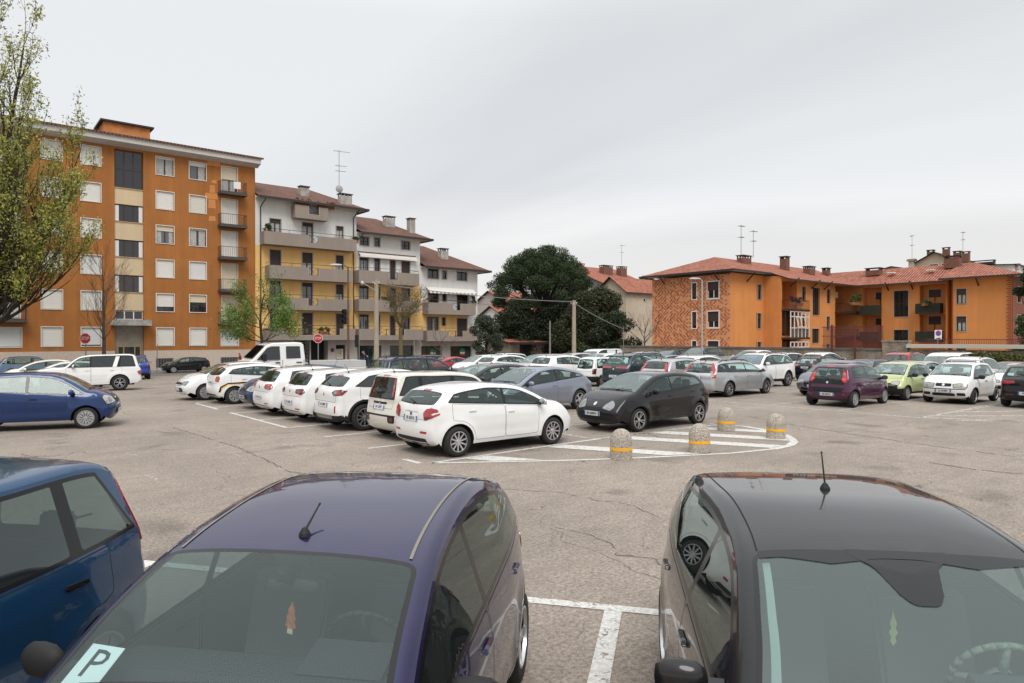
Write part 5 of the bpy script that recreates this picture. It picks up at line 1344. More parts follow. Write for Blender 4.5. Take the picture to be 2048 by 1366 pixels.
D = [(25.49, 26.64, 12.2, 14.74, 'c'), (28.97, 30.14, 12.2, 14.72, 'c'), (32.84, 33.67, 12.2, 14.71, 'c'), (25.49, 26.64, 8.95, 11.52, 's'), (28.95, 30.10, 8.95, 11.50, 'h'), (32.8, 33.67, 8.95, 11.49, 'h'), (25.49, 26.64, 5.75, 8.29, 'g'), (28.93, 30.09, 5.75, 8.28, 'g'), (32.8, 33.67, 5.75, 8.28, 'h'), (25.49, 26.64, 2.55, 5.04, 's'), (28.93, 30.09, 2.55, 5.04, 's'), (32.8, 33.67, 2.55, 5.03, 's')]
ops = [d[:4] for d in D] + [(29.9, 31.85, -1.0, 2.1, 1.2), (32.78, 33.9, -.9, 1.6, .3), (28.0, 29.7, -1.0, 2.1, 1.2)]
f.put('wall', wall_mesh(24.0, 35.25, -1.2, 17.0, ops, [M_white, M_yel, M_gf], ([2.15, 11.9], lambda x, z: 0 if z > 11.9 else 1 if z > 2.15 else 2)))
for a, b, c, d, k in D:
    window(f, a, b, c, d, pane=M_panel if k in 'cg' else M_pane, shutter={'s': .985, 'h': .42}.get(k, .16), shm=M_brsh, curtain=((.05, .42), (.58, .95)) if k in 'ch' else None, leaves=2 if b - a > 1 else 1, **wk)
parapet(f, 24.45, 34.60, 11.90, 13.20, 29.7); parapet(f, 24.96, 34.13, 8.45, 9.80, 29.65); parapet(f, 25.26, 34.0, 5.30, 6.55, 29.6); parapet(f, 24.76, 34.45, 2.15, 3.38, wide=(26.9, 32.6))
parapet(f, 27.75, 31.4, 14.95, 16.32, 29.8, rail=False, y0=-1.1)
m = MB(); m.box(28.0, 31.85, 1.1, 1.18, -1.0, 2.1); f.put('gateway', m.mesh('gateway', mat('passage_shade', (.012, .011, .011), .8)))  # near-black sheet stands in for the shade inside the passage
m = MB(); m.box(32.8, 33.88, .2, .26, -.9, 1.58); o = f.put('shop_door', m.mesh('shop_door', M_pane)); m = MB(); m.box(32.92, 33.72, -.0, .01, 0, .95); 
m = MB(); m.box(32.9, 33.72, .17, .195, .05, 1.15); p_ = f.put('poster', m.mesh('poster', mat('poster_paper', (.62, .56, .46), .8)))
for i, (s_, c_, z_) in enumerate((('F IA', M_tar, .92), ('DEL', M_tar, .64), ('FORNI', mat('orange_print', (.55, .20, .05), .7), .34))): text('lettering', s_, .30 if i < 2 else .24, c_, p_, Matrix.Translation((33.31, .168, z_)) @ Matrix.Rotation(R(90), 4, 'X'), .001, True)
m = MB(); m.lathe([(.22, -.02), (.20, -.06), (.001, -.07)], 14, 0, 'y', Matrix.Translation((32.35, 0, 1.05))); f.put('round_wall_sign', m.mesh('round_wall_sign', M_redi))
def slope_roof(b, x0, x1, y0, zf, yr, zr, xr1, mt, hip=True, name='roof', drop=.22):
    """mono view roof: eave at y0, ridge at yr; right side hipped back to xr1"""
    m = MB(); yb = 2 * yr - y0
    m.face([(x0, y0, zf), (x1, y0, zf), (xr1, yr, zr), (x0, yr, zr)]); m.face([(x1, y0, zf), (x1, yb, zf), (xr1, yr, zr)]); m.face([(x1, yb, zf), (x0, yb, zf), (x0, yr, zr), (xr1, yr, zr)])
    m.face([(x0, y0, zf - .1), (x1, y0, zf - .1), (x1, yb, zf - .1), (x0, yb, zf - .1)], 1)
    m.box(x0, x1, y0 - .12, y0, zf - drop, zf + .03, 2); m.box(x1, x1 + .1, y0 - .12, yb, zf - drop, zf + .03, 2)
    return b.add(name, m.mesh(name, [mt, M_soff, M_tar], recalc=False))
slope_roof(hs, 24.0, 36.1, 69.3, 16.75, 76.5, 19.6, 32.4, M_tX)
m = MB(); m.face([(35.25, 70.5, -1.2), (35.25, 83, -1.2), (35.25, 83, 16.8), (35.25, 70.5, 16.8)]); m.face([(24, 83, -1.2), (35.25, 83, -1.2), (35.25, 83, 16.8), (24, 83, 16.8)]); hs.add('wall', m.mesh('wall', M_white))
m = MB(); m.box(26.2, 27.95, 71.2, 71.3, 16.85, 17.5); m.box(27.95, 30.6, 71.9, 72.0, 17.0, 17.75); hs.add('terrace_wall', m.mesh('terrace_wall', M_white))
chimney(hs, 30.0, 72.6, 17.4, .95, .7, 1.3); chimney(hs, 34.1, 71.0, 17.0, 1.35, .8, 1.15)
for (x, y0_) in ((24.5, 0), (34.85, 0)):
    m = MB(); m.tube((x + .25, -1.0, 16.6), (x, -.12, 15.8), .06); m.tube((x, -.12, 15.8), (x, -.12, 2.4), .055); f.put('downpipe', m.mesh('downpipe', M_tar))
antenna(33.6, 71.4, 18.5, 4.9, 'tall many-armed aerial with a dish on the highest stepped house', True, ((.0, 1.6), (.33, 1.1), (.45, 1.0)))

hb = Bld('terraced_apartment_house', (39.4, 70.5, -1.0), 'middle stepped house with a white awning over its long balcony')
f = hb.face((0, 70.5, 0))
D = [(35.68, 36.8, 12.86, 13.83, 'w'), (37.5, 38.2, 12.88, 13.86, 'w'), (41.04, 42.19, 12.85, 13.8, 'w'),
     (35.62, 36.74, 8.95, 11.44, 'c'), (37.5, 38.2, 8.95, 11.45, 'g'), (39.51, 40.23, 8.95, 11.42, 's'), (41.04, 42.19, 8.95, 11.43, 's'), (35.6, 36.74, 5.75, 8.26, 'c'), (37.5, 38.2, 5.75, 8.23, 'g'), (39.51, 40.23, 5.75, 8.2, 'g'), (41.04, 42.19, 5.75, 8.23, 'g'),
     (35.58, 36.74, 2.55, 5.03, 'c'), (37.5, 38.2, 2.55, 5.0, 's'), (39.51, 40.2, 2.55, 4.99, 's'), (41.0, 42.15, 2.55, 4.97, 'g')]
sh = [(35.37, 38.4, -1.0, 1.5, .35), (39.51, 42.68, -1.0, 1.47, .35)]
f.put('wall', wall_mesh(35.25, 43.6, -1.2, 14.35, [d[:4] for d in D] + sh, [M_white, M_yel, M_gf], ([2.1, 8.6], lambda x, z: 0 if z > 8.6 else 1 if z > 2.1 else 2)))
for a, b, c, d, k in D: window(f, a, b, c, d, pane=M_panel if k == 'c' else M_pane, shutter={'s': .985, 'w': .0}.get(k, .10), shm=M_brsh, curtain=((.3, .65),) if k == 'c' else None, leaves=2 if b - a > 1 else 1, bars=2 if k == 'w' else 1, **wk)
M_shopg = mat('shop_glass', (.020, .040, .034), .08, coat=.6, noise=(1.2, .6))
M_green = mat('shop_green', (.02, .25, .14), .6); M_redp = mat('shop_red', (.5, .05, .04), .6)
def shopfront(fc, a, b, z0, z1, n=2, logo=True, tri=False):
    m = MB(); m.box(a, b, .30, .34, z0, z1, 0)
    for i in range(n + 1): x = a + (b - a) * i / n; m.box(max(a, x - .05), min(b, x + .05), .26, .299, z0, z1, 1)
    m.box(a, b, .26, .298, z1 - .08, z1, 1); o = fc.put('shop_window', m.mesh('shop_window', [M_shopg, M_tar]))
    if logo:
        x = (a + b) / 2 + (b - a) * .12; m = MB(); pts = ell(.42, .42, 20); m.prism([(x + p[0], .62 + p[1]) for p in pts if p[1] > -.15], .285, .295, 'xz', 0); m.box(x - .36, x + .36, .275, .284, .38, .60, 1); m.box(x - .36, x + .36, .275, .284, .16, .36, 2)
        link('shop_logo', m.mesh('shop_logo', [M_green, M_wf, M_redp]), o)
    if tri:
        m = MB(); m.prism([(b - 1.1, -.2), (b - .35, .3), (b - .75, .95), (b - .95, .5)], .285, .295, 'xz', 0); m.prism([(a + .9, -.1), (a + 1.6, .25), (a + 1.2, .45), (a + .8, .2)], .285, .295, 'xz', 1); link('shop_logo', m.mesh('shop_logo', [M_green, M_wf]), o)
shopfront(f, 35.37, 38.4, -1.0, 1.5, 2, False, True); shopfront(f, 39.51, 42.68, -1.0, 1.47, 2, False)
parapet(f, 34.9, 42.65, 8.50, 9.92, 39.2); parapet(f, 34.9, 42.65, 5.37, 6.68, 39.1); parapet(f, 34.9, 43.2, 2.13, 3.38, wide=(37.2, 40.6))
m = MB(); m.face([(35.45, -.02, 12.05), (42.9, -.02, 12.05), (42.9, -.55, 11.75), (35.45, -.55, 11.75)]); m.face([(35.45, -.55, 11.75), (42.9, -.55, 11.75), (42.9, -.56, 11.50), (35.45, -.56, 11.50)]); m.box(35.4, 42.95, -.08, .0, 12.05, 12.15, 1); f.put('awning', m.mesh('awning', [M_wf, M_redi], recalc=False))
slope_roof(hb, 35.26, 44.6, 69.3, 14.2, 76.5, 17.2, 40.9, M_tX)
m = MB(); m.face([(43.6, 70.5, -1.2), (43.6, 83, -1.2), (43.6, 83, 14.2), (43.6, 70.5, 14.2)]); hb.add('wall', m.mesh('wall', M_white))
chimney(hb, 41.0, 73.4, 15.6, 1.25, .8, 1.15); chimney(hb, 43.0, 71.6, 14.6, .75, .75, 1.9)
m = MB(); m.tube((35.6, -1.0, 14.0), (35.35, -.12, 13.3), .06); f.put('downpipe', m.mesh('downpipe', M_tar))

hc = Bld('terraced_apartment_house', (47.9, 70.5, -1.0), 'lowest stepped house with a striped awning, beside the evergreen garden')
f = hc.face((0, 70.5, 0))
D = [(44.71, 46.23, 9.63, 10.79, 'w'), (46.81, 47.41, 9.65, 10.64, 'w'), (48.99, 50.52, 9.61, 10.68, 'w'), (44.71, 46.23, 5.6, 7.85, 'g'), (46.81, 47.41, 6.9, 7.86, 'w'), (48.99, 50.68, 5.6, 7.8, 'g'), (44.57, 46.23, 2.45, 4.92, 'c'), (46.74, 47.26, 3.9, 4.89, 'w'), (48.99, 50.52, 2.45, 4.82, 's')]
sh = [(43.75, 46.74, -1.0, 1.39, .35), (48.0, 51.23, -1.0, 1.35, .35)]
f.put('wall', wall_mesh(43.6, 52.18, -1.2, 11.05, [d[:4] for d in D] + sh, [M_white, M_yel, M_gf], ([2.05, 3.6, 5.4, 8.4], lambda x, z: 2 if z < 2.05 else (1 if (z < 3.6 or (z < 5.4 and x < 50.6) or (z < 8.4 and x < 43.9)) else 0))))
for a, b, c, d, k in D: window(f, a, b, c, d, pane=M_panel if k == 'c' else M_pane, shutter={'s': .985}.get(k, .0), shm=M_brsh, curtain=((.5, .72),) if k == 'c' else None, leaves=2 if b - a > 1 else 1, **wk)
shopfront(f, 43.75, 46.74, -1.0, 1.39, 3, True); shopfront(f, 48.0, 51.23, -1.0, 1.35, 1, True)
parapet(f, 43.9, 50.9, 5.22, 6.62, 48.0); parapet(f, 43.75, 51.55, 1.98, 3.26, wide=(46.9, 48.9))
m = MB(); n = 24
for i in range(n):
    a = 44.4 + (51.4 - 44.4) * i / n; b = 44.4 + (51.4 - 44.4) * (i + 1) / n; m.face([(a, -.02, 8.6), (b, -.02, 8.6), (b, -.9, 8.0), (a, -.9, 8.0)], 0); m.face([(a, -.9, 8.0), (b, -.9, 8.0), (b, -.91, 7.80), ((a + b) / 2, -.91, 7.74), (a, -.91, 7.80)], i % 2)
f.put('awning', m.mesh('awning', [M_wf, mat('awning_stripe', (.35, .34, .30), .8)], recalc=False))
slope_roof(hc, 43.61, 53.4, 69.3, 10.95, 76.5, 14.4, 47.8, M_tX)
m = MB(); m.face([(52.18, 70.5, -1.2), (52.18, 83, -1.2), (52.18, 83, 10.9), (52.18, 70.5, 10.9)]); hc.add('wall', m.mesh('wall', M_white)); chimney(hc, 48.3, 72.6, 11.9, 1.1, .8, 1.5)

# ---------------------------------------------------------------- brick and orange block on the right
M_frg = mat('grey_frame', (.40, .36, .31), .7)
rb = Bld('brick_faced_apartment_block', (61.8, 39.9, -1.0), 'low orange apartment block with zigzag brick gable and terracotta roof behind the stone wall')
M_brk = mat('salmon_brick', (.62, .27, .13), .85, noise=(1.5, .10), noise2=(14, .22)); M_brd = mat('dark_brick', (.30, .10, .052), .85, noise=(20, .25))
f = rb.face((61.8, 50.04, 0), -90)           # local x = 50.04 - y
def bx(y): return 50.04 - y
BW = [(bx(44.6), bx(44.04), 6.54, 8.27), (bx(44.6), bx(44.04), 3.42, 5.17), (bx(44.6), bx(44.04), .4, 2.04), (bx(42.65), bx(41.3), 6.52, 8.27), (bx(42.65), bx(41.3), 3.45, 5.15), (bx(42.65), bx(41.3), .4, 2.05)]
f.put('wall', wall_mesh(0, 10.14, -1.0, 9.0, BW, [M_brk]))
for i, (a, b, c, d) in enumerate(BW): window(f, a, b, c, d, M_dkf if i < 3 else M_wf, M_wf, .10, shutter=.5 if i == 3 else .6 if i == 4 else .85, shm=M_brsh, leaves=1 if i < 3 else 2)
m = MB(); rr = random.Random(4)      # raised bricks laid in diagonal steps
row = 0; z = -.9
while z < 8.95:
    x = .05 + (row % 2) * .12
    while x < 10.05:
        zone = int(x / 2.3 + math.sin(z * 1.1) * .8) + int(z / 1.7 + math.sin(x * .9) * .7)
        s = 1 if zone % 2 else -1
        if rr.random() < .72 and not any(a - .18 < x < b + .18 and c - .16 < z < d + .16 for a, b, c, d in BW):
            L_ = rr.choice((.12, .16, .22)); ang = R(35 + rr.uniform(-6, 6)) * (s if rr.random() < .9 else -s); ca, sa = math.cos(ang), math.sin(ang); h = .034
            P = [(-L_, -h), (L_, -h), (L_, h), (-L_, h)]; P = [(x + p[0] * ca - p[1] * sa, z + p[0] * sa + p[1] * ca) for p in P]
            if all(0.02 < p[0] < 10.12 for p in P):
                m.face([(p[0], -.035, p[1]) for p in P])
                for i in range(4): q, w_ = P[i], P[(i + 1) % 4]; m.face([(q[0], 0, q[1]), (w_[0], 0, w_[1]), (w_[0], -.035, w_[1]), (q[0], -.035, q[1])])
        x += .43
    z += .205; row += 1
f.put('raised_brickwork', m.mesh('raised_brickwork', M_brd, recalc=False), kind='stuff')
f2 = rb.face((0, 39.9, 0)); OP = [(66.72, 67.85, 6.46, 8.17), (66.68, 67.8, 3.34, 5.08), (66.68, 67.8, .3, 1.99)]
f2.put('wall', wall_mesh(61.8, 68.1, -1.0, 9.1, OP, [M_or2]))
for a, b, c, d in OP: window(f2, a + .2, b - .2, c + .05, d - .05, M_dkf, M_frg, .06, shutter=.35, shm=M_brsh, leaves=1)
m = MB(); m.box(68.0 - 1.55, 68.0 - .35, -.45, -.05, 1.45, 2.15); m.lathe([(.27, -.46), (.001, -.465)], 16, 1, 'y', Matrix.Translation((67.3 - .15, 0, 1.8))); rbx = m.mesh('air_conditioner', [M_wf, M_grey]); rb.face((1.7, 39.9, 0)).put('air_conditioner', rbx)
m = MB(); m.face([(68.1, 39.9, -1), (68.1, 37.9, -1), (68.1, 37.9, 9.0), (68.1, 39.9, 9.0)]); rb.add('wall', m.mesh('wall', M_or2, recalc=False))
f3 = rb.face((0, 37.9, 0)); OP = [(68.3, 71.44, 5.47, 8.5, 1.6), (68.3, 71.44, 2.6, 5.3, 1.6), (68.3, 71.44, -.9, 2.3, 1.6), (72.55, 73.3, 6.5, 8.05), (72.5, 73.2, 3.35, 4.9), (72.5, 73.2, .3, 1.85), (74.9, 76.5, 4.95, 8.05), (74.8, 76.45, 1.8, 3.42), (78.25, 79.05, 6.4, 8.0), (78.2, 78.95, 3.3, 4.85), (78.2, 78.95, .2, 1.7), (80.3, 84.3, 5.4, 8.6, 1.8), (80.3, 84.3, 2.4, 5.2, 1.8), (80.3, 84.3, -.9, 2.2, 1.8)]
f3.put('wall', wall_mesh(68.1, 84.5, -1.0, 9.0, OP, [M_or2]))
for i, (a, b, c, d, *q) in enumerate(OP):
    if q: continue
    window(f3, a, b, c, d, M_dkf, M_frg, .06, shutter=.0 if b - a > 1.2 else .4, shm=M_brsh, leaves=3 if b - a > 1.2 else 1, bars=2 if d - c > 2.5 else 1)
for z in (5.35, 2.35):
    m = MB(); m.box(68.2, 72.2, -1.1, 1.6, z - .12, z + .08); o = f3.put('balcony', m.mesh('balcony', M_tar)); 
    if z > 4: link('railing', railing(68.25, 72.15, -1.05, 0, z + .08, z + 1.05, .14), o)
    m = MB(); m.box(80.2, 84.4, -1.0, 1.6, z - .12, z + .08); o = f3.put('balcony', m.mesh('balcony', M_tar)); link('railing', railing(80.25, 84.35, -.95, 0, z + .08, z + 1.05, .14), o)
# glazed veranda under the first balcony
for zb in (2.43, -.8):
    m = MB(); top = zb + 2.78
    for x in np.linspace(68.25, 72.1, 6): m.box(x - .04, x + .04, -1.05, -.97, zb, top)
    for z in (zb + 1.0, zb + 2.2, top - .04): m.box(68.25, 72.1, -1.05, -.97, z - .04, z + .04)
    m.box(68.25, 72.1, -1.0, -.98, zb, zb + .96, 1); f3.put('veranda', m.mesh('veranda', [M_wf, mat('veranda_panel', (.10, .06, .045), .7)]))
    m = MB()
    for x in (69.1, 69.95):
        for p, q in (((x, zb + 2.15), (x + .38, zb + 1.1)), ((x + .8, zb + 2.15), (x + 1.18, zb + 1.1)), ((x, zb + 2.15), (x + .8, zb + 2.15)), ((x + .38, zb + 1.1), (x + 1.18, zb + 1.1))): m.tube((p[0], -1.2, p[1]), (q[0], -1.2, q[1]), .045)
    f3.put('tilted_sash', m.mesh('tilted_sash', M_wf))
    m = MB(); m.box(68.3, 71.4, .6, .62, zb, top); f3.put('pane', m.mesh('pane', M_pane))
m = MB(); m.box(81.6, 82.9, .9, 1.3, 7.2, 7.9); f3.put('air_conditioner', m.mesh('air_conditioner', M_wf))
m = MB(); m.box(68.9, 69.9, 1.55, 1.62, 5.6, 7.9); m.box(81.0, 82.0, 1.7, 1.78, 5.5, 7.7); m.box(81.0, 82.0, 1.7, 1.78, 2.5, 4.7); f3.put('balcony_door', m.mesh('balcony_door', M_pane))
# the wing
f4 = rb.face((84.3, 37.9, 0), -90); wy = lambda y: 37.9 - y
OP = [(wy(36.5), wy(34.35), 5.3, 8.3, 1.2), (wy(36.5), wy(34.35), 2.4, 5.0, 1.2), (wy(36.5), wy(34.35), -.9, 2.1, 1.2), (wy(33.0), wy(31.45), 4.8, 7.8), (wy(33.0), wy(31.45), .6, 3.3), (wy(30.27), wy(27.6), 5.2, 8.3, 1.0), (wy(30.27), wy(27.6), 2.1, 5.0, 1.0)]
f4.put('wall', wall_mesh(0, wy(27.0), -1.0, 8.9, OP, [M_or2]))
window(f4, *OP[3][:4], M_dkf, M_frg, .06, leaves=3, bars=2); window(f4, *OP[4][:4], M_dkf, M_frg, .06, leaves=3, bars=2)
f5 = rb.face((85.3, 37.9, 0), -90)
for a, b, c, d in ((wy(29.7), wy(28.45), 5.3, 7.8), (wy(29.7), wy(28.45), 2.2, 4.8)): window(f5, a, b, c, d, M_dkf, M_frg, .06, r=.1, shutter=.35, shm=M_brsh, curtain=((.1, .42), (.58, .9)))
f5b = rb.face((85.5, 37.9, 0), -90)
for c, d in ((5.4, 7.8), (2.5, 4.7)): window(f5b, wy(35.5), wy(34.4), c, d, M_dkf, M_frg, .06, r=.1, shutter=.35, shm=M_brsh, curtain=((.1, .42), (.58, .9)))
M_screen = mat('balcony_screen', (.022, .026, .016), .9, noise=(9, .4)); 
for (a, b) in ((wy(36.5), wy(34.35)), (wy(30.4), wy(27.9))):
    for z in (5.2, 2.1):
        m = MB(); m.box(a, b, -.95, 1.0, z - .15, z + .02, 0); m.box(a, b, -.95, -.92, z + .02, z + 1.0, 1); m.box(a, a + .03, -.92, 0, z + .02, z + 1.0, 1); m.box(b - .03, b, -.92, 0, z + .02, z + 1.0, 1); f4.put('balcony', m.mesh('balcony', [M_tar, M_screen]))
m = MB(); m.face([(84.3, 27.0, -1), (82.3, 27.0, -1), (82.3, 27.0, 8.9), (84.3, 27.0, 8.9)]); m.face([(84.3, 27.3, -1), (82.3, 26.3, -1), (82.3, 26.3, 8.9), (84.3, 27.3, 8.9)]); rb.add('wall', m.mesh('wall', M_or2, recalc=False))
f6 = rb.face((82.3, 26.3, 0), -90); v6 = lambda y: 26.3 - y; OP = [(v6(26.0), v6(25.1), 6.0, 7.55), (v6(26.0), v6(25.1), 3.08, 4.65), (v6(26.0), v6(25.1), .2, 1.7)]
f6.put('wall', wall_mesh(0, v6(21.1), -1.0, 8.75, OP, [M_or2]))
for o_ in OP: window(f6, *o_, M_dkf, M_frg, .06, shutter=.4, shm=M_brsh, curtain=((.1, .42), (.58, .9)))
f7 = rb.face((0, 21.1, 0)); OP = [(84.0, 85.2, 6.0, 7.6), (84.0, 85.2, 3.0, 4.7)]; f7.put('wall', wall_mesh(82.3, 93.5, -1.0, 8.75, OP, [mat('russet_brick', (.19, .065, .035), .85, noise=(14, .3))]))
for o_ in OP: window(f7, *o_, M_dkf, M_frg, .07)
m = MB(); 
for i in range(48): z = -.9 + i * .20; m.box(82.22, 82.3, 21.1, 21.1 + (.45 if i % 2 else .28), z, z + .11); m.box(82.3, 82.3 + (.55 if i % 2 else .35), 21.02, 21.1, z, z + .11)
rb.add('quoins', m.mesh('quoins', M_brd))['kind'] = 'stuff'
m = MB(); m.face([(61.8, 50.04, -1), (84.5, 50.04, -1), (84.5, 50.04, 9), (61.8, 50.04, 9)]); rb.add('wall', m.mesh('wall', M_or2, recalc=False))
# roofs
m = MB(); e = 1.0; z0 = 9.35; zr = 11.5
A = (60.8, 51.1, z0); B = (60.8, 38.9, z0); Cc = (68.0, 38.9, z0); Dd = (68.0, 36.8, 8.61); Rl = (66.5, 45.0, zr)
m.face([A, B, Rl], 1); m.face([B, Cc, (68.0, 45.0, zr), Rl], 0); m.face([Dd, (83.3, 36.8, 8.61), (88, 42.9, 10.77), (90, 45.0, zr), (68.0, 45.0, zr)], 0); m.face([Rl, (90, 45.0, zr), (90, 51.1, z0), A], 0)
m.face([(60.8, 51.1, z0 - .05), (60.8, 38.9, z0 - .05), (85, 38.9, z0 - .05), (85, 51.1, z0 - .05)], 2); m.face([(68.0, 38.9, z0 - .08), (68.0, 36.8, 8.55), (84.3, 36.8, 8.55), (84.3, 38.9, z0 - .08)], 2)
m.box(60.72, 60.8, 38.8, 51.1, z0 - .16, z0 + .02, 3); m.box(60.8, 68.0, 38.82, 38.9, z0 - .16, z0 + .02, 3); m.box(68.0, 83.3, 36.72, 36.8, 8.45, 8.63, 3)
m.face([Cc, Dd, (68.0, 36.8, 8.5), (68.0, 38.9, z0 - .12)], 3)
rb.add('roof', m.mesh('roof', [M_rX, M_rY, M_soff, M_tar], recalc=False))
m = MB(); zw = 8.61; zp = 10.77
m.face([(83.3, 36.8, zw), (83.3, 27.2, zw), (88, 27.2, zp), (88, 42.9, zp)], 1); m.face([(81.3, 27.4, 8.7), (81.3, 20.0, 8.7), (88, 26.0, zp), (88, 27.4, zp)], 1); m.face([(81.3, 20, 8.7), (94.7, 20.0, 8.7), (88, 26.0, zp)], 0); m.face([(94.7, 20, 8.7), (94.7, 45, 8.7), (88, 45, zp), (88, 26, zp)], 1)
m.face([(81.3, 27.4, 8.7), (83.3, 27.4, 8.58), (83.3, 27.4, 9.3)], 2)
m.box(83.22, 83.3, 27.4, 36.8, zw - .17, zw + .02, 3); m.box(81.22, 81.3, 20.0, 27.4, 8.53, 8.72, 3); m.box(81.3, 94.7, 19.92, 20.0, 8.53, 8.72, 3)
m.face([(83.3, 36.8, zw - .06), (83.3, 27.3, zw - .06), (94, 27.3, zw - .06), (94, 36.8, zw - .06)], 2); m.face([(81.3, 27.4, 8.62), (81.3, 20.0, 8.62), (94, 20.0, 8.62), (94, 27.4, 8.62)], 2)
rb.add('roof', m.mesh('roof', [M_rX, M_rY, M_soff, M_tar], recalc=False), 'terracotta roof of the wing')
for (x, y, w, d, z, h) in ((69.6, 43.2, 1.7, .8, 10.7, .7), (76.3, 42.0, .8, .8, 10.3, 1.4), (80.2, 41.0, 1.4, .8, 10.0, .7), (85.5, 41.5, .8, .7, 10.3, .6)): chimney(rb, x, y, z, w, d, h, mat('chimney_brick', (.17, .08, .055), .9, noise=(6, .35)))
for (x, y, w, d, z, h) in ((86.2, 36.0, .9, 1.6, 9.9, .6), (86.8, 27.8, .9, 1.5, 10.2, 1.05)): chimney(rb, x, y, z, w, d, h, mat('chimney_brick', (.26, .10, .06), .9), holes=2)
for y in (33.8, 29.6): m = MB(); m.box(85.2, 86.0, y - .35, y + .35, 9.98, 10.10, 0); rb.add('skylight', m.mesh('skylight', M_wf))
m = MB()
for p, q in (((61.8, 48.3, 8.4), (60.85, 48.3, 9.2)), ((61.8, 41.3, 8.4), (60.85, 41.3, 9.2)), ((64.8, 39.9, 8.3), (64.8, 38.95, 9.2)), ((70.0, 37.9, 7.9), (70.0, 36.85, 8.8)), ((77.5, 37.9, 7.9), (77.5, 36.85, 8.8)), ((74.6, 37.9, 7.9), (74.6, 36.85, 8.8)), ((84.3, 33.6, 7.9), (83.35, 33.6, 8.8)), ((84.3, 31.0, 7.9), (83.35, 31.0, 8.8)), ((82.3, 24.0, 7.8), (81.35, 24.0, 8.6))): m.tube(p, q, .07)
rb.add('eave_bracket', m.mesh('eave_bracket', M_tar))['kind'] = 'stuff'
antenna(69.3, 43.4, 11.6, 3.6, 'left one of the two thin aerials above the brick gable roof'); antenna(71.5, 43.2, 11.6, 3.2, 'right one of the two thin aerials above the brick gable roof')

# ---------------------------------------------------------------- houses behind
def simple_house(name, x0, x1, y0, y1, zt, zr, wall, roofm, label, axis='X', wins=(), z0=-1.2, oh=.5):
    b = Bld(name, ((x0 + x1) / 2, y0, -1.0), label); m = MB()
    m.face([(x0, y0, z0), (x1, y0, z0), (x1, y0, zt), (x0, y0, zt)]); m.face([(x0, y0, z0), (x0, y0, zt), (x0, y1, zt), (x0, y1, z0)]); m.face([(x1, y0, z0), (x1, y1, z0), (x1, y1, zt), (x1, y0, zt)]); m.face([(x0, y1, z0), (x0, y1, zt), (x1, y1, zt), (x1, y1, z0)])
    ym, xm = (y0 + y1) / 2, (x0 + x1) / 2
    if axis == 'X': m.face([(x0, y0, zt), (x0, ym, zr - .1), (x0, y1, zt)]); m.face([(x1, y0, zt), (x1, y1, zt), (x1, ym, zr - .1)])
    else: m.face([(x0, y0, zt), (x1, y0, zt), (xm, y0, zr - .1)]); m.face([(x0, y1, zt), (xm, y1, zr - .1), (x1, y1, zt)])
    b.add('wall', m.mesh('wall', wall, recalc=False)); m = MB(); k = (zr - zt) / ((y1 - y0) / 2 if axis == 'X' else (x1 - x0) / 2) * oh
    if axis == 'X': S = [((x0 - oh, y0 - oh, zt - k), (x1 + oh, y0 - oh, zt - k), (x1 + oh, ym, zr), (x0 - oh, ym, zr)), ((x1 + oh, y1 + oh, zt - k), (x0 - oh, y1 + oh, zt - k), (x0 - oh, ym, zr), (x1 + oh, ym, zr))]
    else: S = [((x0 - oh, y1 + oh, zt - k), (x0 - oh, y0 - oh, zt - k), (xm, y0 - oh, zr), (xm, y1 + oh, zr)), ((x1 + oh, y0 - oh, zt - k), (x1 + oh, y1 + oh, zt - k), (xm, y1 + oh, zr), (xm, y0 - oh, zr))]
    for s_ in S: m.face(s_, 0); m.face([(p[0], p[1], p[2] - .12) for p in s_], 1)
    if axis == 'X': m.box(x0 - oh, x1 + oh, y0 - oh - .08, y0 - oh, zt - k - .14, zt - k + .03, 1)
    else: m.box(x0 - oh - .08, x0 - oh, y0 - oh, y1 + oh, zt - k - .14, zt - k + .03, 1)
    b.add('roof', m.mesh('roof', [roofm, M_tar], recalc=False))
    fx = b.face((0, y0, 0)); fy = b.face((x0, y1, 0), -90)
    for (s_, a, c, w, h, k_) in wins:
        fc = fx if s_ == 'x' else fy; xx = a if s_ == 'x' else y1 - a
        window(fc, xx, xx + w, c, c + h, M_dkf if k_ != 'b' else mat('blue_shutter', (.16, .22, .30), .6), M_wf, .06, r=-.02 + .06)
    return b
hw_ = simple_house('cream_house', 78.5, 92, 68.5, 74.5, 9.6, 11.8, mat('old_cream_wall', (.50, .43, .33), .9, noise=(.5, .15), noise2=(4, .1)), M_rX, 'cream rear house with blue shutters beside the brick gable', 'X', [('y', 70.4, 5.9, .5, 2.0, 'b'), ('y', 72.6, 6.1, .7, 1.6, 'd'), ('y', 70.4, 2.2, .5, 2.0, 'b'), ('x', 86.5, 1.2, 1.0, 2.0, 'd'), ('x', 82.5, 8.0, .4, .4, 'd'), ('y', 73.4, 8.6, .8, .5, 'd')])
hr_ = simple_house('red_roofed_house', 92, 106, 86, 106, 12.6, 16.6, mat('grey_gable', (.27, .25, .23), .9, noise=(1, .2)), M_rX, 'rear house with high red roof and arcaded chimneys beside the stone pine', 'X')
M_cb = mat('chimney_brick', (.26, .10, .06), .9)
for (x, y, w) in ((91.8, 93.0, 4.2), (99.5, 92.0, 2.6), (103.5, 91.5, 1.8)): chimney(hr_, x, y, 14.4, w, 1.2, 1.9, M_cb, holes=int(w * 2))
antenna(103.5, 91.5, 17.0, 4.0, 'thin aerial on the arcaded chimney house')
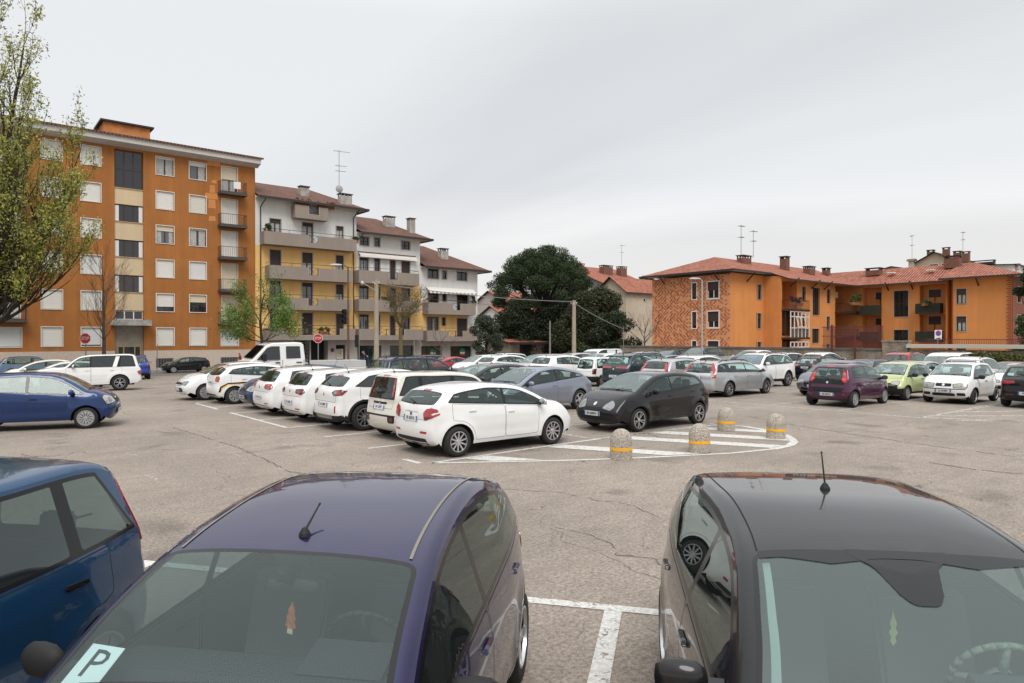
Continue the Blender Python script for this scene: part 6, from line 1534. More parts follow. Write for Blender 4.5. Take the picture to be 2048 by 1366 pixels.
hl_ = simple_house('red_roofed_house', 76, 84, 94, 104, 8.6, 11.0, M_gf, M_rX, 'distant red roofed house at the left of the stone pine', 'X', [('x', 77.0, 6.0, .8, 1.4, 'd')])
hl2 = simple_house('white_house', 68, 80, 84, 92, 5.6, 7.6, M_white, M_rX, 'white house with red roof half hidden behind the evergreens', 'X', [('x', 69.5, 2.8, .9, 1.8, 'd'), ('x', 73.0, 2.8, .9, 1.8, 'd'), ('x', 76.5, 2.8, .9, 1.8, 'd')])
g_ = simple_house('garage', 54.5, 63.5, 66.5, 71.5, 1.85, 2.25, mat('stained_wall', (.30, .26, .205), .95, noise=(.8, .3), noise2=(6, .2), bump=(12, .02)), M_rX, 'low stained garage with tiled lean-to roof beside the lowest stepped house', 'X')
m = MB(); m.box(54.0, 63.8, 65.3, 66.2, 1.55, 1.85); g_.add('canopy', m.mesh('canopy', M_tar)); m = MB(); m.box(55.9, 57.7, 66.44, 66.49, -1.0, 1.6); g_.add('gate', m.mesh('gate', M_iron))
q = MB(); q.box(62.8, 68.2, 64.5, 64.8, -1.0, .75); q.box(62.7, 63.1, 64.4, 64.9, -1.0, 2.2)
tag(q.build('boundary_wall', mat('white_wall', (.50, .49, .46), .85, noise=(1.5, .12))), 'short white boundary wall beside the stained garage', 'wall')
gp_ = empty('gate_pillars', (66.8, 65.8, -1.0), 0, 'pair of weathered garden gate pillars under the dark evergreens', 'gate pillars')
for x in (65.6, 68.1): q = MB(); q.box(x - .25, x + .25, 65.6, 66.1, -1.0, 2.1); q.box(x - .33, x + .33, 65.5, 66.2, 2.1, 2.25); q.build('pillar', M_conc, gp_, (-66.8, -65.8, 1.0))
# far roofs above the wing on the right
hf = simple_house('gabled_house', 131, 145, 41.2, 48.2, 15.4, 17.2, mat('tan_wall', (.42, .33, .24), .9), mat('dark_tiles', (.08, .045, .035), .9), 'far gabled house with several chimneys above the terracotta wing', 'X', [('y', 45.4, 14.0, 1.2, 1.1, 'w'), ('y', 43.6, 14.0, 1.0, 1.1, 'w')])
for (x, y, w, z, h) in ((133, 46.0, .9, 16.6, .9), (133, 43.6, .7, 16.6, 1.1), (133, 41.9, 1.0, 15.6, 1.3), (133, 40.6, .8, 15.2, 1.5)): chimney(hf, x, y, z, w, 1.0, h, M_cb, holes=3)
hg = simple_house('flat_block', 128, 140, 48.6, 52.2, 14.6, 15.0, mat('tan_wall', (.42, .33, .24), .9), mat('tan_wall', (.42, .33, .24), .9), 'distant tan block just showing over the wing roof', 'X', [('y', 51.6, 14.0, .5, .5, 'd'), ('y', 50.6, 14.0, .5, .5, 'd')])
hh = simple_house('white_block', 139, 146, 35.5, 42.0, 14.9, 15.1, M_white, mat('dark_tiles', (.08, .045, .035), .9), 'small white roof block with arcaded chimneys over the wing', 'X')
chimney(hh, 139.6, 40.0, 15.1, 1.0, 3.4, .5, M_tar, holes=2); chimney(hh, 140.6, 36.6, 14.0, 1.0, 3.2, .7, M_gf, holes=2)
antenna(128, 47.2, 15.5, 4.6, 'thin aerial over the long terracotta wing'); antenna(134, 41.4, 17.0, 3.6, 'aerial beside the chimney group of the far gabled house')
q = empty('chimney_stack', (130.6, 48.2, 13), 0, 'white chimney stack with small tiled hat above the wing roof', 'chimney'); m = MB(); m.box(-.4, .4, -.4, .4, 0, 2.9); m.build('shaft', M_gf, q); m = MB(); m.prism([(-.7, 2.9), (.7, 2.9), (0, 3.3)], -.7, .7, 'xz'); m.build('chimney_cap', M_cb, q)

# ---------------------------------------------------------------- stone wall in front of the brick block
M_rub = mat('rubble_wall', (.25, .215, .165), .95, noise=(1.1, .40), noise2=(7, .30), bump=(9, .05)); M_cop = mat('wall_coping', (.13, .115, .10), .9, noise=(3, .3))
sw = empty('stone_wall', (49.0, 34.0, -.3), 0, 'long weathered rubble wall below the brick gable and orange facade', 'wall')
def sadd(nm, mb_, mt): return mb_.build(nm, mt, sw, (-49.0, -34.0, .3))
m = MB(); m.box(49.0, 49.4, 19.9, 43.5, -1.2, 1.52); sadd('wall_section', m, M_rub); m = MB(); m.box(48.93, 49.47, 19.9, 43.5, 1.52, 1.66); sadd('coping', m, M_cop)
m = MB(); m.box(48.9, 49.45, 18.3, 19.88, -1.2, 2.1); m.box(48.85, 49.5, 18.25, 19.93, 2.1, 2.2); sadd('wall_pier', m, M_rub)
m = MB(); m.box(49.02, 49.4, 4.0, 18.28, -1.2, 1.6); sadd('wall_section', m, M_rub)
m = MB(); m.box(48.7, 50.2, 8.0, 18.3, 1.72, 1.95); c_ = m.build('concrete_ledge', mat('pale_ledge', (.52, .48, .42), .8), sw, (-49.0, -34.0, .3))
rf = empty('red_fence', (48.7, 21.8, -.2), 0, 'tall red-brown mesh fence panel standing on the rubble wall', 'fence')
m = MB(); 
for y in (23.2, 21.6): m.box(48.62, 48.74, y - .06, y + .06, -.4, 3.3)
m.build('fence_post', M_redi, rf, (-48.7, -21.8, .2)); m = MB()
for i in range(56): y = 19.95 + i * .075; m.box(49.18, 49.2, y - .012, y + .012, 1.66, 3.2)
for z in (1.8, 2.5, 3.15): m.box(49.17, 49.22, 19.95, 24.2, z - .02, z + .02)
m.build('mesh_panel', M_redi, rf, (-48.7, -21.8, .2))
lr = empty('ledge_railing', (49.6, 13.0, 1.95), 0, 'low dark railing on the pale ledge before the orange wing', 'railing'); m = MB()
for i in range(70): y = 10.5 + i * .10; m.box(49.9, 49.92, y - .01, y + .01, 1.95, 2.28)
m.box(49.89, 49.93, 10.4, 17.6, 2.26, 2.30); m.build('railing', M_redi, lr, (-49.6, -13.0, -1.95))
# ================================================================ poles, signs, lamps, wires
M_pole = mat('concrete_pole', (.34, .29, .22), .9, noise=(2, .15), noise2=(14, .15)); M_rust = mat('rusty_pole', (.13, .065, .04), .8, noise=(3, .3)); M_signr = mat('sign_red', (.42, .015, .02), .5); M_signw = mat('sign_white', (.66, .66, .66), .5); M_lamph = mat('lamp_head', (.50, .51, .51), .4)
def at(px_d, lat): v = FW * px_d + RT * lat; return v.x, v.y
def pole(name, x, y, h, r0, r1, m, label, cat):
    o = empty(name, (x, y, ground_z(x, y)), 0, label, cat); b = MB(); b.tube((0, 0, -.1), (0, 0, h), r0, r1, 10); b.build('post', m, o, smooth=False); return o
def face_cam(o): o.rotation_euler = (0, 0, YAW - R(90))
for (d, lat, sz, lab) in ((51, -31.85, .80, 'red octagonal stop sign on the grey post before the orange block'), (56, -15.9, .74, 'red octagonal stop sign in front of the dark gateway of the yellow house')):
    x, y = at(d, lat); z = ground_z(x, y); h = 2.33 - z + sz * .5; o = pole('stop_sign', x, y, h, .04, .04, M_grey, lab, 'stop sign'); face_cam(o)
    m = MB(); oc = [(sz * .54 * math.cos(R(22.5 + 45 * i)), sz * .54 * math.sin(R(22.5 + 45 * i))) for i in range(8)]
    m.prism([(p[0], p[1] + h - sz * .5) for p in oc], -.06, -.05, 'xz', 0); m.prism([(p[0] * .91, p[1] * .91 + h - sz * .5) for p in oc], -.066, -.061, 'xz', 1); pl = m.build('sign_plate', [M_signw, M_signr], o)
    text('lettering', 'STOP', sz * .37, M_signw, pl, Matrix.Translation((0, -.068, h - sz * .5)) @ Matrix.Rotation(R(90), 4, 'X') @ Matrix.Diagonal((.82, 1.15, 1, 1)), .002, False)
def lamp_post(x, y, h, arm, m, label, r0=.09, side=-1):
    o = pole('street_lamp', x, y, h, r0, .05, m, label, 'street lamp'); face_cam(o)
    b = MB(); b.tube((0, 0, h - .05), (side * arm * .5, 0, h + .12), .035); b.tube((side * arm * .5, 0, h + .12), (side * arm, 0, h + .10), .035); b.build('arm', m, o)
    b = MB(); b.lathe([(.001, -.42), (.09, -.36), (.14, -.1), (.14, .2), (.06, .40), (.001, .42)], 12, 0, 'y', Matrix.Translation((side * (arm + .25), 0, h + .12)) @ Matrix.Rotation(R(90), 4, 'Z')); me = b.mesh('lamp_head', M_lamph, smooth=True)
    for v in me.vertices: v.co.z = h + .12 + (v.co.z - h - .12) * .55
    link('lamp_head', me, o); return o
x, y = at(45, -10.8); lp = lamp_post(x, y, 7.3, .55, M_rust, 'rust brown street lamp with white head in front of the yellow house')
tl = empty('traffic_light', (x - .0, y, ground_z(x, y) + 3.5), YAW - R(90), 'black traffic light on the rust brown lamp post', 'traffic light'); m = MB(); m.box(-.34, -.10, -.22, .05, .0, 1.0); 
m.build('housing', M_trim, tl); m = MB()
for k in range(3):
    m.lathe([(.10, -.22), (.12, -.30), (.13, -.42)], 10, 0, 'y', Matrix.Translation((-.22, 0, .18 + .32 * k)))
m.build('visor', M_plast, tl, recalc=False); m = MB()
for k in range(3): m.lathe([(.09, -.225), (.001, -.23)], 10, 0, 'y', Matrix.Translation((-.22, 0, .18 + .32 * k)))
m.build('lens', M_trim, tl); m = MB(); m.box(-.12, .0, -.03, .03, .3, .36); m.box(-.12, .0, -.03, .03, .7, .76); m.build('bracket', M_plast, tl)
x, y = at(47.5, 13.22); lamp_post(x, y, 6.6, .25, mat('galvanised', (.40, .41, .41), .5, metal=.3), 'slim grey street lamp in front of the brick gable', .07)
def wires(name, p, q, n, sag, r, label):
    o = empty(name, tuple(p), 0, label, 'cable'); p = Vector(p); q = Vector(q); b = MB(); pts = [(q - p) * (i / n) + Vector((0, 0, -sag * 4 * (i / n) * (1 - i / n))) for i in range(n + 1)]; b.path(pts, r, 4); b.build('cable', M_grey if r > .03 else M_tar, o); return o
x1, y1 = at(50, -9.93); p1 = pole('utility_pole', x1, y1, 6.95, .20, .15, M_pole, 'thick concrete utility pole with insulators before the middle stepped house', 'utility pole')
x2, y2 = at(57, 5.18); p2 = pole('utility_pole', x2, y2, 5.95, .20, .15, M_pole, 'pale utility pole standing before the dark evergreen garden', 'utility pole')
for p_, h in ((p1, 6.9), (p2, 5.9)):
    b = MB()
    for i in range(5): a = 2 * math.pi * i / 5; b.lathe([(.001, -.07), (.05, -.05), (.05, .04), (.001, .06)], 6, 0, M=Matrix.Translation((.24 * math.cos(a), .24 * math.sin(a), h - .15 - .12 * (i % 2)))); b.tube((0, 0, h - .2), (.24 * math.cos(a), .24 * math.sin(a), h - .15 - .12 * (i % 2)), .015)
    b.build('insulator', M_lamph, p_)
b = MB(); b.tube((0, 0, 6.1), (-1.15, -.3, 6.6), .02); b.lathe([(.001, -.16), (.10, -.1), (.12, 0), (.05, .1), (.001, .12)], 8, 0, M=Matrix.Translation((-1.3, -.33, 6.65))); b.build('small_lamp', M_lamph, p1)
z1 = ground_z(x1, y1) + 6.7; z2 = ground_z(x2, y2) + 5.75
wires('overhead_cable', (x1, y1, z1), (x2, y2, z2 + .1), 16, .25, .035, 'thick pale cable between the two utility poles')
wires('overhead_cable', (x1, y1, z1 - .5), (x2, y2, z2 - .45), 16, .35, .014, 'thin lower wire between the two utility poles')
x3, y3 = at(62, 10.0); wires('overhead_cable', (x2, y2, z2), (x3 + .2, y3, 3.2), 12, .15, .035, 'thick cable falling from the pale pole towards the cream house')
x4, y4 = at(66, 14.5); wires('overhead_cable', (x3 + .2, y3, 3.2), (x4, y4, 3.15), 8, .1, .012, 'thin wire running on to the brick gable'); pole('thin_post', x3 + .2, y3, 3.9, .03, .03, M_grey, 'thin grey post at the end of the thick cable', 'post')
x5, y5 = at(58, 3.23); o = pole('thin_post', x5, y5, 4.3, .09, .06, M_grey, 'dark slender post with pale collar left of the pale utility pole', 'post'); 
x, y = at(46, 28.7); o = pole('parking_sign', x, y, 3.1, .03, .03, M_grey, 'white no parking sign with blue roundel on a thin post', 'sign'); face_cam(o)
m = MB(); m.box(-.24, .24, -.05, -.035, 2.5, 3.15, 0); m.prism(ell(.185, .185, 20, 0, 2.93), -.058, -.051, 'xz', 1); m.prism(ell(.145, .145, 20, 0, 2.93), -.064, -.0585, 'xz', 2); pl = m.build('sign_plate', [M_signw, M_signr, mat('sign_blue', (.03, .08, .38), .5)], o)
m = MB(); m.box(-.17, .17, -.070, -.065, -.018, .018); me = m.mesh('bar', M_signr); b_ = link('bar', me, pl, (0, 0, 2.93), (0, R(45), 0)); m = MB(); m.prism([(-.14, 2.56), (.14, 2.56), (.14, 2.66), (-.02, 2.61), (-.14, 2.60)], -.056, -.051, 'xz'); m.build('pictogram', M_ink, pl)
for (d, lat, h, lab) in ((60, -31.2, 2.6, 'dark slim post before the orange block entrance'), (54, -12.1, 3.0, 'grey post with a black box sign beside the downpipe'), (60, -8.6, 3.4, 'small arrow post beside the bare tree')):
    x, y = at(d, lat); o = pole('thin_post', x, y, h, .035, .035, M_grey, lab, 'post')
    if 'black box' in lab: face_cam(o); m = MB(); m.box(-.32, -.02, -.06, .02, h - .95, h); m.build('box_sign', M_trim, o)
# bollards
M_agg = mat('exposed_aggregate', (.42, .37, .31), .9, noise=(42, .75), noise2=(90, .5), bump=(45, .05)); M_bandy = mat('yellow_band', (.80, .40, .012), .6, noise=(20, .12))
def make_bollard():
    o = empty('bollard', (0, 0, 0)); m = MB(); r = .215
    m.lathe([(.205, 0), (.218, .012), (r, .03), (r, .185)], 36); m.build('base', M_agg, o, smooth=True)
    m = MB(); m.lathe([(r, .185), (r + .004, .187), (r + .004, .245), (r, .247)], 36); m.build('yellow_band', M_bandy, o, smooth=True)
    m = MB(); m.lathe([(r, .247), (r, .36), (.210, .40), (.195, .455), (.165, .515), (.12, .56), (.06, .588), (.001, .597)], 36); m.build('domed_top', M_agg, o, smooth=True)
    for c in o.children:
        shade_auto(c.data, 50)
    return o
bo = make_bollard()
for i, (x, y, lab) in enumerate(((10.11, 8.95, 'concrete bollard nearest the white hatchback front wheel'), (11.99, 8.46, 'concrete bollard at the middle of the island edge, closest to the open asphalt'), (15.30, 10.0, 'concrete bollard close to the rear of the black hatchback'), (14.98, 8.46, 'concrete bollard at the rounded tip of the island'))):
    if i == 0: o = bo
    else:
        o = bo.copy(); C.objects.link(o)
        for c in bo.children: k = c.copy(); C.objects.link(k); k.parent = o
    o.location = (x, y, -.004); o.rotation_euler = (R((1.2, -.8, .5, -1.4)[i]), R((-.7, 1.1, -1.3, .4)[i]), i * 1.3); tag(o, lab, 'bollard', 'concrete bollards on the hatched island')

# ================================================================ trees
def mat_leaf(name, c1, c2, c3=None):
    m = bpy.data.materials.new(name); m.use_nodes = True; t = m.node_tree; b = t.nodes['Principled BSDF']; b.inputs['Roughness'].default_value = .6
    g = t.nodes.new('ShaderNodeNewGeometry'); r = t.nodes.new('ShaderNodeValToRGB'); r.color_ramp.elements[0].color = (*c1, 1); r.color_ramp.elements[1].color = (*c2, 1)
    if c3: k = r.color_ramp.elements.new(.93); k.color = (*c3, 1)
    t.links.new(g.outputs['Random Per Island'], r.inputs[0]); t.links.new(r.outputs[0], b.inputs['Base Color'])
    tl = t.nodes.new('ShaderNodeBsdfTranslucent'); t.links.new(r.outputs[0], tl.inputs['Color']); ms = t.nodes.new('ShaderNodeMixShader'); ms.inputs[0].default_value = .3
    t.links.new(b.outputs[0], ms.inputs[1]); t.links.new(tl.outputs[0], ms.inputs[2]); t.links.new(ms.outputs[0], t.nodes['Material Output'].inputs['Surface']); return m
def leaf_cloud(P, size, rg, squash=1.0):
    """P: (n,3) centres; one quad-ish leaf of two tris at each"""
    n = len(P); u = rg.normal(size=(n, 3)); u /= np.linalg.norm(u, axis=1)[:, None]; v = rg.normal(size=(n, 3)); v -= (v * u).sum(1)[:, None] * u; v /= np.linalg.norm(v, axis=1)[:, None]
    s = (size * rg.uniform(.6, 1.35, n))[:, None]; a = P - u * s; b = P + v * s * .45; c = P + u * s; d = P - v * s * .45
    V = np.stack([a, b, c, d], 1).reshape(-1, 3); F = np.arange(4 * n).reshape(-1, 4); return V, F
def np_mesh(name, V, F, m):
    me = bpy.data.meshes.new(name); me.vertices.add(len(V)); me.vertices.foreach_set('co', V.astype(np.float32).ravel()); k = F.shape[1]
    me.loops.add(F.size); me.loops.foreach_set('vertex_index', F.astype(np.int32).ravel()); me.polygons.add(len(F)); me.polygons.foreach_set('loop_start', np.arange(0, F.size, k, dtype=np.int32)); me.polygons.foreach_set('loop_total', np.full(len(F), k, dtype=np.int32))
    me.materials.append(m); me.update(calc_edges=True); return me
def grow(rs, p, d, L, r, depth, segs, out, tips, up=.15, spread=.6, minr=.006, ratio=.68, kids=(2, 3), wig=.12):
    """recursive limb; out collects tubes, tips collects twig points"""
    n = segs; pts = [p]; q = p.copy(); dd = d.copy()
    for i in range(n):
        dd = (dd + Vector((rs.uniform(-wig, wig), rs.uniform(-wig, wig), rs.uniform(-wig, wig) + up * .25))).normalized(); q = q + dd * (L / n); pts.append(q.copy())
    for i in range(n): ra = r * (1 - .45 * i / n); rb = r * (1 - .45 * (i + 1) / n); out.append((pts[i], pts[i + 1], ra, rb))
    if depth <= 1: tips += pts[1:]
    if depth <= 0: return
    for i in range(1, n + 1):
        for k in range(rs.randint(*kids) if i == n else rs.randint(0, kids[0])):
            t = dd.orthogonal().normalized(); ax = Matrix.Rotation(rs.uniform(0, 2 * math.pi), 3, dd) @ t; nd = (dd + ax * rs.uniform(spread * .6, spread * 1.3) + Vector((0, 0, up))).normalized()
            grow(rs, pts[i], nd, L * ratio * rs.uniform(.75, 1.15), max(minr, r * (1 - .45 * i / n) * .62), depth - 1, max(2, segs - 1), out, tips, up, spread, minr, ratio, kids, wig)
def tree_obj(name, loc, label, out, bark, lf=None, lm=None, cat='tree', grp=None, thick=.0):
    o = empty(name, loc, 0, label, cat, grp); big = [t for t in out if t[2] > thick]; m = MB()
    for a, b, r0, r1 in big: m.tube(a, b, r0, r1, 8 if r0 > .06 else 5 if r0 > .02 else 3, cap=False)
    me = m.mesh('trunk', bark, recalc=False, smooth=True); link('trunk', me, o)
    if lf is not None: link('crown', np_mesh('crown', lf[0], lf[1], lm), o)
    return o
M_bark = mat('dark_bark', (.035, .028, .022), .95, noise=(6, .35), bump=(14, .03)); M_bark2 = mat('grey_bark', (.085, .068, .055), .95, noise=(8, .3)); M_barkg = mat('mossy_bark', (.13, .105, .045), .95, noise=(8, .3))
rg = np.random.default_rng(5)
# --- large poplar at the left: many rising limbs, fresh yellow-green leaf sprays
rs = random.Random(11); d0 = 27.0; tx, ty = at(d0, -21.6); out = []; tips = []
base = Vector((0, 0, -.2)); out.append((base, Vector((.1, .1, 1.3)), .48, .42)); s0 = Vector((.1, .1, 1.3)); Rv, Fv = RT, FW
def wv(r_, f_, z_): return Rv * r_ + Fv * f_ + Vector((0, 0, z_))
limbs = [(.00, .0, 1, 14.5, .24), (.24, .1, 1, 12.5, .20), (.50, -.1, 1, 9.6, .17), (.80, .2, 1, 7.0, .13), (-.3, .3, 1, 12.5, .20), (.12, -.4, 1, 12.0, .18), (.36, .45, 1, 10.0, .16), (-.5, -.2, 1, 10, .16), (-.1, .6, 1, 12, .16), (.65, -.35, 1, 7.8, .14), (1.05, .05, .8, 5.8, .12), (1.15, -.25, .42, 5.0, .10), (1.1, .3, .25, 4.6, .10)]
for (a, b, c, L_, r_) in limbs:
    dd = wv(a, b, c).normalized(); p = s0 + Vector((0, 0, rs.uniform(0, 1.3))); n = 9; q = p.copy()
    for i in range(n):
        t = i / n; dd = (dd + Vector((rs.uniform(-.06, .06), rs.uniform(-.06, .06), .10))).normalized(); nq = q + dd * L_ / n; ra, rb = r_ * (1 - .85 * t), r_ * (1 - .85 * (i + 1) / n); out.append((q, nq, ra, rb))
        if i >= 1:
            for k in range(rs.randint(2, 3)):
                sd = (dd + wv(rs.uniform(-1, 1), rs.uniform(-1, 1), rs.uniform(.1, .7)) * .85).normalized(); grow(rs, nq, sd, rs.uniform(1.1, 2.2) * (1.15 - .5 * t), max(.016, rb * .5), 2, 4, out, tips, .34, .45, .008, .62, (1, 3), .10)
        q = nq
    tips.append(q)
T_ = np.array([tuple(t) for t in tips]); k = max(1, int(48000 / len(T_))); P_ = np.repeat(T_, k, 0) + rg.normal(size=(len(T_) * k, 3)) * .11
keep = rg.random(len(P_)) < (.55 + .45 * np.sin(P_[:, 2] * 1.3 + P_[:, 0] * 1.7) ** 2); P_ = P_[keep]
poplar = tree_obj('poplar_tree', (tx, ty, ground_z(tx, ty)), 'tall spreading poplar with fresh yellow-green leaves, half covering the orange block', out, M_bark, leaf_cloud(P_, .064, rg), mat_leaf('spring_leaves', (.13, .15, .022), (.34, .37, .055), (.48, .47, .11)))
x, y = at(42, -33.6); poplar.location = (x, y, ground_z(x, y) - .3); poplar.scale = (1.55, 1.55, 1.50)
# --- small leafy tree by the orange block corner
rs = random.Random(15); x, y = at(58, -21.3); out = []; tips = []
q = Vector((0, 0, 0)); out.append((q, Vector((.05, 0, 2.6)), .16, .13)); out.append((Vector((.05, 0, 2.6)), Vector((-.1, 0, 4.4)), .13, .10)); grow(rs, Vector((-.1, 0, 4.4)), Vector((0, 0, 1)), 2.1, .07, 2, 5, out, tips, .1, .6)
for (a, c, L_, z) in ((1.0, .55, 1.7, 2.6), (-.9, .6, 1.6, 2.9), (.9, .25, 1.8, 3.6), (-1.0, .3, 1.5, 3.8), (.4, .9, 1.6, 4.0), (-.9, .2, 1.3, 2.6), (-.6, .9, 1.7, 4.2)): grow(rs, Vector((0, 0, z)), wv(a, rs.uniform(-.5, .5), c).normalized(), L_, .045, 3, 4, out, tips, .12, .6)
T_ = np.array([tuple(t) for t in tips]); k = max(1, int(11000 / len(T_))); P_ = np.repeat(T_, k, 0) + rg.normal(size=(len(T_) * k, 3)) * .22
tree_obj('young_tree', (x, y, ground_z(x, y)), 'small bright green tree between the orange block and the yellow house', out, M_bark, leaf_cloud(P_, .085, rg), mat_leaf('bright_leaves', (.09, .16, .030), (.22, .32, .07)))
# --- bare trees
rs = random.Random(21); x, y = at(55, -32.9); out = []; tips = []; out.append((Vector((0, 0, -.1)), Vector((.02, 0, 2.9)), .17, .13)); 
q = Vector((.02, 0, 2.9))
for i in range(7):
    nq = q + Vector((rs.uniform(-.06, .06), 0, .95)); out.append((q, nq, .13 - .017 * i, .113 - .017 * i))
    for k in range(3): a = rs.uniform(0, 6.28); grow(rs, q, Vector((math.cos(a), math.sin(a), .75)).normalized(), 2.3 - .15 * i, .030 - .003 * i, 2, 5, out, tips, .22, .40, .007, .6, (2, 3), .07)
    q = nq
tree_obj('bare_tree', (x, y, ground_z(x, y)), 'leafless young tree with fine upswept twigs before the orange block', out, M_bark2)
rs = random.Random(9); x, y = at(60, -9.75); out = []; tips = []; out.append((Vector((0, 0, -.1)), Vector((-.05, 0, 3.8)), .20, .17)); s0 = Vector((-.05, 0, 3.8))
for k in range(9): a = k * .7 + .2; grow(rs, s0, Vector((math.cos(a) * .8, math.sin(a) * .8, 1.0)).normalized(), 1.8, .06, 3, 4, out, tips, .12, .62, .011, .66, (2, 3), .12)
o = tree_obj('bare_tree', (x, y, ground_z(x, y)), 'pollarded leafless tree with dense rounded twigs before the middle stepped house', out, M_barkg)
T_ = np.array([tuple(t) for t in tips]); P_ = T_[::3] + rg.normal(size=T_[::3].shape) * .1; link('dead_seed_clusters', np_mesh('dead_seed_clusters', *leaf_cloud(P_, .07, rg), mat('dry_seed', (.10, .06, .03), .9)), o)
rs = random.Random(3); x, y = at(62, -6.5); out = []; tips = []; out.append((Vector((0, 0, -.1)), Vector((0, 0, 2.6)), .07, .05))
for k in range(7): a = k * .9; grow(rs, Vector((0, 0, 1.8 + .3 * (k % 3))), Vector((math.cos(a), math.sin(a), .7)).normalized(), 1.3, .028, 2, 3, out, tips, .15, .5, .010, .6, (1, 2), .1)
tree_obj('bare_sapling', (x, y, ground_z(x, y)), 'thin bare sapling before the lowest stepped house', out, M_bark2)
rs = random.Random(8); x, y = at(69, 13.4); out = []; tips = []; out.append((Vector((0, 0, -.1)), Vector((0, 0, 3.0)), .10, .08))
for k in range(8): a = k * .8; grow(rs, Vector((0, 0, 2.4 + .5 * (k % 3))), Vector((math.cos(a), math.sin(a), .9)).normalized(), 2.2, .04, 2, 4, out, tips, .15, .5, .012, .6, (1, 2), .1)
tree_obj('bare_tree', (x, y, ground_z(x, y)), 'leafless tree against the cream house beside the brick gable', out, M_bark2)
# --- evergreens
def blob_crown(blobs, n, size, rg, shell=.55):
    """leaf clumps spread through many overlapping lobes, densest in their outer skins"""
    W = np.array([b[3] * b[4] for b in blobs]); W = W / W.sum(); idx = rg.choice(len(blobs), n, p=W); B = np.array(blobs)[idx]
    u = rg.normal(size=(n, 3)); u /= np.linalg.norm(u, axis=1)[:, None]; r = (shell + (1 - shell) * rg.random(n) ** .6)[:, None]; P = B[:, :3] + u * r * np.stack([B[:, 3], B[:, 3], B[:, 4]], 1); P += rg.normal(size=(n, 3)) * .06; return leaf_cloud(P, size, rg)
def to_world(r_, f_, z_): v = RT * r_ + FW * f_; return (v.x, v.y, z_)
rs = random.Random(2); x, y = at(75, 3.4); out = []; tips = []; out.append((Vector((0, 0, -.2)), Vector((.1, 0, 4.5)), .48, .40)); out.append((Vector((.1, 0, 4.5)), Vector((.15, 0, 6.6)), .40, .34)); st_ = Vector((.15, 0, 6.4)); bl = []
for k in range(17):
    a = k * 2.399; rr_ = 4.6 * math.sqrt((k + .5) / 17); zz = 12.4 - .145 * rr_ * rr_; e = Vector(to_world(rr_ * math.cos(a), rr_ * math.sin(a), zz - 1.0)); mid = st_ + (e - st_) * .5 + Vector((0, 0, -.3)); out.append((st_, mid, .17, .12)); out.append((mid, e, .12, .06))
    bl.append((e.x, e.y, e.z + .3, 1.55, .85))
for k in range(46):
    a = k * 2.399 + .4; rr_ = 5.35 * math.sqrt((k + .5) / 46); zz = 12.9 - .150 * rr_ * rr_ + rs.uniform(-.3, .25); e = to_world(rr_ * math.cos(a), rr_ * math.sin(a), zz); bl.append((e[0], e[1], e[2], rs.uniform(.75, 1.15), rs.uniform(.5, .75)))
for k in range(20):
    a = k / 20 * 6.283; rr_ = rs.uniform(4.5, 5.3); e = to_world(rr_ * math.cos(a), rr_ * math.sin(a), rs.uniform(6.6, 8.6)); bl.append((e[0], e[1], e[2], rs.uniform(.8, 1.15), rs.uniform(.6, .9))); p = Vector(e); out.append((st_, p, .08, .03))
pine_ = tree_obj('stone_pine', (x, y, ground_z(x, y)), 'umbrella shaped dark stone pine rising above the garden evergreens', out, M_bark, blob_crown(bl, 90000, .09, rg, .35), mat_leaf('pine_needles', (.012, .026, .008), (.050, .085, .024)))
def full_grown(o, d, lat, s):
    x, y = at(d, lat); o.location = (x, y, ground_z(x, y) - .25); o.scale = (s, s, s * .97)
def bush(name, d, lat, w, dep, h, n, seed, label, c1, c2, size=.12, z0=.0, cat='tree', lob=26, c3=None):
    rs = random.Random(seed); x, y = at(d, lat); bl = []; out = [(Vector((0, 0, -.2)), Vector((0, 0, h * .55)), .16, .10)]
    for k in range(lob):
        a = rs.uniform(0, 6.28); t = rs.random(); rr_ = math.sqrt(rs.random()) * (1 - .55 * t * t); e = to_world(rr_ * math.cos(a) * w / 2, rr_ * math.sin(a) * dep / 2, z0 + h * (.12 + .80 * t)); s = rs.uniform(.16, .26) * min(w, h); bl.append((e[0], e[1], e[2], s, s * .8)); out.append((Vector((0, 0, max(.2, e[2] * .5))), Vector(e), .05, .02))
    return tree_obj(name, (x, y, ground_z(x, y)), label, out, M_bark, blob_crown(bl, n, size, rg, .45), mat_leaf(name + '_leaves_%d' % seed, c1, c2, c3), cat)
full_grown(pine_, 96, 4.3, 1.28)
full_grown(bush('evergreen_tree', 70, .7, 6.0, 4, 6.0, 34000, 31, 'very dark evergreen under the left half of the stone pine', (.010, .017, .008), (.040, .056, .024)), 91.0, 0.9, 1.3)
full_grown(bush('evergreen_tree', 71, 4.6, 6.0, 4, 6.0, 34000, 32, 'dark evergreen beneath the trunk of the stone pine', (.012, .019, .009), (.044, .060, .024)), 92.3, 6.0, 1.3)
full_grown(bush('magnolia_tree', 67, 8.0, 6.2, 4.5, 8.0, 38000, 33, 'broad leaved evergreen with brownish highlights right of the stone pine', (.016, .024, .009), (.060, .070, .024), .13, c3=(.085, .09, .035)), 87.1, 10.4, 1.3)
full_grown(bush('evergreen_tree', 64, 9.8, 4.2, 3.5, 5.2, 16000, 34, 'lower mid green evergreen in front of the cream rear house', (.014, .026, .010), (.046, .064, .024)), 83.2, 12.7, 1.3)
bush('olive_tree', 72, -2.7, 3.4, 3, 5.6, 9000, 35, 'thin grey-green tree beside the lowest stepped house', (.030, .042, .026), (.10, .12, .08), .12, lob=18)
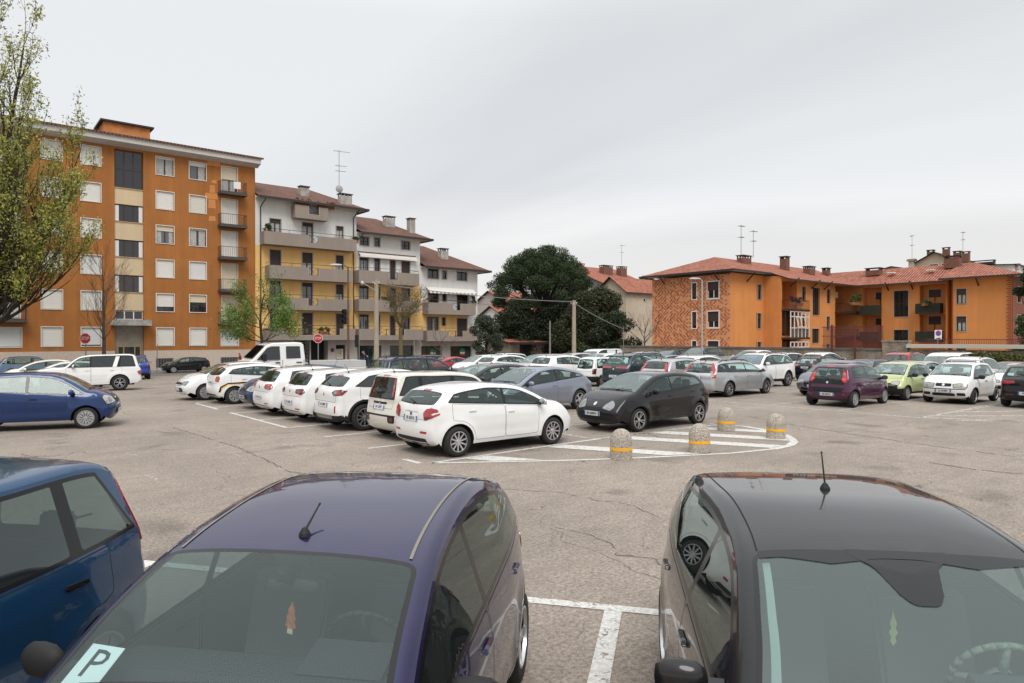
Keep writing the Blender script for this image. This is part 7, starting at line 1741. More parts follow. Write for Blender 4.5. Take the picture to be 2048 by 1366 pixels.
bush('hedge_shrub', 63, 6.6, 3.0, 2, 2.2, 6000, 36, 'low garden shrub at the foot of the pale utility pole', (.02, .035, .01), (.08, .10, .03), .12, cat='shrub', lob=12)
bush('conifer_tree', 118, 21.6, 8.0, 7, 14.6, 16000, 37, 'distant dark conifer behind the arcaded chimneys', (.010, .018, .010), (.034, .050, .024), .28, lob=30)
# hedge and tree at the far right
rs = random.Random(6); bl = []
for k in range(60): bl.append((48.2 + rs.uniform(-.25, .25), 4.0 + 11.3 * k / 60, .95 + rs.uniform(-.2, .2), rs.uniform(.5, .7), .45)); bl.append((48.1 + rs.uniform(-.3, .3), 4.0 + 11.3 * k / 60, .25 + rs.uniform(-.2, .2), .6, .5))
V_, F_ = blob_crown([(b[0] - 48.2, b[1] - 10, b[2], b[3], b[4]) for b in bl], 34000, .075, rg, .5)
he = empty('hedge', (48.2, 10.0, 0), 0, 'clipped dark green hedge with yellow-green tips behind the red hatchback', 'hedge'); link('foliage', np_mesh('foliage', V_, F_, mat_leaf('hedge_leaves', (.012, .022, .008), (.045, .065, .018), (.16, .17, .03))), he)
x, y = at(47.5, 35.6); bush('laurel_tree', 47.5, 36.2, 2.9, 2.6, 4.3, 11000, 38, 'rounded green tree overlapping the wing corner', (.02, .038, .012), (.075, .11, .035), .11)
bush('spreading_pine', 62, 47.4, 4.0, 3, 3.0, 7000, 39, 'pine bough reaching over the right end of the wing roof', (.012, .022, .010), (.04, .055, .022), .12, z0=6.2, lob=14)
# balcony plants
def potplant(x, y, z, w, h, n, label, c=((.03, .06, .02), (.10, .15, .05)), grp='balcony plants'):
    bl = [(rnd.uniform(-w / 2, w / 2), rnd.uniform(-.12, .12), rnd.uniform(0, h), .16, .14) for k in range(10)]; V_, F_ = blob_crown(bl, n, .09, rg, .3)
    o = empty('potted_plant', (x, y, z), 0, label, 'plant', grp); link('foliage', np_mesh('foliage', V_, F_, mat_leaf('pot_%d' % int(c[0][0] * 1e4), *c)), o); m = MB(); m.box(-w / 2, w / 2, -.14, .14, -.35, -.02); m.build('planter', mat('terracotta_pot', (.28, .11, .05), .9), o)
potplant(24.95, 69.4, 13.35, .9, .5, 500, 'spiky green plant at the left end of the white floor balcony'); potplant(34.6, 69.35, 13.2, .5, .3, 300, 'trailing plant at the right end of the white floor balcony')
potplant(28.8, 69.9, 16.75, 1.4, .4, 500, 'green shrubs in the roof terrace planter'); potplant(31.4, 69.9, 16.7, 1.8, .3, 500, 'rust coloured dry shrubs in the roof terrace planter', ((.10, .03, .015), (.22, .08, .03)))
potplant(38.2, 69.4, 6.75, .8, .2, 250, 'small flower boxes on the middle stepped house balcony'); potplant(70.0, 37.2, 6.2, 2.4, .5, 900, 'row of flower pots on the orange block balcony', ((.03, .05, .02), (.22, .05, .08)))
potplant(82.6, 36.6, 6.6, 2.2, 1.0, 1200, 'bushy trailing plant on the recessed balcony', ((.05, .07, .02), (.16, .19, .07))); potplant(51.0, 69.6, 6.7, .5, .9, 400, 'tall dark climbing plant at the right of the lowest awning balcony', ((.015, .02, .01), (.05, .07, .03)))
potplant(30.9, 69.45, 3.1, 1.1, .3, 300, 'mixed flowers behind the long braced railing'); potplant(83.3, 29.2, 6.25, 2.3, .25, 700, 'greenery along the dark screened balcony of the wing')

# ================================================================ people
def person(name, x, y, rz, shirt, trousers, skin, hair, label, lean=0.0, armf=(.3, .1), h=1.74):
    """one continuous skinned figure, then clothes shells"""
    root = empty(name, (x, y, ground_z(x, y) + (.125 if y > 67.7 else 0)), rz, label, 'person')
    s = h / 1.74; ln = lean
    J = {'pel': (0, 0, .95, .135, .11), 'wst': (ln * .25, 0, 1.12, .13, .10), 'cst': (ln * .6, 0, 1.33, .155, .115), 'nk': (ln * .9, 0, 1.50, .055, .055), 'hd': (ln * 1.05 + .02, 0, 1.63, .085, .10), 'tp': (ln * 1.1 + .01, 0, 1.72, .06, .07)}
    for sg, n_ in ((1, 'l'), (-1, 'r')):
        af = armf[0] if sg > 0 else armf[1]
        J['sh' + n_] = (ln * .8, sg * .18, 1.43, .055, .055); J['el' + n_] = (ln * .7 + af * .5, sg * .23, 1.18, .042, .042); J['wr' + n_] = (ln * .6 + af * 1.3, sg * .21, 1.00 + af * .35, .028, .022); J['ha' + n_] = (ln * .6 + af * 1.6, sg * .20, .93 + af * .4, .035, .018)
        J['hp' + n_] = (0, sg * .09, .90, .095, .10); J['kn' + n_] = (.03 * sg, sg * .10, .50, .06, .062); J['an' + n_] = (-.02 * sg, sg * .10, .09, .042, .042); J['to' + n_] = (.14 - .02 * sg, sg * .12, .035, .042, .03)
    names = list(J); E = [('pel', 'wst'), ('wst', 'cst'), ('cst', 'nk'), ('nk', 'hd'), ('hd', 'tp')]
    for n_ in 'lr': E += [('cst', 'sh' + n_), ('sh' + n_, 'el' + n_), ('el' + n_, 'wr' + n_), ('wr' + n_, 'ha' + n_), ('pel', 'hp' + n_), ('hp' + n_, 'kn' + n_), ('kn' + n_, 'an' + n_), ('an' + n_, 'to' + n_)]
    # fingers, five to a hand
    for sg, n_ in ((1, 'l'), (-1, 'r')):
        hx = J['ha' + n_]
        for k in range(5):
            nm = 'f%s%d' % (n_, k)
            J[nm] = (hx[0] + .012 * (k - 2) + (.03 if k == 4 else 0), hx[1] + sg * (.006 if k < 4 else -.02), hx[2] - (.07 - .008 * abs(k - 1)) * (1 if k < 4 else .4), .010, .009); names.append(nm); E.append(('ha' + n_, nm))
    names = list(J); me = bpy.data.meshes.new('body'); me.from_pydata([tuple(c * s for c in J[n_][:3]) for n_ in names], [(names.index(a), names.index(b)) for a, b in E], []); o = bpy.data.objects.new('body', me); C.objects.link(o)
    md = o.modifiers.new('s', 'SKIN')
    for i, n_ in enumerate(names): me.skin_vertices[0].data[i].radius = (J[n_][3] * s, J[n_][4] * s)
    me.skin_vertices[0].data[0].use_root = True
    o.modifiers.new('u', 'SUBSURF').levels = 2
    dg = bpy.context.evaluated_depsgraph_get(); bme = bpy.data.meshes.new_from_object(o.evaluated_get(dg)); bpy.data.objects.remove(o)
    bme.materials.clear()
    for m_ in (skin, shirt, trousers, M_trim, hair): bme.materials.append(m_)
    for p in bme.polygons:
        c = p.center; z = c.z / s; p.use_smooth = True
        p.material_index = 0 if z > 1.50 or abs(c.y) / s > .17 and z < 1.04 and z > .75 or (c.x > .3 and z < 1.1) else 1 if z > .93 else 2 if z > .09 else 3
        if z > 1.66 or (z > 1.56 and c.x / s < ln * 1.0 - .03): p.material_index = 4
    b = link('body', bme, root)
    m = MB(); hx, hz_ = (ln * 1.05 + .02) * s, 1.625 * s; m.prism([(hx + .088 * s, hz_ - .02), (hx + .112 * s, hz_ - .025), (hx + .09 * s, hz_ + .02)], -.012, .012, 'xz'); m.build('nose', skin, root)
    m = MB()
    for sg in (1, -1): m.lathe([(.001, -.006), (.012, 0), (.001, .006)], 6, 0, 'y', Matrix.Translation((hx + .084 * s, sg * .032, hz_ + .015)))
    m.build('eyes', M_trim, root); return root
M_skin = mat('skin', (.36, .19, .13), .6); M_hair1 = mat('grey_hair', (.10, .085, .075), .8); M_hair2 = mat('dark_hair', (.02, .015, .012), .7)
x, y = at(61.5, -24.45); pr_ = person('person', x, y, R(150), mat('red_jacket', (.30, .025, .025), .8), mat('dark_trousers', (.02, .02, .025), .8), M_skin, M_hair1, 'person in a red jacket walking along the plinth of the orange block', .08, (.22, .05))
bg_ = empty('shopping_bag', (x - .18, y - .22, pr_.location.z + .45), 0, 'white plastic bag carried by the person in red', 'bag'); m = MB(); m.prism([(-.15, 0), (.15, 0), (.18, .28), (.06, .40), (.03, .52), (-.03, .52), (-.06, .40), (-.18, .28)], -.07, .07, 'xz'); m.build('bag_body', M_wf, bg_)
x, y = at(43.5, -9.15); person('person', x, y, R(165), mat('navy_jumper', (.012, .012, .04), .85), mat('blue_jeans', (.03, .04, .08), .85), M_skin, M_hair2, 'person in a navy jumper leaning forward by the back of the white lorry', .30, (.35, .35), 1.78)
# ================================================================ vehicles
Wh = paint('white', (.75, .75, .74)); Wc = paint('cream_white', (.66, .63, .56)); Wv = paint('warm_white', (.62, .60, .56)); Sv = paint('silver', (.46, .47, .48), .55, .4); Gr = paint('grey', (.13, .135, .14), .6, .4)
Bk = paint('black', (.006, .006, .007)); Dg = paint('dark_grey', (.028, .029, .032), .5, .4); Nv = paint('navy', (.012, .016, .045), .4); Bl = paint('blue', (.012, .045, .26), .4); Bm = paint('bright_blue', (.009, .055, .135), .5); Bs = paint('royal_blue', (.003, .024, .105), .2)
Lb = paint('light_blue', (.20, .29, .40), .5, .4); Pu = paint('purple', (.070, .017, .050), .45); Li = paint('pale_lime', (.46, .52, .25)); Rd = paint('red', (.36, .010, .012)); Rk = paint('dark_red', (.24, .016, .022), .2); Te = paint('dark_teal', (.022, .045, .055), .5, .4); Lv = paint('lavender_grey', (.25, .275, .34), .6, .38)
Ro = paint('violet_blue', (.012, .010, .060), .5, .38); Cr = paint('champagne', (.50, .46, .42), .3); G1 = 'cars parked nose to nose in the middle rows'; G2 = 'cars parked in the further rows'
TW = (10, 'plain', .66); T5 = (5, 'five', .66); T7 = (8, 'plain', .68); TT = (5, 'twin', .70); TCp = (9, 'cap', .68); TCp2 = (7, 'cap', .66); TD = (5, 'dark', .68)
lowr = lambda w=1.1, h=.16, z=.30: [(0, z, rbox(w, h, .06), M_plast)]
# --- middle row, tails towards the open asphalt
make_car('hatch', Wh, 9.03, 11.95, 0, 'white five-door hatchback with claw-shaped red lamps, plate FE 455VX, beside the bollard island', G1, 0, TW,
         dict(tail=dict(a=.62, b=.86, w=.5, h=.3, phi=42, poly=[(-.13, -.13), (.10, -.05), (.21, .0), (.21, .03), (.06, -.015), (.04, .02), (.19, .055), (.16, .105), (.04, .125), (-.08, .10), (-.155, .02)], extra=[(.0, -.06, [(-.10, -.045), (.03, -.015), (.10, .01), (-.11, -.0)], M_redd)]),
              rear=lowr() + [(.48, .50, rbox(.20, .045, .015, 0, 0, .01), M_red, 'reflector', 15), (0, .885, rbox(.5, .018, .006), M_chrome)], pr='FE 455VX', prz=.75, mirror=M_chrome, ant=False))
make_car('tallcity', Wc, 9.42, 14.25, 0, 'cream white tall boxy city car with vertical pillar tail lamps and grey roof bars', G1, 0, TCp,
         dict(tail=dict(a=.50, b=1.22, w=.1, h=.42, phi=32, poly=[(-.03, -.20), (.025, -.20), (.035, -.05), (.03, .20), (-.015, .20), (-.03, .05)], extra=[(0, .02, rbox(.035, .08, .01), M_lampw)]), clad=Wc, rear=[(0, .86, rbox(.62, .05, .02), M_plast), (.55, .50, rbox(.24, .16, .06), M_trim, 'fog_lamp', 20), (.55, .50, rbox(.13, .10, .04), M_redd, 'fog_lamp', 20), (0, .58, rbox(1.35, .04, .01), M_plast)], pr='GF 133PZ', prz=.76, sg=G_dark))
make_car('coupesuv', Wh, 9.42, 16.65, 0, 'white sloping-roof crossover with black wheel arches and multi-spoke wheels', G1, 0, TW,
         dict(tail=dict(a=.64, b=.98, w=.42, h=.17, phi=38, m=M_redd, poly=[(-.20, .0), (-.10, -.08), (.16, -.06), (.26, .06), (.10, .08), (-.10, .06)], extra=[(-.05, .0, rbox(.12, .07, .02), M_lampw), (.07, .0, rbox(.12, .07, .02), M_red)]), rg=G_dark, sg=G_dark, rear=[(.62, .56, rbox(.05, .18, .015), M_red, 'reflector', 30), (0, .36, rbox(.9, .10, .03), M_grey)], pr='GD 498KF', prz=.66))
make_car('golf3', Wh, 9.35, 18.80, 0, 'white three-door hatchback with smoked dark red tail lamps', G1, 0, TD, dict(tail=dict(a=.60, b=.88, w=.36, h=.17, phi=36, m=M_redd, poly=[(-.19, -.04), (.10, -.085), (.20, .0), (.12, .085), (-.17, .06)], extra=[(.0, -.01, ell(.055, .05), M_red)]), rear=lowr(1.2, .12, .28) + [(.52, .40, rbox(.24, .035, .01), M_red, 'reflector', 15)], pr='EC 102NR', prz=.57))
make_car('golf', Wh, 9.25, 20.95, 0, 'white hatchback with bright red tail lamps beside the smoked-lamp one', G1, 0, T5, dict(tail=dict(a=.60, b=.90, w=.36, h=.17, phi=36, poly=[(-.19, -.05), (.12, -.085), (.20, .0), (.12, .085), (-.17, .07)], extra=[(.0, -.045, rbox(.18, .05, .02), M_lampw)]), rear=lowr(1.2, .12, .28) + [(.52, .40, rbox(.22, .035, .01), M_red, 'reflector', 15)], pr='EF 771GL', prz=.57))
make_car('hatch', Bs, 9.50, 23.20, 180, 'royal blue hatchback reversed in, its headlamp showing beside the white tails', G1, 0, TCp, dict(pf='CX 290BD', head=dict(a=.50, b=.70, w=.46, h=.20, phi=34, m=M_lampy)))
make_car('hatch', Wh, 9.07, 25.90, 0, 'white hatchback with a black and yellow taxi-like stripe along its side', G1, 0, TCp2, dict(tail=dict(a=.62, b=.90, w=.26, h=.22, phi=36), rear=lowr(1.1, .14, .29), pr='FA 640TS', prz=.76))
make_car('hatch', Wh, 8.70, 28.15, 180, 'white hatchback with black grille peeping past the striped one', G1, 1, TCp, dict(grille=[(0, .62, rbox(.9, .12, .05)), (0, .40, rbox(1.0, .16, .05))], mirror=Wh))
make_car('punto', Bk, 14.60, 12.02, 180, 'black five-door hatchback facing the white hatchbacks, behind the bollards', G1, 0, TT, dict(head=dict(a=.47, b=.68, w=.50, h=.26, phi=34, poly=[(-.20, -.07), (.0, -.12), (.10, -.06), (.13, .04), (.06, .12), (-.10, .03)], m=M_lampw), grille=[(0, .38, rbox(1.15, .15, .06)), (0, .60, rbox(.90, .05, .02))], pf='EH 658PW', pfy=-.0, pfz=.47, ant=-.9, mx=.74, badge_z=.70, ws=G_ws, prz=.7))
make_car('gtc', Lv, 14.80, 16.90, 180, 'lavender grey three-door coupe between the two black cars', G1, 0, T5, dict(tail=dict(a=.58, b=.90, w=.3, h=.18, phi=42, m=M_redd), ant=False, prz=.7))
make_car('punto', Dg, 14.75, 19.35, 180, 'dark grey hatchback half hidden behind the lavender coupe', G1, 0, T5, dict(ant=False))
make_car('duster', Nv, 14.6, 23.6, 0, 'dark navy compact SUV with black roof rails in the middle rows', G1, 0, T5, dict(pr='', tail=dict(a=.66, b=1.0, w=.2, h=.3, phi=36)))
# --- third and fourth rows
make_car('wagon', Sv, 25.40, 16.42, 0, 'silver estate car with roof rails and tall red pillar lamps', G2, 0, T7, dict(tail=dict(a=.64, b=1.08, w=.14, h=.52, phi=40, poly=[(-.06, -.30), (.08, -.30), (.10, -.02), (.05, .27), (-.05, .27), (-.07, .0)], extra=[(0, -.12, rbox(.10, .16, .02), M_lampw)]), pr='CR 118MA', prz=.80, body=Sv))
make_car('golf', Gr, 25.1, 18.75, 0, 'grey hatchback with big red pillar lamps beside the silver estate', G2, 1, T5, dict(body=paint('light_grey', (.42, .42, .43), .4, .4), tail=dict(a=.60, b=1.10, w=.13, h=.34, phi=38, poly=[(-.07, -.20), (.08, -.20), (.08, .15), (-.05, .2)])))
make_car('midsuv', Te, 25.6, 21.10, 0, 'dark teal sporty SUV with a slim red light bar and black spoiler', G2, 1, TT, dict(tail=dict(a=.50, b=1.02, w=.5, h=.10, phi=30, poly=[(-.32, -.03), (.24, -.05), (.24, .05), (-.32, .03)]), spoiler=True, pr='GK 270CR', prz=.62, rails=True))
make_car('oldbox', Wh, 25.52, 23.54, 0, 'old boxy white city car with a dark lower half', G2, 0, TCp2, dict(tail=dict(a=.62, b=.74, w=.14, h=.26, phi=12, m=M_redd, poly=[(-.07, -.13), (.06, -.13), (.06, .13), (-.07, .13)]), badge=False, prz=.48, ant=False, brake3=False))
make_car('golf3', Wh, 25.1, 26.15, 0, 'older white three-door hatchback with low red tail lamps', G2, 1, TCp, dict(tail=dict(a=.62, b=.86, w=.32, h=.16, phi=34)))
make_car('golf', Cr, 25.7, 28.55, 180, 'champagne hatchback seen from its front between white cars', G2, 1, T5)
make_car('hatch', Wh, 25.2, 31.0, 0, 'white rounded hatchback with small slanted red tail lamps', G2, 1, T5, dict(tail=dict(a=.62, b=.93, w=.26, h=.18, phi=40, poly=[(-.14, -.09), (.02, -.07), (.14, .07), (.02, .09)])))
make_car('hatch', Wh, 25.1, 33.4, 180, 'white hatchback with grey mirror facing the open lane, beside the red coupe', G2, 1, T5, dict(mirror=M_plast, grille=[(0, .60, rbox(.7, .07, .02)), (0, .40, rbox(.9, .13, .05))]))
make_car('coupe', Rd, 25.2, 36.5, 0, 'bright red coupe with a black tail panel and wing', G2, 1, T5, dict(rear=[(0, .84, rbox(.9, .22, .04), M_trim)], prz=.74, tail=dict(a=.62, b=.82, w=.26, h=.16, phi=30), spoiler=False))
make_car('hatch', Dg, 25.3, 39.2, 0, 'dark grey hatchback with glowing red lamps left of the red coupe', G2, 1, T5)
make_car('golf', Cr, 30.4, 31.2, 180, 'champagne car roof behind the champagne hatchback', G2, 1, T5)
make_car('hatch', Sv, 30.6, 34.2, 180, 'silver hatchback seen by its windscreen in the third row', G2, 1, T5)
make_car('fastwagon', Wh, 33.0, 41.4, 180, 'white estate with dark roof bars near the stained garage', G2, 1, T5)
make_car('golf', Wh, 30.3, 28.4, 180, 'white hatchback roof behind the old boxy car', G2, 1, T5)
make_car('hatch', Wh, 30.4, 25.9, 0, 'white hatchback roof between old boxy car and the dark teal SUV', G2, 1, T5)
make_car('van', Wh, 36.3, 34.4, 180, 'white panel van roof behind the row of white hatchbacks', G2, 1, T5, dict(rsg=Wh))
make_car('hatch', Bm, 36.5, 31.2, 0, 'bright blue car roof beyond the dark teal SUV', G2, 1, T5)
make_car('hatch', Lb, 36.4, 28.6, 180, 'pale blue-silver car roof beside the bright blue one', G2, 1, T5)
make_car('midsuv', Sv, 41.0, 33.4, 0, 'silver SUV with rails below the cream house wall', G2, 1, T5)
make_car('golf', Wh, 30.6, 21.4, 0, 'white car with long roof line above the grey hatchback', G2, 1, T5)
make_car('midsuv', Wh, 31.0, 18.5, 180, 'white SUV with dark arches over the silver estate roof', G2, 1, T5)
make_car('golf', Cr, 36.8, 26.2, 180, 'pinkish white car roof below the rubble wall', G2, 1, T5)
make_car('hatch', Sv, 37.0, 24.0, 180, 'silver hatchback windscreen beside the blue coupe-like crossover', G2, 1, T5)
make_car('duster', Gr, 44.6, 31.4, 180, 'grey SUV standing against the rubble wall', G2, 1, T5, z=.05)
make_car('wagon', Dg, 44.4, 34.0, 180, 'dark grey estate at the foot of the rubble wall', G2, 1, T5, z=.0)
make_car('coupesuv', Bl, 36.6, 21.9, 0, 'blue crossover with a dark roof beside the white off-roader', G2, 1, TD, dict(sg=G_dark, rg=G_dark))
make_car('golf', Wh, 44.5, 27.0, 180, 'white car with reddish bonnet reflection at the rubble wall', G2, 1, T5, dict(), z=.03)
make_car('midsuv', Wh, 42.5, 23.80, 180, 'white off-roader with seven-slot grille facing the lane', G2, 0, TD, dict(pf='', pfz=.62, head=dict(a=.62, b=.96, w=.42, h=.09, phi=30, m=M_trim, poly=[(-.20, -.03), (.18, -.05), (.22, .03), (-.18, .05)]), grille=[(.085 * k - .30 + .045, .90, rbox(.055, .13, .02), M_trim) for k in range(7)] + [(0, .40, rbox(1.2, .14, .05)), ], badge=False, sg=G_dark, mirror=Wh))
make_car('fastwagon', Bk, 41.2, 20.15, 0, 'black estate-like crossover with red lamps beside the white off-roader', G2, 1, T5, dict(tail=dict(a=.60, b=.96, w=.36, h=.14, phi=36), pr='FT 503AD', prz=.84))
make_car('punto', Wh, 45.2, 22.1, 0, 'white hatchback with a pink pillar lamp at the fence end of the wall', G2, 1, T5, dict(tail=dict(a=.58, b=1.12, w=.12, h=.40, phi=34, poly=[(-.05, -.2), (.06, -.2), (.05, .2), (-.04, .2)])), z=-.02)
make_car('city', Pu, 24.80, 11.25, 0, 'dark purple three-door city car with double round tail lamps and plate ER 965CL', G2, 0, TCp, dict(tail=dict(a=.53, b=1.06, w=.2, h=.44, phi=30, poly=[(-.05, -.21), (.06, -.21), (.075, -.08), (.04, .16), (.0, .21), (-.04, .08), (-.055, -.1)], extra=[(.01, -.11, ell(.06, .06), mat('lamp_red_lens', (.75, .03, .02), .1, coat=1)), (-.005, .07, ell(.045, .045), mat('lamp_red_lens', (.75, .03, .02), .1, coat=1))]), rear=[(0, .60, [(-.62, .05), (-.45, -.05), (-.3, -.10), (.3, -.10), (.45, -.05), (.62, .05), (.4, .08), (-.4, .08)], M_plast), (.56, .44, ell(.03, .03, 8), M_red, 'reflector')], pr='ER 965CL', prz=.44, rbadge_z=.84, ant=False, brake3=True))
make_car('twingo', Li, 29.05, 11.20, 180, 'pale lime green small car with a blank black bumper and round crest', G2, 0, TCp2, dict(mirror=M_plast, handle=M_plast, head=dict(a=.50, b=.66, w=.30, h=.16, phi=38, m=M_lampy, lens=False), grille=[(0, .50, rbox(1.2, .30, .08)), (0, .74, ell(.13, .11), M_chrome, ), (0, .74, ell(.09, .075), M_lampy)], badge=False, pf=None, ant=False))
make_car('city', Wh, 29.25, 9.08, 180, 'white three-door hatchback with silver roof bars and black side mirrors', G2, 0, TD, dict(mirror=M_plast, handle=M_plast, head=dict(a=.52, b=.66, w=.40, h=.16, phi=30, m=M_lampy, poly=[(-.2, -.07), (.17, -.08), (.22, .05), (.0, .08), (-.2, .05)]), grille=[(0, .68, rbox(.50, .11, .03)), (0, .54, rbox(1.35, .028, .008)), (0, .34, rbox(.72, .10, .03)), (.54, .36, rbox(.24, .10, .03)), (-.54, .36, rbox(.24, .10, .03))], badge_z=.68, pf='CJ 437MP', pfz=.47, ant=False))
make_car('golf', Bk, 29.58, 6.63, 0, 'black hatchback cut by the frame, red lamp and blue-edged plate', G2, 0, T5, dict(tail=dict(a=.60, b=.86, w=.40, h=.13, phi=34, poly=[(-.22, -.02), (.05, -.07), (.2, -.03), (.2, .05), (-.2, .06)]), rear=lowr(1.2, .2, .34) + [(.5, .44, rbox(.22, .03, .01), M_red, 'reflector', 15)], pr='FP 216XR', prz=.50))
make_car('sedan', Dg, 28.9, 13.5, 180, 'grey car with chrome-lined grille behind the purple city car', G2, 0, T5, dict(body=paint('mid_grey', (.16, .17, .19), .6, .4), grille=[(0, .52, rbox(.75, .26, .1), M_trim), (0, .30, rbox(1.1, .1, .03), M_plast)], ant=False))
make_car('mini', Bk, 38.6, 16.5, 180, 'black small car with white roof and white mirrors', G2, 1, T5, dict(mirror=Wh, ant=False))
make_car('hatch', Bk, 38.5, 14.2, 0, 'black hatchback with white-red lamps next to the white-roofed small car', G2, 1, T5, dict(ant=False))
make_car('hatch', Sv, 34.6, 12.7, 180, 'silver hatchback behind the pale lime car', G2, 1, T5, dict(ant=False))
make_car('midsuv', Rd, 43.0, 16.0, 0, 'red SUV in front of the rubble wall pier', G2, 1, T5, dict(ant=False), z=-.1)
make_car('van', Wh, 41.6, 13.6, 180, 'white passenger van with tall windscreen beside the hedge', G2, 1, T5, dict(ant=False))
make_car('midsuv', Wh, 37.6, 11.1, 0, 'white SUV with a dark rear window behind the lime car', G2, 1, T5, dict(rg=G_dark, sg=G_dark, ant=False))
make_car('hatch', Rk, 41.6, 10.6, 180, 'dark red hatchback before the clipped hedge', G2, 1, T5, dict(ant=False))
make_car('hatch', Wh, 35.0, 8.5, 180, 'white hatchback at the frame edge behind the black hatchback', G2, 1, T5, dict(ant=False))
# --- left side
G3 = 'cars parked on the left side'
make_car('city', Bl, 1.80, 21.83, -17, 'blue small hatchback seen from its side with a worn wheel cover', G3, 0, (12, 'cap', .70), dict(body=Bs, sg=glass('shaded_side_glass', (.34, .40, .39), 1.5, base=.02), head=dict(a=.56, b=.74, w=.42, h=.24, phi=55, m=M_lampy), ant=False, handle=M_plast))
make_car('suv', Wh, 5.03, 38.22, 172, 'large white off-roader with dark rear windows and side vent', G3, 0, (5, 'twin', .62), dict(rsg=G_dark, mirror=Wh, ant=False))
def white_pillar():
    o = [q for q in C.objects if q.get('label', '').startswith('large white off-roader')][0]; sh_ = car_shell('suv', 0)
    for sg in (1, -1):
        k = decal_mesh(sh_['bvh'], Vector((-1.18, sg * .9, 1.40)), Vector((0, -sg, 0)), (0, 0, 1), [(p[0] * -sg, p[1]) for p in [(-.02, -.27), (.15, -.27), (.0, .235), (-.16, .235)]], .006, .06, .008, 'side_pillar', (Wh,)); link('side_pillar', k, o)
white_pillar()
make_car('hatch', Wv, 4.6, 41.6, 176, 'white hatchback between the large white off-roader and the light minivan', G3, 1, T5, dict(ant=False))
make_car('dome', Wc, 3.9, 44.6, 176, 'cream minivan with a long dark windscreen behind the white off-roader', G3, 1, T5, dict(ant=False))
make_car('midsuv', Lb, 4.8, 62.4, 0, 'light blue crossover with tall slanted red tail lamp by the plinth', G3, 1, T5, dict(tail=dict(a=.62, b=1.25, w=.14, h=.6, phi=50, poly=[(-.14, -.3), (-.02, -.3), (.14, .3), (.03, .3)]), ant=False))
make_car('hatch', Rk, -1.2, 33.6, -28, 'dark red car partly out of frame behind the blue hatchback', G3, 1, T5, dict(ant=False))
db = make_car('duster', Bl, 9.85, 53.4, 82, 'blue compact SUV seen from behind with lettering on its tailgate', G3, 0, T5, dict(tail=dict(a=.72, b=1.04, w=.16, h=.22, phi=25), pr='GB 882WZ', prz=.82, badge=False))[0]
for w_, z_ in ((1, 0),): text('lettering', 'DACIA', .17, M_plate, db, Matrix.Translation((-2.165, 0, 1.03)) @ Matrix.Rotation(R(-90), 4, 'Z') @ Matrix.Rotation(R(90), 4, 'X'), .006, True)
make_car('hatch', Bk, 16.4, 66.2, 180, 'black hatchback parked along the kerb of the orange block', G3, 0, TCp, dict(ant=False, head=dict(a=.52, b=.70, w=.3, h=.1, phi=34)))
# stripe on the striped white hatchback
for o in list(C.objects):
    if o.get('label', '').startswith('white hatchback with a black and yellow'):
        sh_ = car_shell('hatch', 0); k1 = decal_mesh(sh_['bvh'], Vector((0, -.9, .6)), Vector((0, 1, 0)), (0, 0, 1), [(-1.80, -.16), (-1.74, .04), (-1.50, .17), (-.2, .21), (.9, .26), (.9, .21), (-.2, .155), (-1.48, .115), (-1.68, .0), (-1.74, -.16)], .005, .06, .006, 'side_stripe', (M_trim,)); link('side_stripe', k1, o)
        k2 = decal_mesh(sh_['bvh'], Vector((0, -.9, .52)), Vector((0, 1, 0)), (0, 0, 1), [(-1.74, -.10), (-1.67, .05), (-1.48, .175), (-.2, .215), (-.2, .235), (-1.50, .20), (-1.70, .08)], .006, .06, .006, 'side_stripe', (M_bandy,)); link('side_stripe', k2, o)
        text('lettering', 'SECURITY', .17, M_bandy, o, Matrix.Translation((.05, -.895, .745)) @ Matrix.Rotation(R(90), 4, 'X'), .004, True)
# lettering on the crossover tailgate
for o in list(C.objects):
    if o.get('label', '').startswith('white sloping-roof crossover'):
        text('lettering', 'P U M A', .10, M_chrome, o, Matrix.Translation((-1.94, 0, .93)) @ Matrix.Rotation(R(-90), 4, 'Z') @ Matrix.Rotation(R(80), 4, 'X'), .006, True)
# roof bars on the white three-door
for o in list(C.objects):
    if o.get('label', '').startswith('white three-door hatchback with silver roof bars'):
        for x_ in (.25, -.65):
            m = MB(); m.path([(x_, -.55, 1.44), (x_, -.50, 1.53), (x_, .50, 1.53), (x_, .55, 1.44)], .018, 6); m.build('roof_bar', M_alloy, o)

# --- white crew-cab dropside lorry on the road
Tk = empty('crew_cab_lorry', (14.35, 36.3, ground_z(14.35, 36.3)), R(176), 'white crew-cab dropside lorry crossing behind the parked cars', 'lorry')
def prism_body(poly, hw, bev, m_, name, parent, M0=None):
    mb_ = MB(); mb_.prism(poly, -hw, hw, 'xz'); me = mb_.mesh(name, m_); bm = bmesh.new(); bm.from_mesh(me); bmesh.ops.bevel(bm, geom=bm.edges[:], offset=bev, segments=3, affect='EDGES'); 
    for v in bm.verts:
        if v.co.z > 1.35: v.co.y *= 1 - .16 * min(1, (v.co.z - 1.35) / .9)
    bm.to_mesh(me); bm.free(); shade_auto(me, 40); return link(name, me, parent)
prism_body([(3.15, .45), (3.22, .75), (3.12, 1.05), (2.35, 1.38), (1.62, 2.12), (1.30, 2.24), (.0, 2.28), (-.32, 2.22), (-.38, 1.4), (-.38, .5)], .98, .06, Wh, 'cab', Tk)
def side_panel(poly, y, m_, name):
    for sg in (1, -1):
        mb_ = MB(); P_ = [(p[0], sg * (y - .16 * max(0, min(1, (p[1] - 1.35) / .9)) * .98), p[1]) for p in poly]; mb_.face(P_); mb_.face([(p[0], p[1] - sg * .03, p[2]) for p in P_]); o = mb_.build(name, m_, Tk, recalc=False)
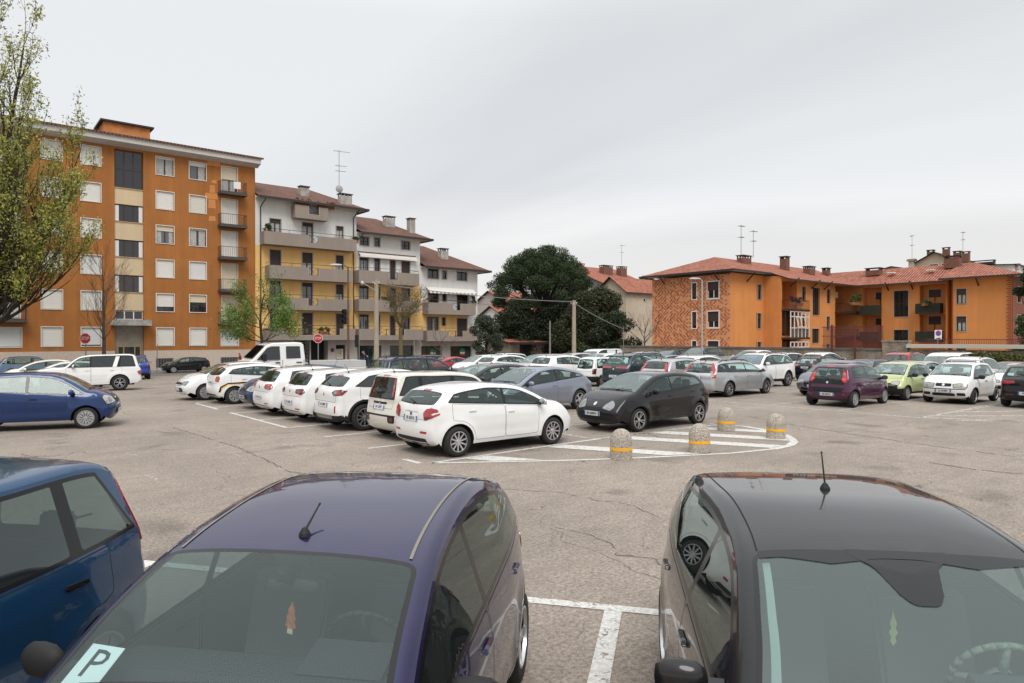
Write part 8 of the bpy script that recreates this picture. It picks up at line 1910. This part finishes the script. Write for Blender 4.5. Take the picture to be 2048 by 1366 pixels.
side_panel([(2.15, 1.36), (1.60, 1.98), (1.36, 2.06), (.95, 2.06), (.95, 1.36)], .988, M_pane, 'side_window'); side_panel([(.62, 1.42), (.62, 2.06), (-.12, 2.06), (-.14, 1.42)], .988, M_pane, 'rear_side_window')
mb_ = MB(); mb_.face([(2.33, -.82, 1.44), (1.68, -.76, 2.09), (1.68, .76, 2.09), (2.33, .82, 1.44)]); o = mb_.build('windscreen', glass('truck_screen', (.2, .2, .2), 1.6), Tk, (.03, 0, .03), recalc=False); mb_ = MB(); mb_.face([(2.33, -.82, 1.44), (1.68, -.76, 2.09), (1.68, .76, 2.09), (2.33, .82, 1.44)]); mb_.build('screen_surround', mat('cab_interior', (.13, .11, .085), .8, noise=(3, .6)), Tk, (.015, 0, .015), recalc=False)
for sg in (1, -1):
    mb_ = MB()
    for x_ in (.82, -.30): mb_.box(x_ - .008, x_ + .008, sg * .982, sg * .99, .55, 1.35)
    mb_.build('door_seam', M_gap, Tk); mb_ = MB(); mb_.box(.95, 1.2, sg * .98, sg * 1.01, 1.18, 1.23); mb_.box(-.2, .1, sg * .98, sg * 1.01, 1.18, 1.23); mb_.build('door_handle', M_plast, Tk)
    mb_ = MB(); mb_.box(1.72, 1.86, sg * 1.02, sg * 1.24, 1.30, 1.66); mb_.tube((1.9, sg * .95, 1.45), (1.8, sg * 1.1, 1.48), .03); mb_.build('side_mirror', M_plast, Tk)
    for x_, nm in ((2.45, 'front'), (-2.0, 'rear')):
        w = bpy.data.objects.new('wheel', None); C.objects.link(w); w.parent = Tk; w.location = (x_, sg * .88, .35); w.rotation_euler = (0, 0, 0 if sg > 0 else math.pi); ty, rim = wheel_meshes((9, 'cap', .6), .35); link('tyre', ty, w); link('rim', rim, w)
    mb_ = MB(); mb_.lathe([(.43, -.01), (.43, .01), (.001, .012)], 20, 0, 'y', Matrix.Translation((2.45, sg * .975, .42))); mb_.build('wheel_arch', M_liner, Tk)
    mb_ = MB()
    for z in (.92, 1.05, 1.18): mb_.box(-3.75, -.62, sg * 1.02, sg * 1.05, z - .055, z + .055)
    mb_.build('side_board', mat('aluminium_boards', (.55, .56, .56), .35, metal=.5), Tk)
mb_ = MB(); mb_.box(-3.78, -.55, -1.05, 1.05, .78, .86); mb_.box(-3.8, -3.75, -1.02, 1.02, .86, 1.24); mb_.box(-3.7, 2.0, -.4, .4, .42, .6); mb_.build('load_bed', M_wf, Tk)
mb_ = MB(); mb_.box(-.60, -.54, -1.0, -.92, .8, 2.35); mb_.box(-.60, -.54, .92, 1.0, .8, 2.35)
for k in range(7): mb_.box(-.60, -.56, -.92, .92, 1.0 + .2 * k, 1.08 + .2 * k)
mb_.build('headboard', M_plast, Tk); mb_ = MB(); mb_.box(3.1, 3.26, -.9, .9, .45, .75); mb_.build('front_bumper', M_plast, Tk)
text('lettering', 'VeneziArt', .17, M_redi, Tk, Matrix.Translation((.35, .992, 1.0)) @ Matrix.Rotation(R(180), 4, 'Z') @ Matrix.Rotation(R(90), 4, 'X'), .003)

# ================================================================ the three near cars
NG = dict(handle=Ro)
vi, dec, sh = make_car('dome', Ro, 1.58, 3.38, 221.5, 'violet-blue hatchback with domed roof close to the camera, parking card in its windscreen', 'near cars facing the camera', 0, T5,
    dict(ws=glass('near_windscreen', (.74, .86, .85), 1.45, base=.0, film=.07), sg=glass('near_side_glass', (.24, .28, .28), 1.6, base=.04, film=.02), ant=.38, anta=34, antl=.20, mirror=M_plast, mx=.86, handle=Ro), z=0.0)
def ditch(sh, root, tt, m_, name='roof_moulding', w=.012, lift=.004):
    for sg in (1, -1):
        s0, s1 = sh['st']['wtop'] + .02, sh['st']['rtop'] - .02; V = []; F = []; n = 30
        for i in range(n + 1):
            s_ = s0 + (s1 - s0) * i / n
            for q in (tt, tt + w): p = Vector(sh['crown'](s_, sg * q)); V.append(p + Vector((0, 0, lift)))
        F = [(2 * i, 2 * i + 1, 2 * i + 3, 2 * i + 2) for i in range(n)]; link(name, mesh_from(name, V, F, [m_], None, True), root)
ditch(sh, vi, .83, mat('moulding_grey', (.20, .18, .15), .6), w=.022)
def deco(root, sh, kind):
    t = sh['t']; cx_, cz_ = t['prof']['wtop']; m = MB(); m.lathe([(.001, -.125), (.026, -.115), (.034, -.05), (.034, .05), (.026, .115), (.001, .125)], 12, 0, 'y'); me = m.mesh('rear_view_mirror', M_dash, smooth=True)
    for v in me.vertices: v.co.x *= .6
    o = link('rear_view_mirror', me, root, (cx_ - .02, 0, cz_ - .16)); m = MB(); m.tube((0, 0, .0), (.10, 0, .10), .012); m.box(.03, .10, -.03, .03, .05, .12); m.build('mirror_mount', M_trim, o); return o
mo = deco(vi, sh, 'dome')
af = empty('air_freshener', tuple(vi.matrix_world @ Vector((0, 0, 0))), 0, 'red and yellow fir-shaped air freshener hanging from the violet car mirror', 'air freshener')
bpy.context.view_layer.update(); pw = mo.matrix_world.translation; af.location = (pw.x, pw.y, pw.z - .05); af.rotation_euler = (0, R(6), YAW - R(110))
m = MB(); m.prism([(-.016, -.175), (.016, -.175), (.014, -.145), (.030, -.14), (.018, -.11), (.026, -.10), (.014, -.075), (.020, -.066), (.008, -.045), (.0, -.02), (-.008, -.045), (-.020, -.066), (-.014, -.075), (-.026, -.10), (-.018, -.11), (-.030, -.14), (-.014, -.145)], -.0015, .0015, 'xz'); m.build('card', mat('freshener_card', (.50, .12, .05), .7, noise=(30, .5)), af); m = MB(); m.tube((0, 0, -.02), (0, 0, .05), .0012); m.build('string', M_ink, af); m = MB(); m.box(-.014, .014, -.0022, .0022, -.172, -.150); m.build('label', mat('freshener_label', (.6, .55, .35), .7), af)
# parking card with a large P lying inside the lower windscreen
cardp = Vector(sh['crown'](sh['st']['cowl'] + .10, -.74)) + Vector((-.03, 0, -.02)); X_ = Vector((0, 1, 0)); w0 = Vector(sh['crown'](sh['st']['cowl'] + .10, -.62)); w1 = Vector(sh['crown'](sh['st']['cowl'] + .35, -.62)); Y_ = (w1 - w0).normalized(); X_ = (X_ - Y_ * X_.dot(Y_)).normalized(); Z_ = X_.cross(Y_)
M_ = Matrix((X_, Y_, Z_)).transposed().to_4x4(); M_.translation = cardp
pc = empty('parking_card', (0, 0, 0), 0, 'white card printed with a big P behind the violet car windscreen', 'card'); pc.matrix_world = vi.matrix_world @ M_
m = MB(); m.box(-.075, .075, -.10, .10, -.001, .001); m.build('card', mat('card_paper', (.62, .66, .66), .7), pc); text('lettering', 'P', .17, M_ink, pc, Matrix.Translation((0, .015, .0016)), .0006)
bk, dec, sh = make_car('golf', Bk, 3.50, 1.50, 223, 'glossy black hatchback close to the camera with its windscreen mirror housing', 'near cars facing the camera', 0, TT,
    dict(ws=glass('near_windscreen2', (.76, .92, .89), 1.48, base=.01, film=.15), sg=glass('near_side_glass', (.24, .28, .28), 1.6, base=.04), ant=-.62, anta=72, antl=.22, mirror=Bk, mx=.80, handle=Bk), z=0.0)
M_lin = mat('pillar_lining', (.22, .245, .235), .8)
for sg in (1, -1):
    V = []; n = 16
    for i in range(n + 1):
        s_ = sh['st']['cowl'] + .08 + (sh['st']['wtop'] - sh['st']['cowl'] - .14) * i / n
        for q in (.835, .79): V.append(Vector(sh['crown'](s_, sg * q)) - Vector((.02, 0, .02)))
    link('pillar_lining', mesh_from('pillar_lining', V, [(2 * i, 2 * i + 1, 2 * i + 3, 2 * i + 2) for i in range(n)], [M_lin], None, True), bk)
ditch(sh, bk, .86, M_gap, 'roof_seam', .010, .002)
o = deco(bk, sh, 'golf')
t_ = sh['t']['prof']['wtop']
# the black sensor housing printed and mounted at the top centre of the screen
st = sh['st']; V = []; pl = [(-.02, -.30), (-.02, .30), (.05, .24), (.10, .17), (.27, .105), (.33, .06), (.33, -.06), (.27, -.105), (.10, -.17), (.05, -.24)]
pl = round_poly(pl, .05, 5); pts = [Vector(sh['crown'](st['wtop'] - a, b / sh['hw'])) + Vector((.003, 0, .003)) for a, b in pl]; cc = Vector(sh['crown'](st['wtop'] - .15, 0)) + Vector((.006, 0, .006)); V = pts + [cc]; F = [(i, (i + 1) % len(pts), len(pts)) for i in range(len(pts))]
link('sensor_housing', mesh_from('sensor_housing', V, F, [M_trim]), bk)
V = []; n = 24
for i in range(n + 1):
    q = -.86 + 1.72 * i / n; e_ = .045 + .05 * max(0, 1 - abs(abs(q) - .42) / .30)
    for a in (-.012, e_): V.append(Vector(sh['crown'](st['wtop'] - a, q)) + Vector((.003, 0, .003)))
link('screen_border', mesh_from('screen_border', V, [(2 * i, 2 * i + 1, 2 * i + 3, 2 * i + 2) for i in range(n)], [M_trim], None, True), bk)
af2 = empty('air_freshener', (0, 0, 0), 0, 'pale yellow-green leaf-shaped air freshener hanging in the black hatchback', 'air freshener'); bpy.context.view_layer.update(); pw = o.matrix_world.translation; af2.location = (pw.x, pw.y, pw.z - .10); af2.rotation_euler = (0, 0, YAW - R(100))
m = MB(); m.prism([(0, -.16), (.014, -.14), (.008, -.12), (.020, -.10), (.010, -.08), (.016, -.06), (.006, -.03), (0, 0), (-.006, -.03), (-.014, -.06), (-.008, -.08), (-.018, -.10), (-.008, -.12), (-.012, -.14)], -.0015, .0015, 'xz'); m.build('card', mat('leaf_card', (.45, .48, .16), .7), af2)
M_swc = mat('patterned_wheel_cover', (.17, .18, .14), .9, noise=(45, .6))
for ch in bk.children:
    if ch.name.split('.')[0] == 'steering_wheel': ch.material_slots[0].link = 'OBJECT'; ch.material_slots[0].material = M_swc
pa, dec, sh = make_car('tallcity', Bm, -.66, 4.86, 219.5, 'metallic blue boxy city car at the left edge with black window pillars', 'near cars facing the camera', 0, TCp,
    dict(clad=Bm, sg=glass('near_side_glass', (.24, .28, .28), 1.6, base=.04), mirror=M_plast, handle=M_trim, ant=.42, anta=35, antl=.34, tail=dict(a=.555, b=1.20, w=.12, h=.50, phi=50, poly=[(-.05, -.26), (.07, -.26), (.05, .0), (.02, .28), (-.03, .28), (-.06, .0)])), z=0.0)
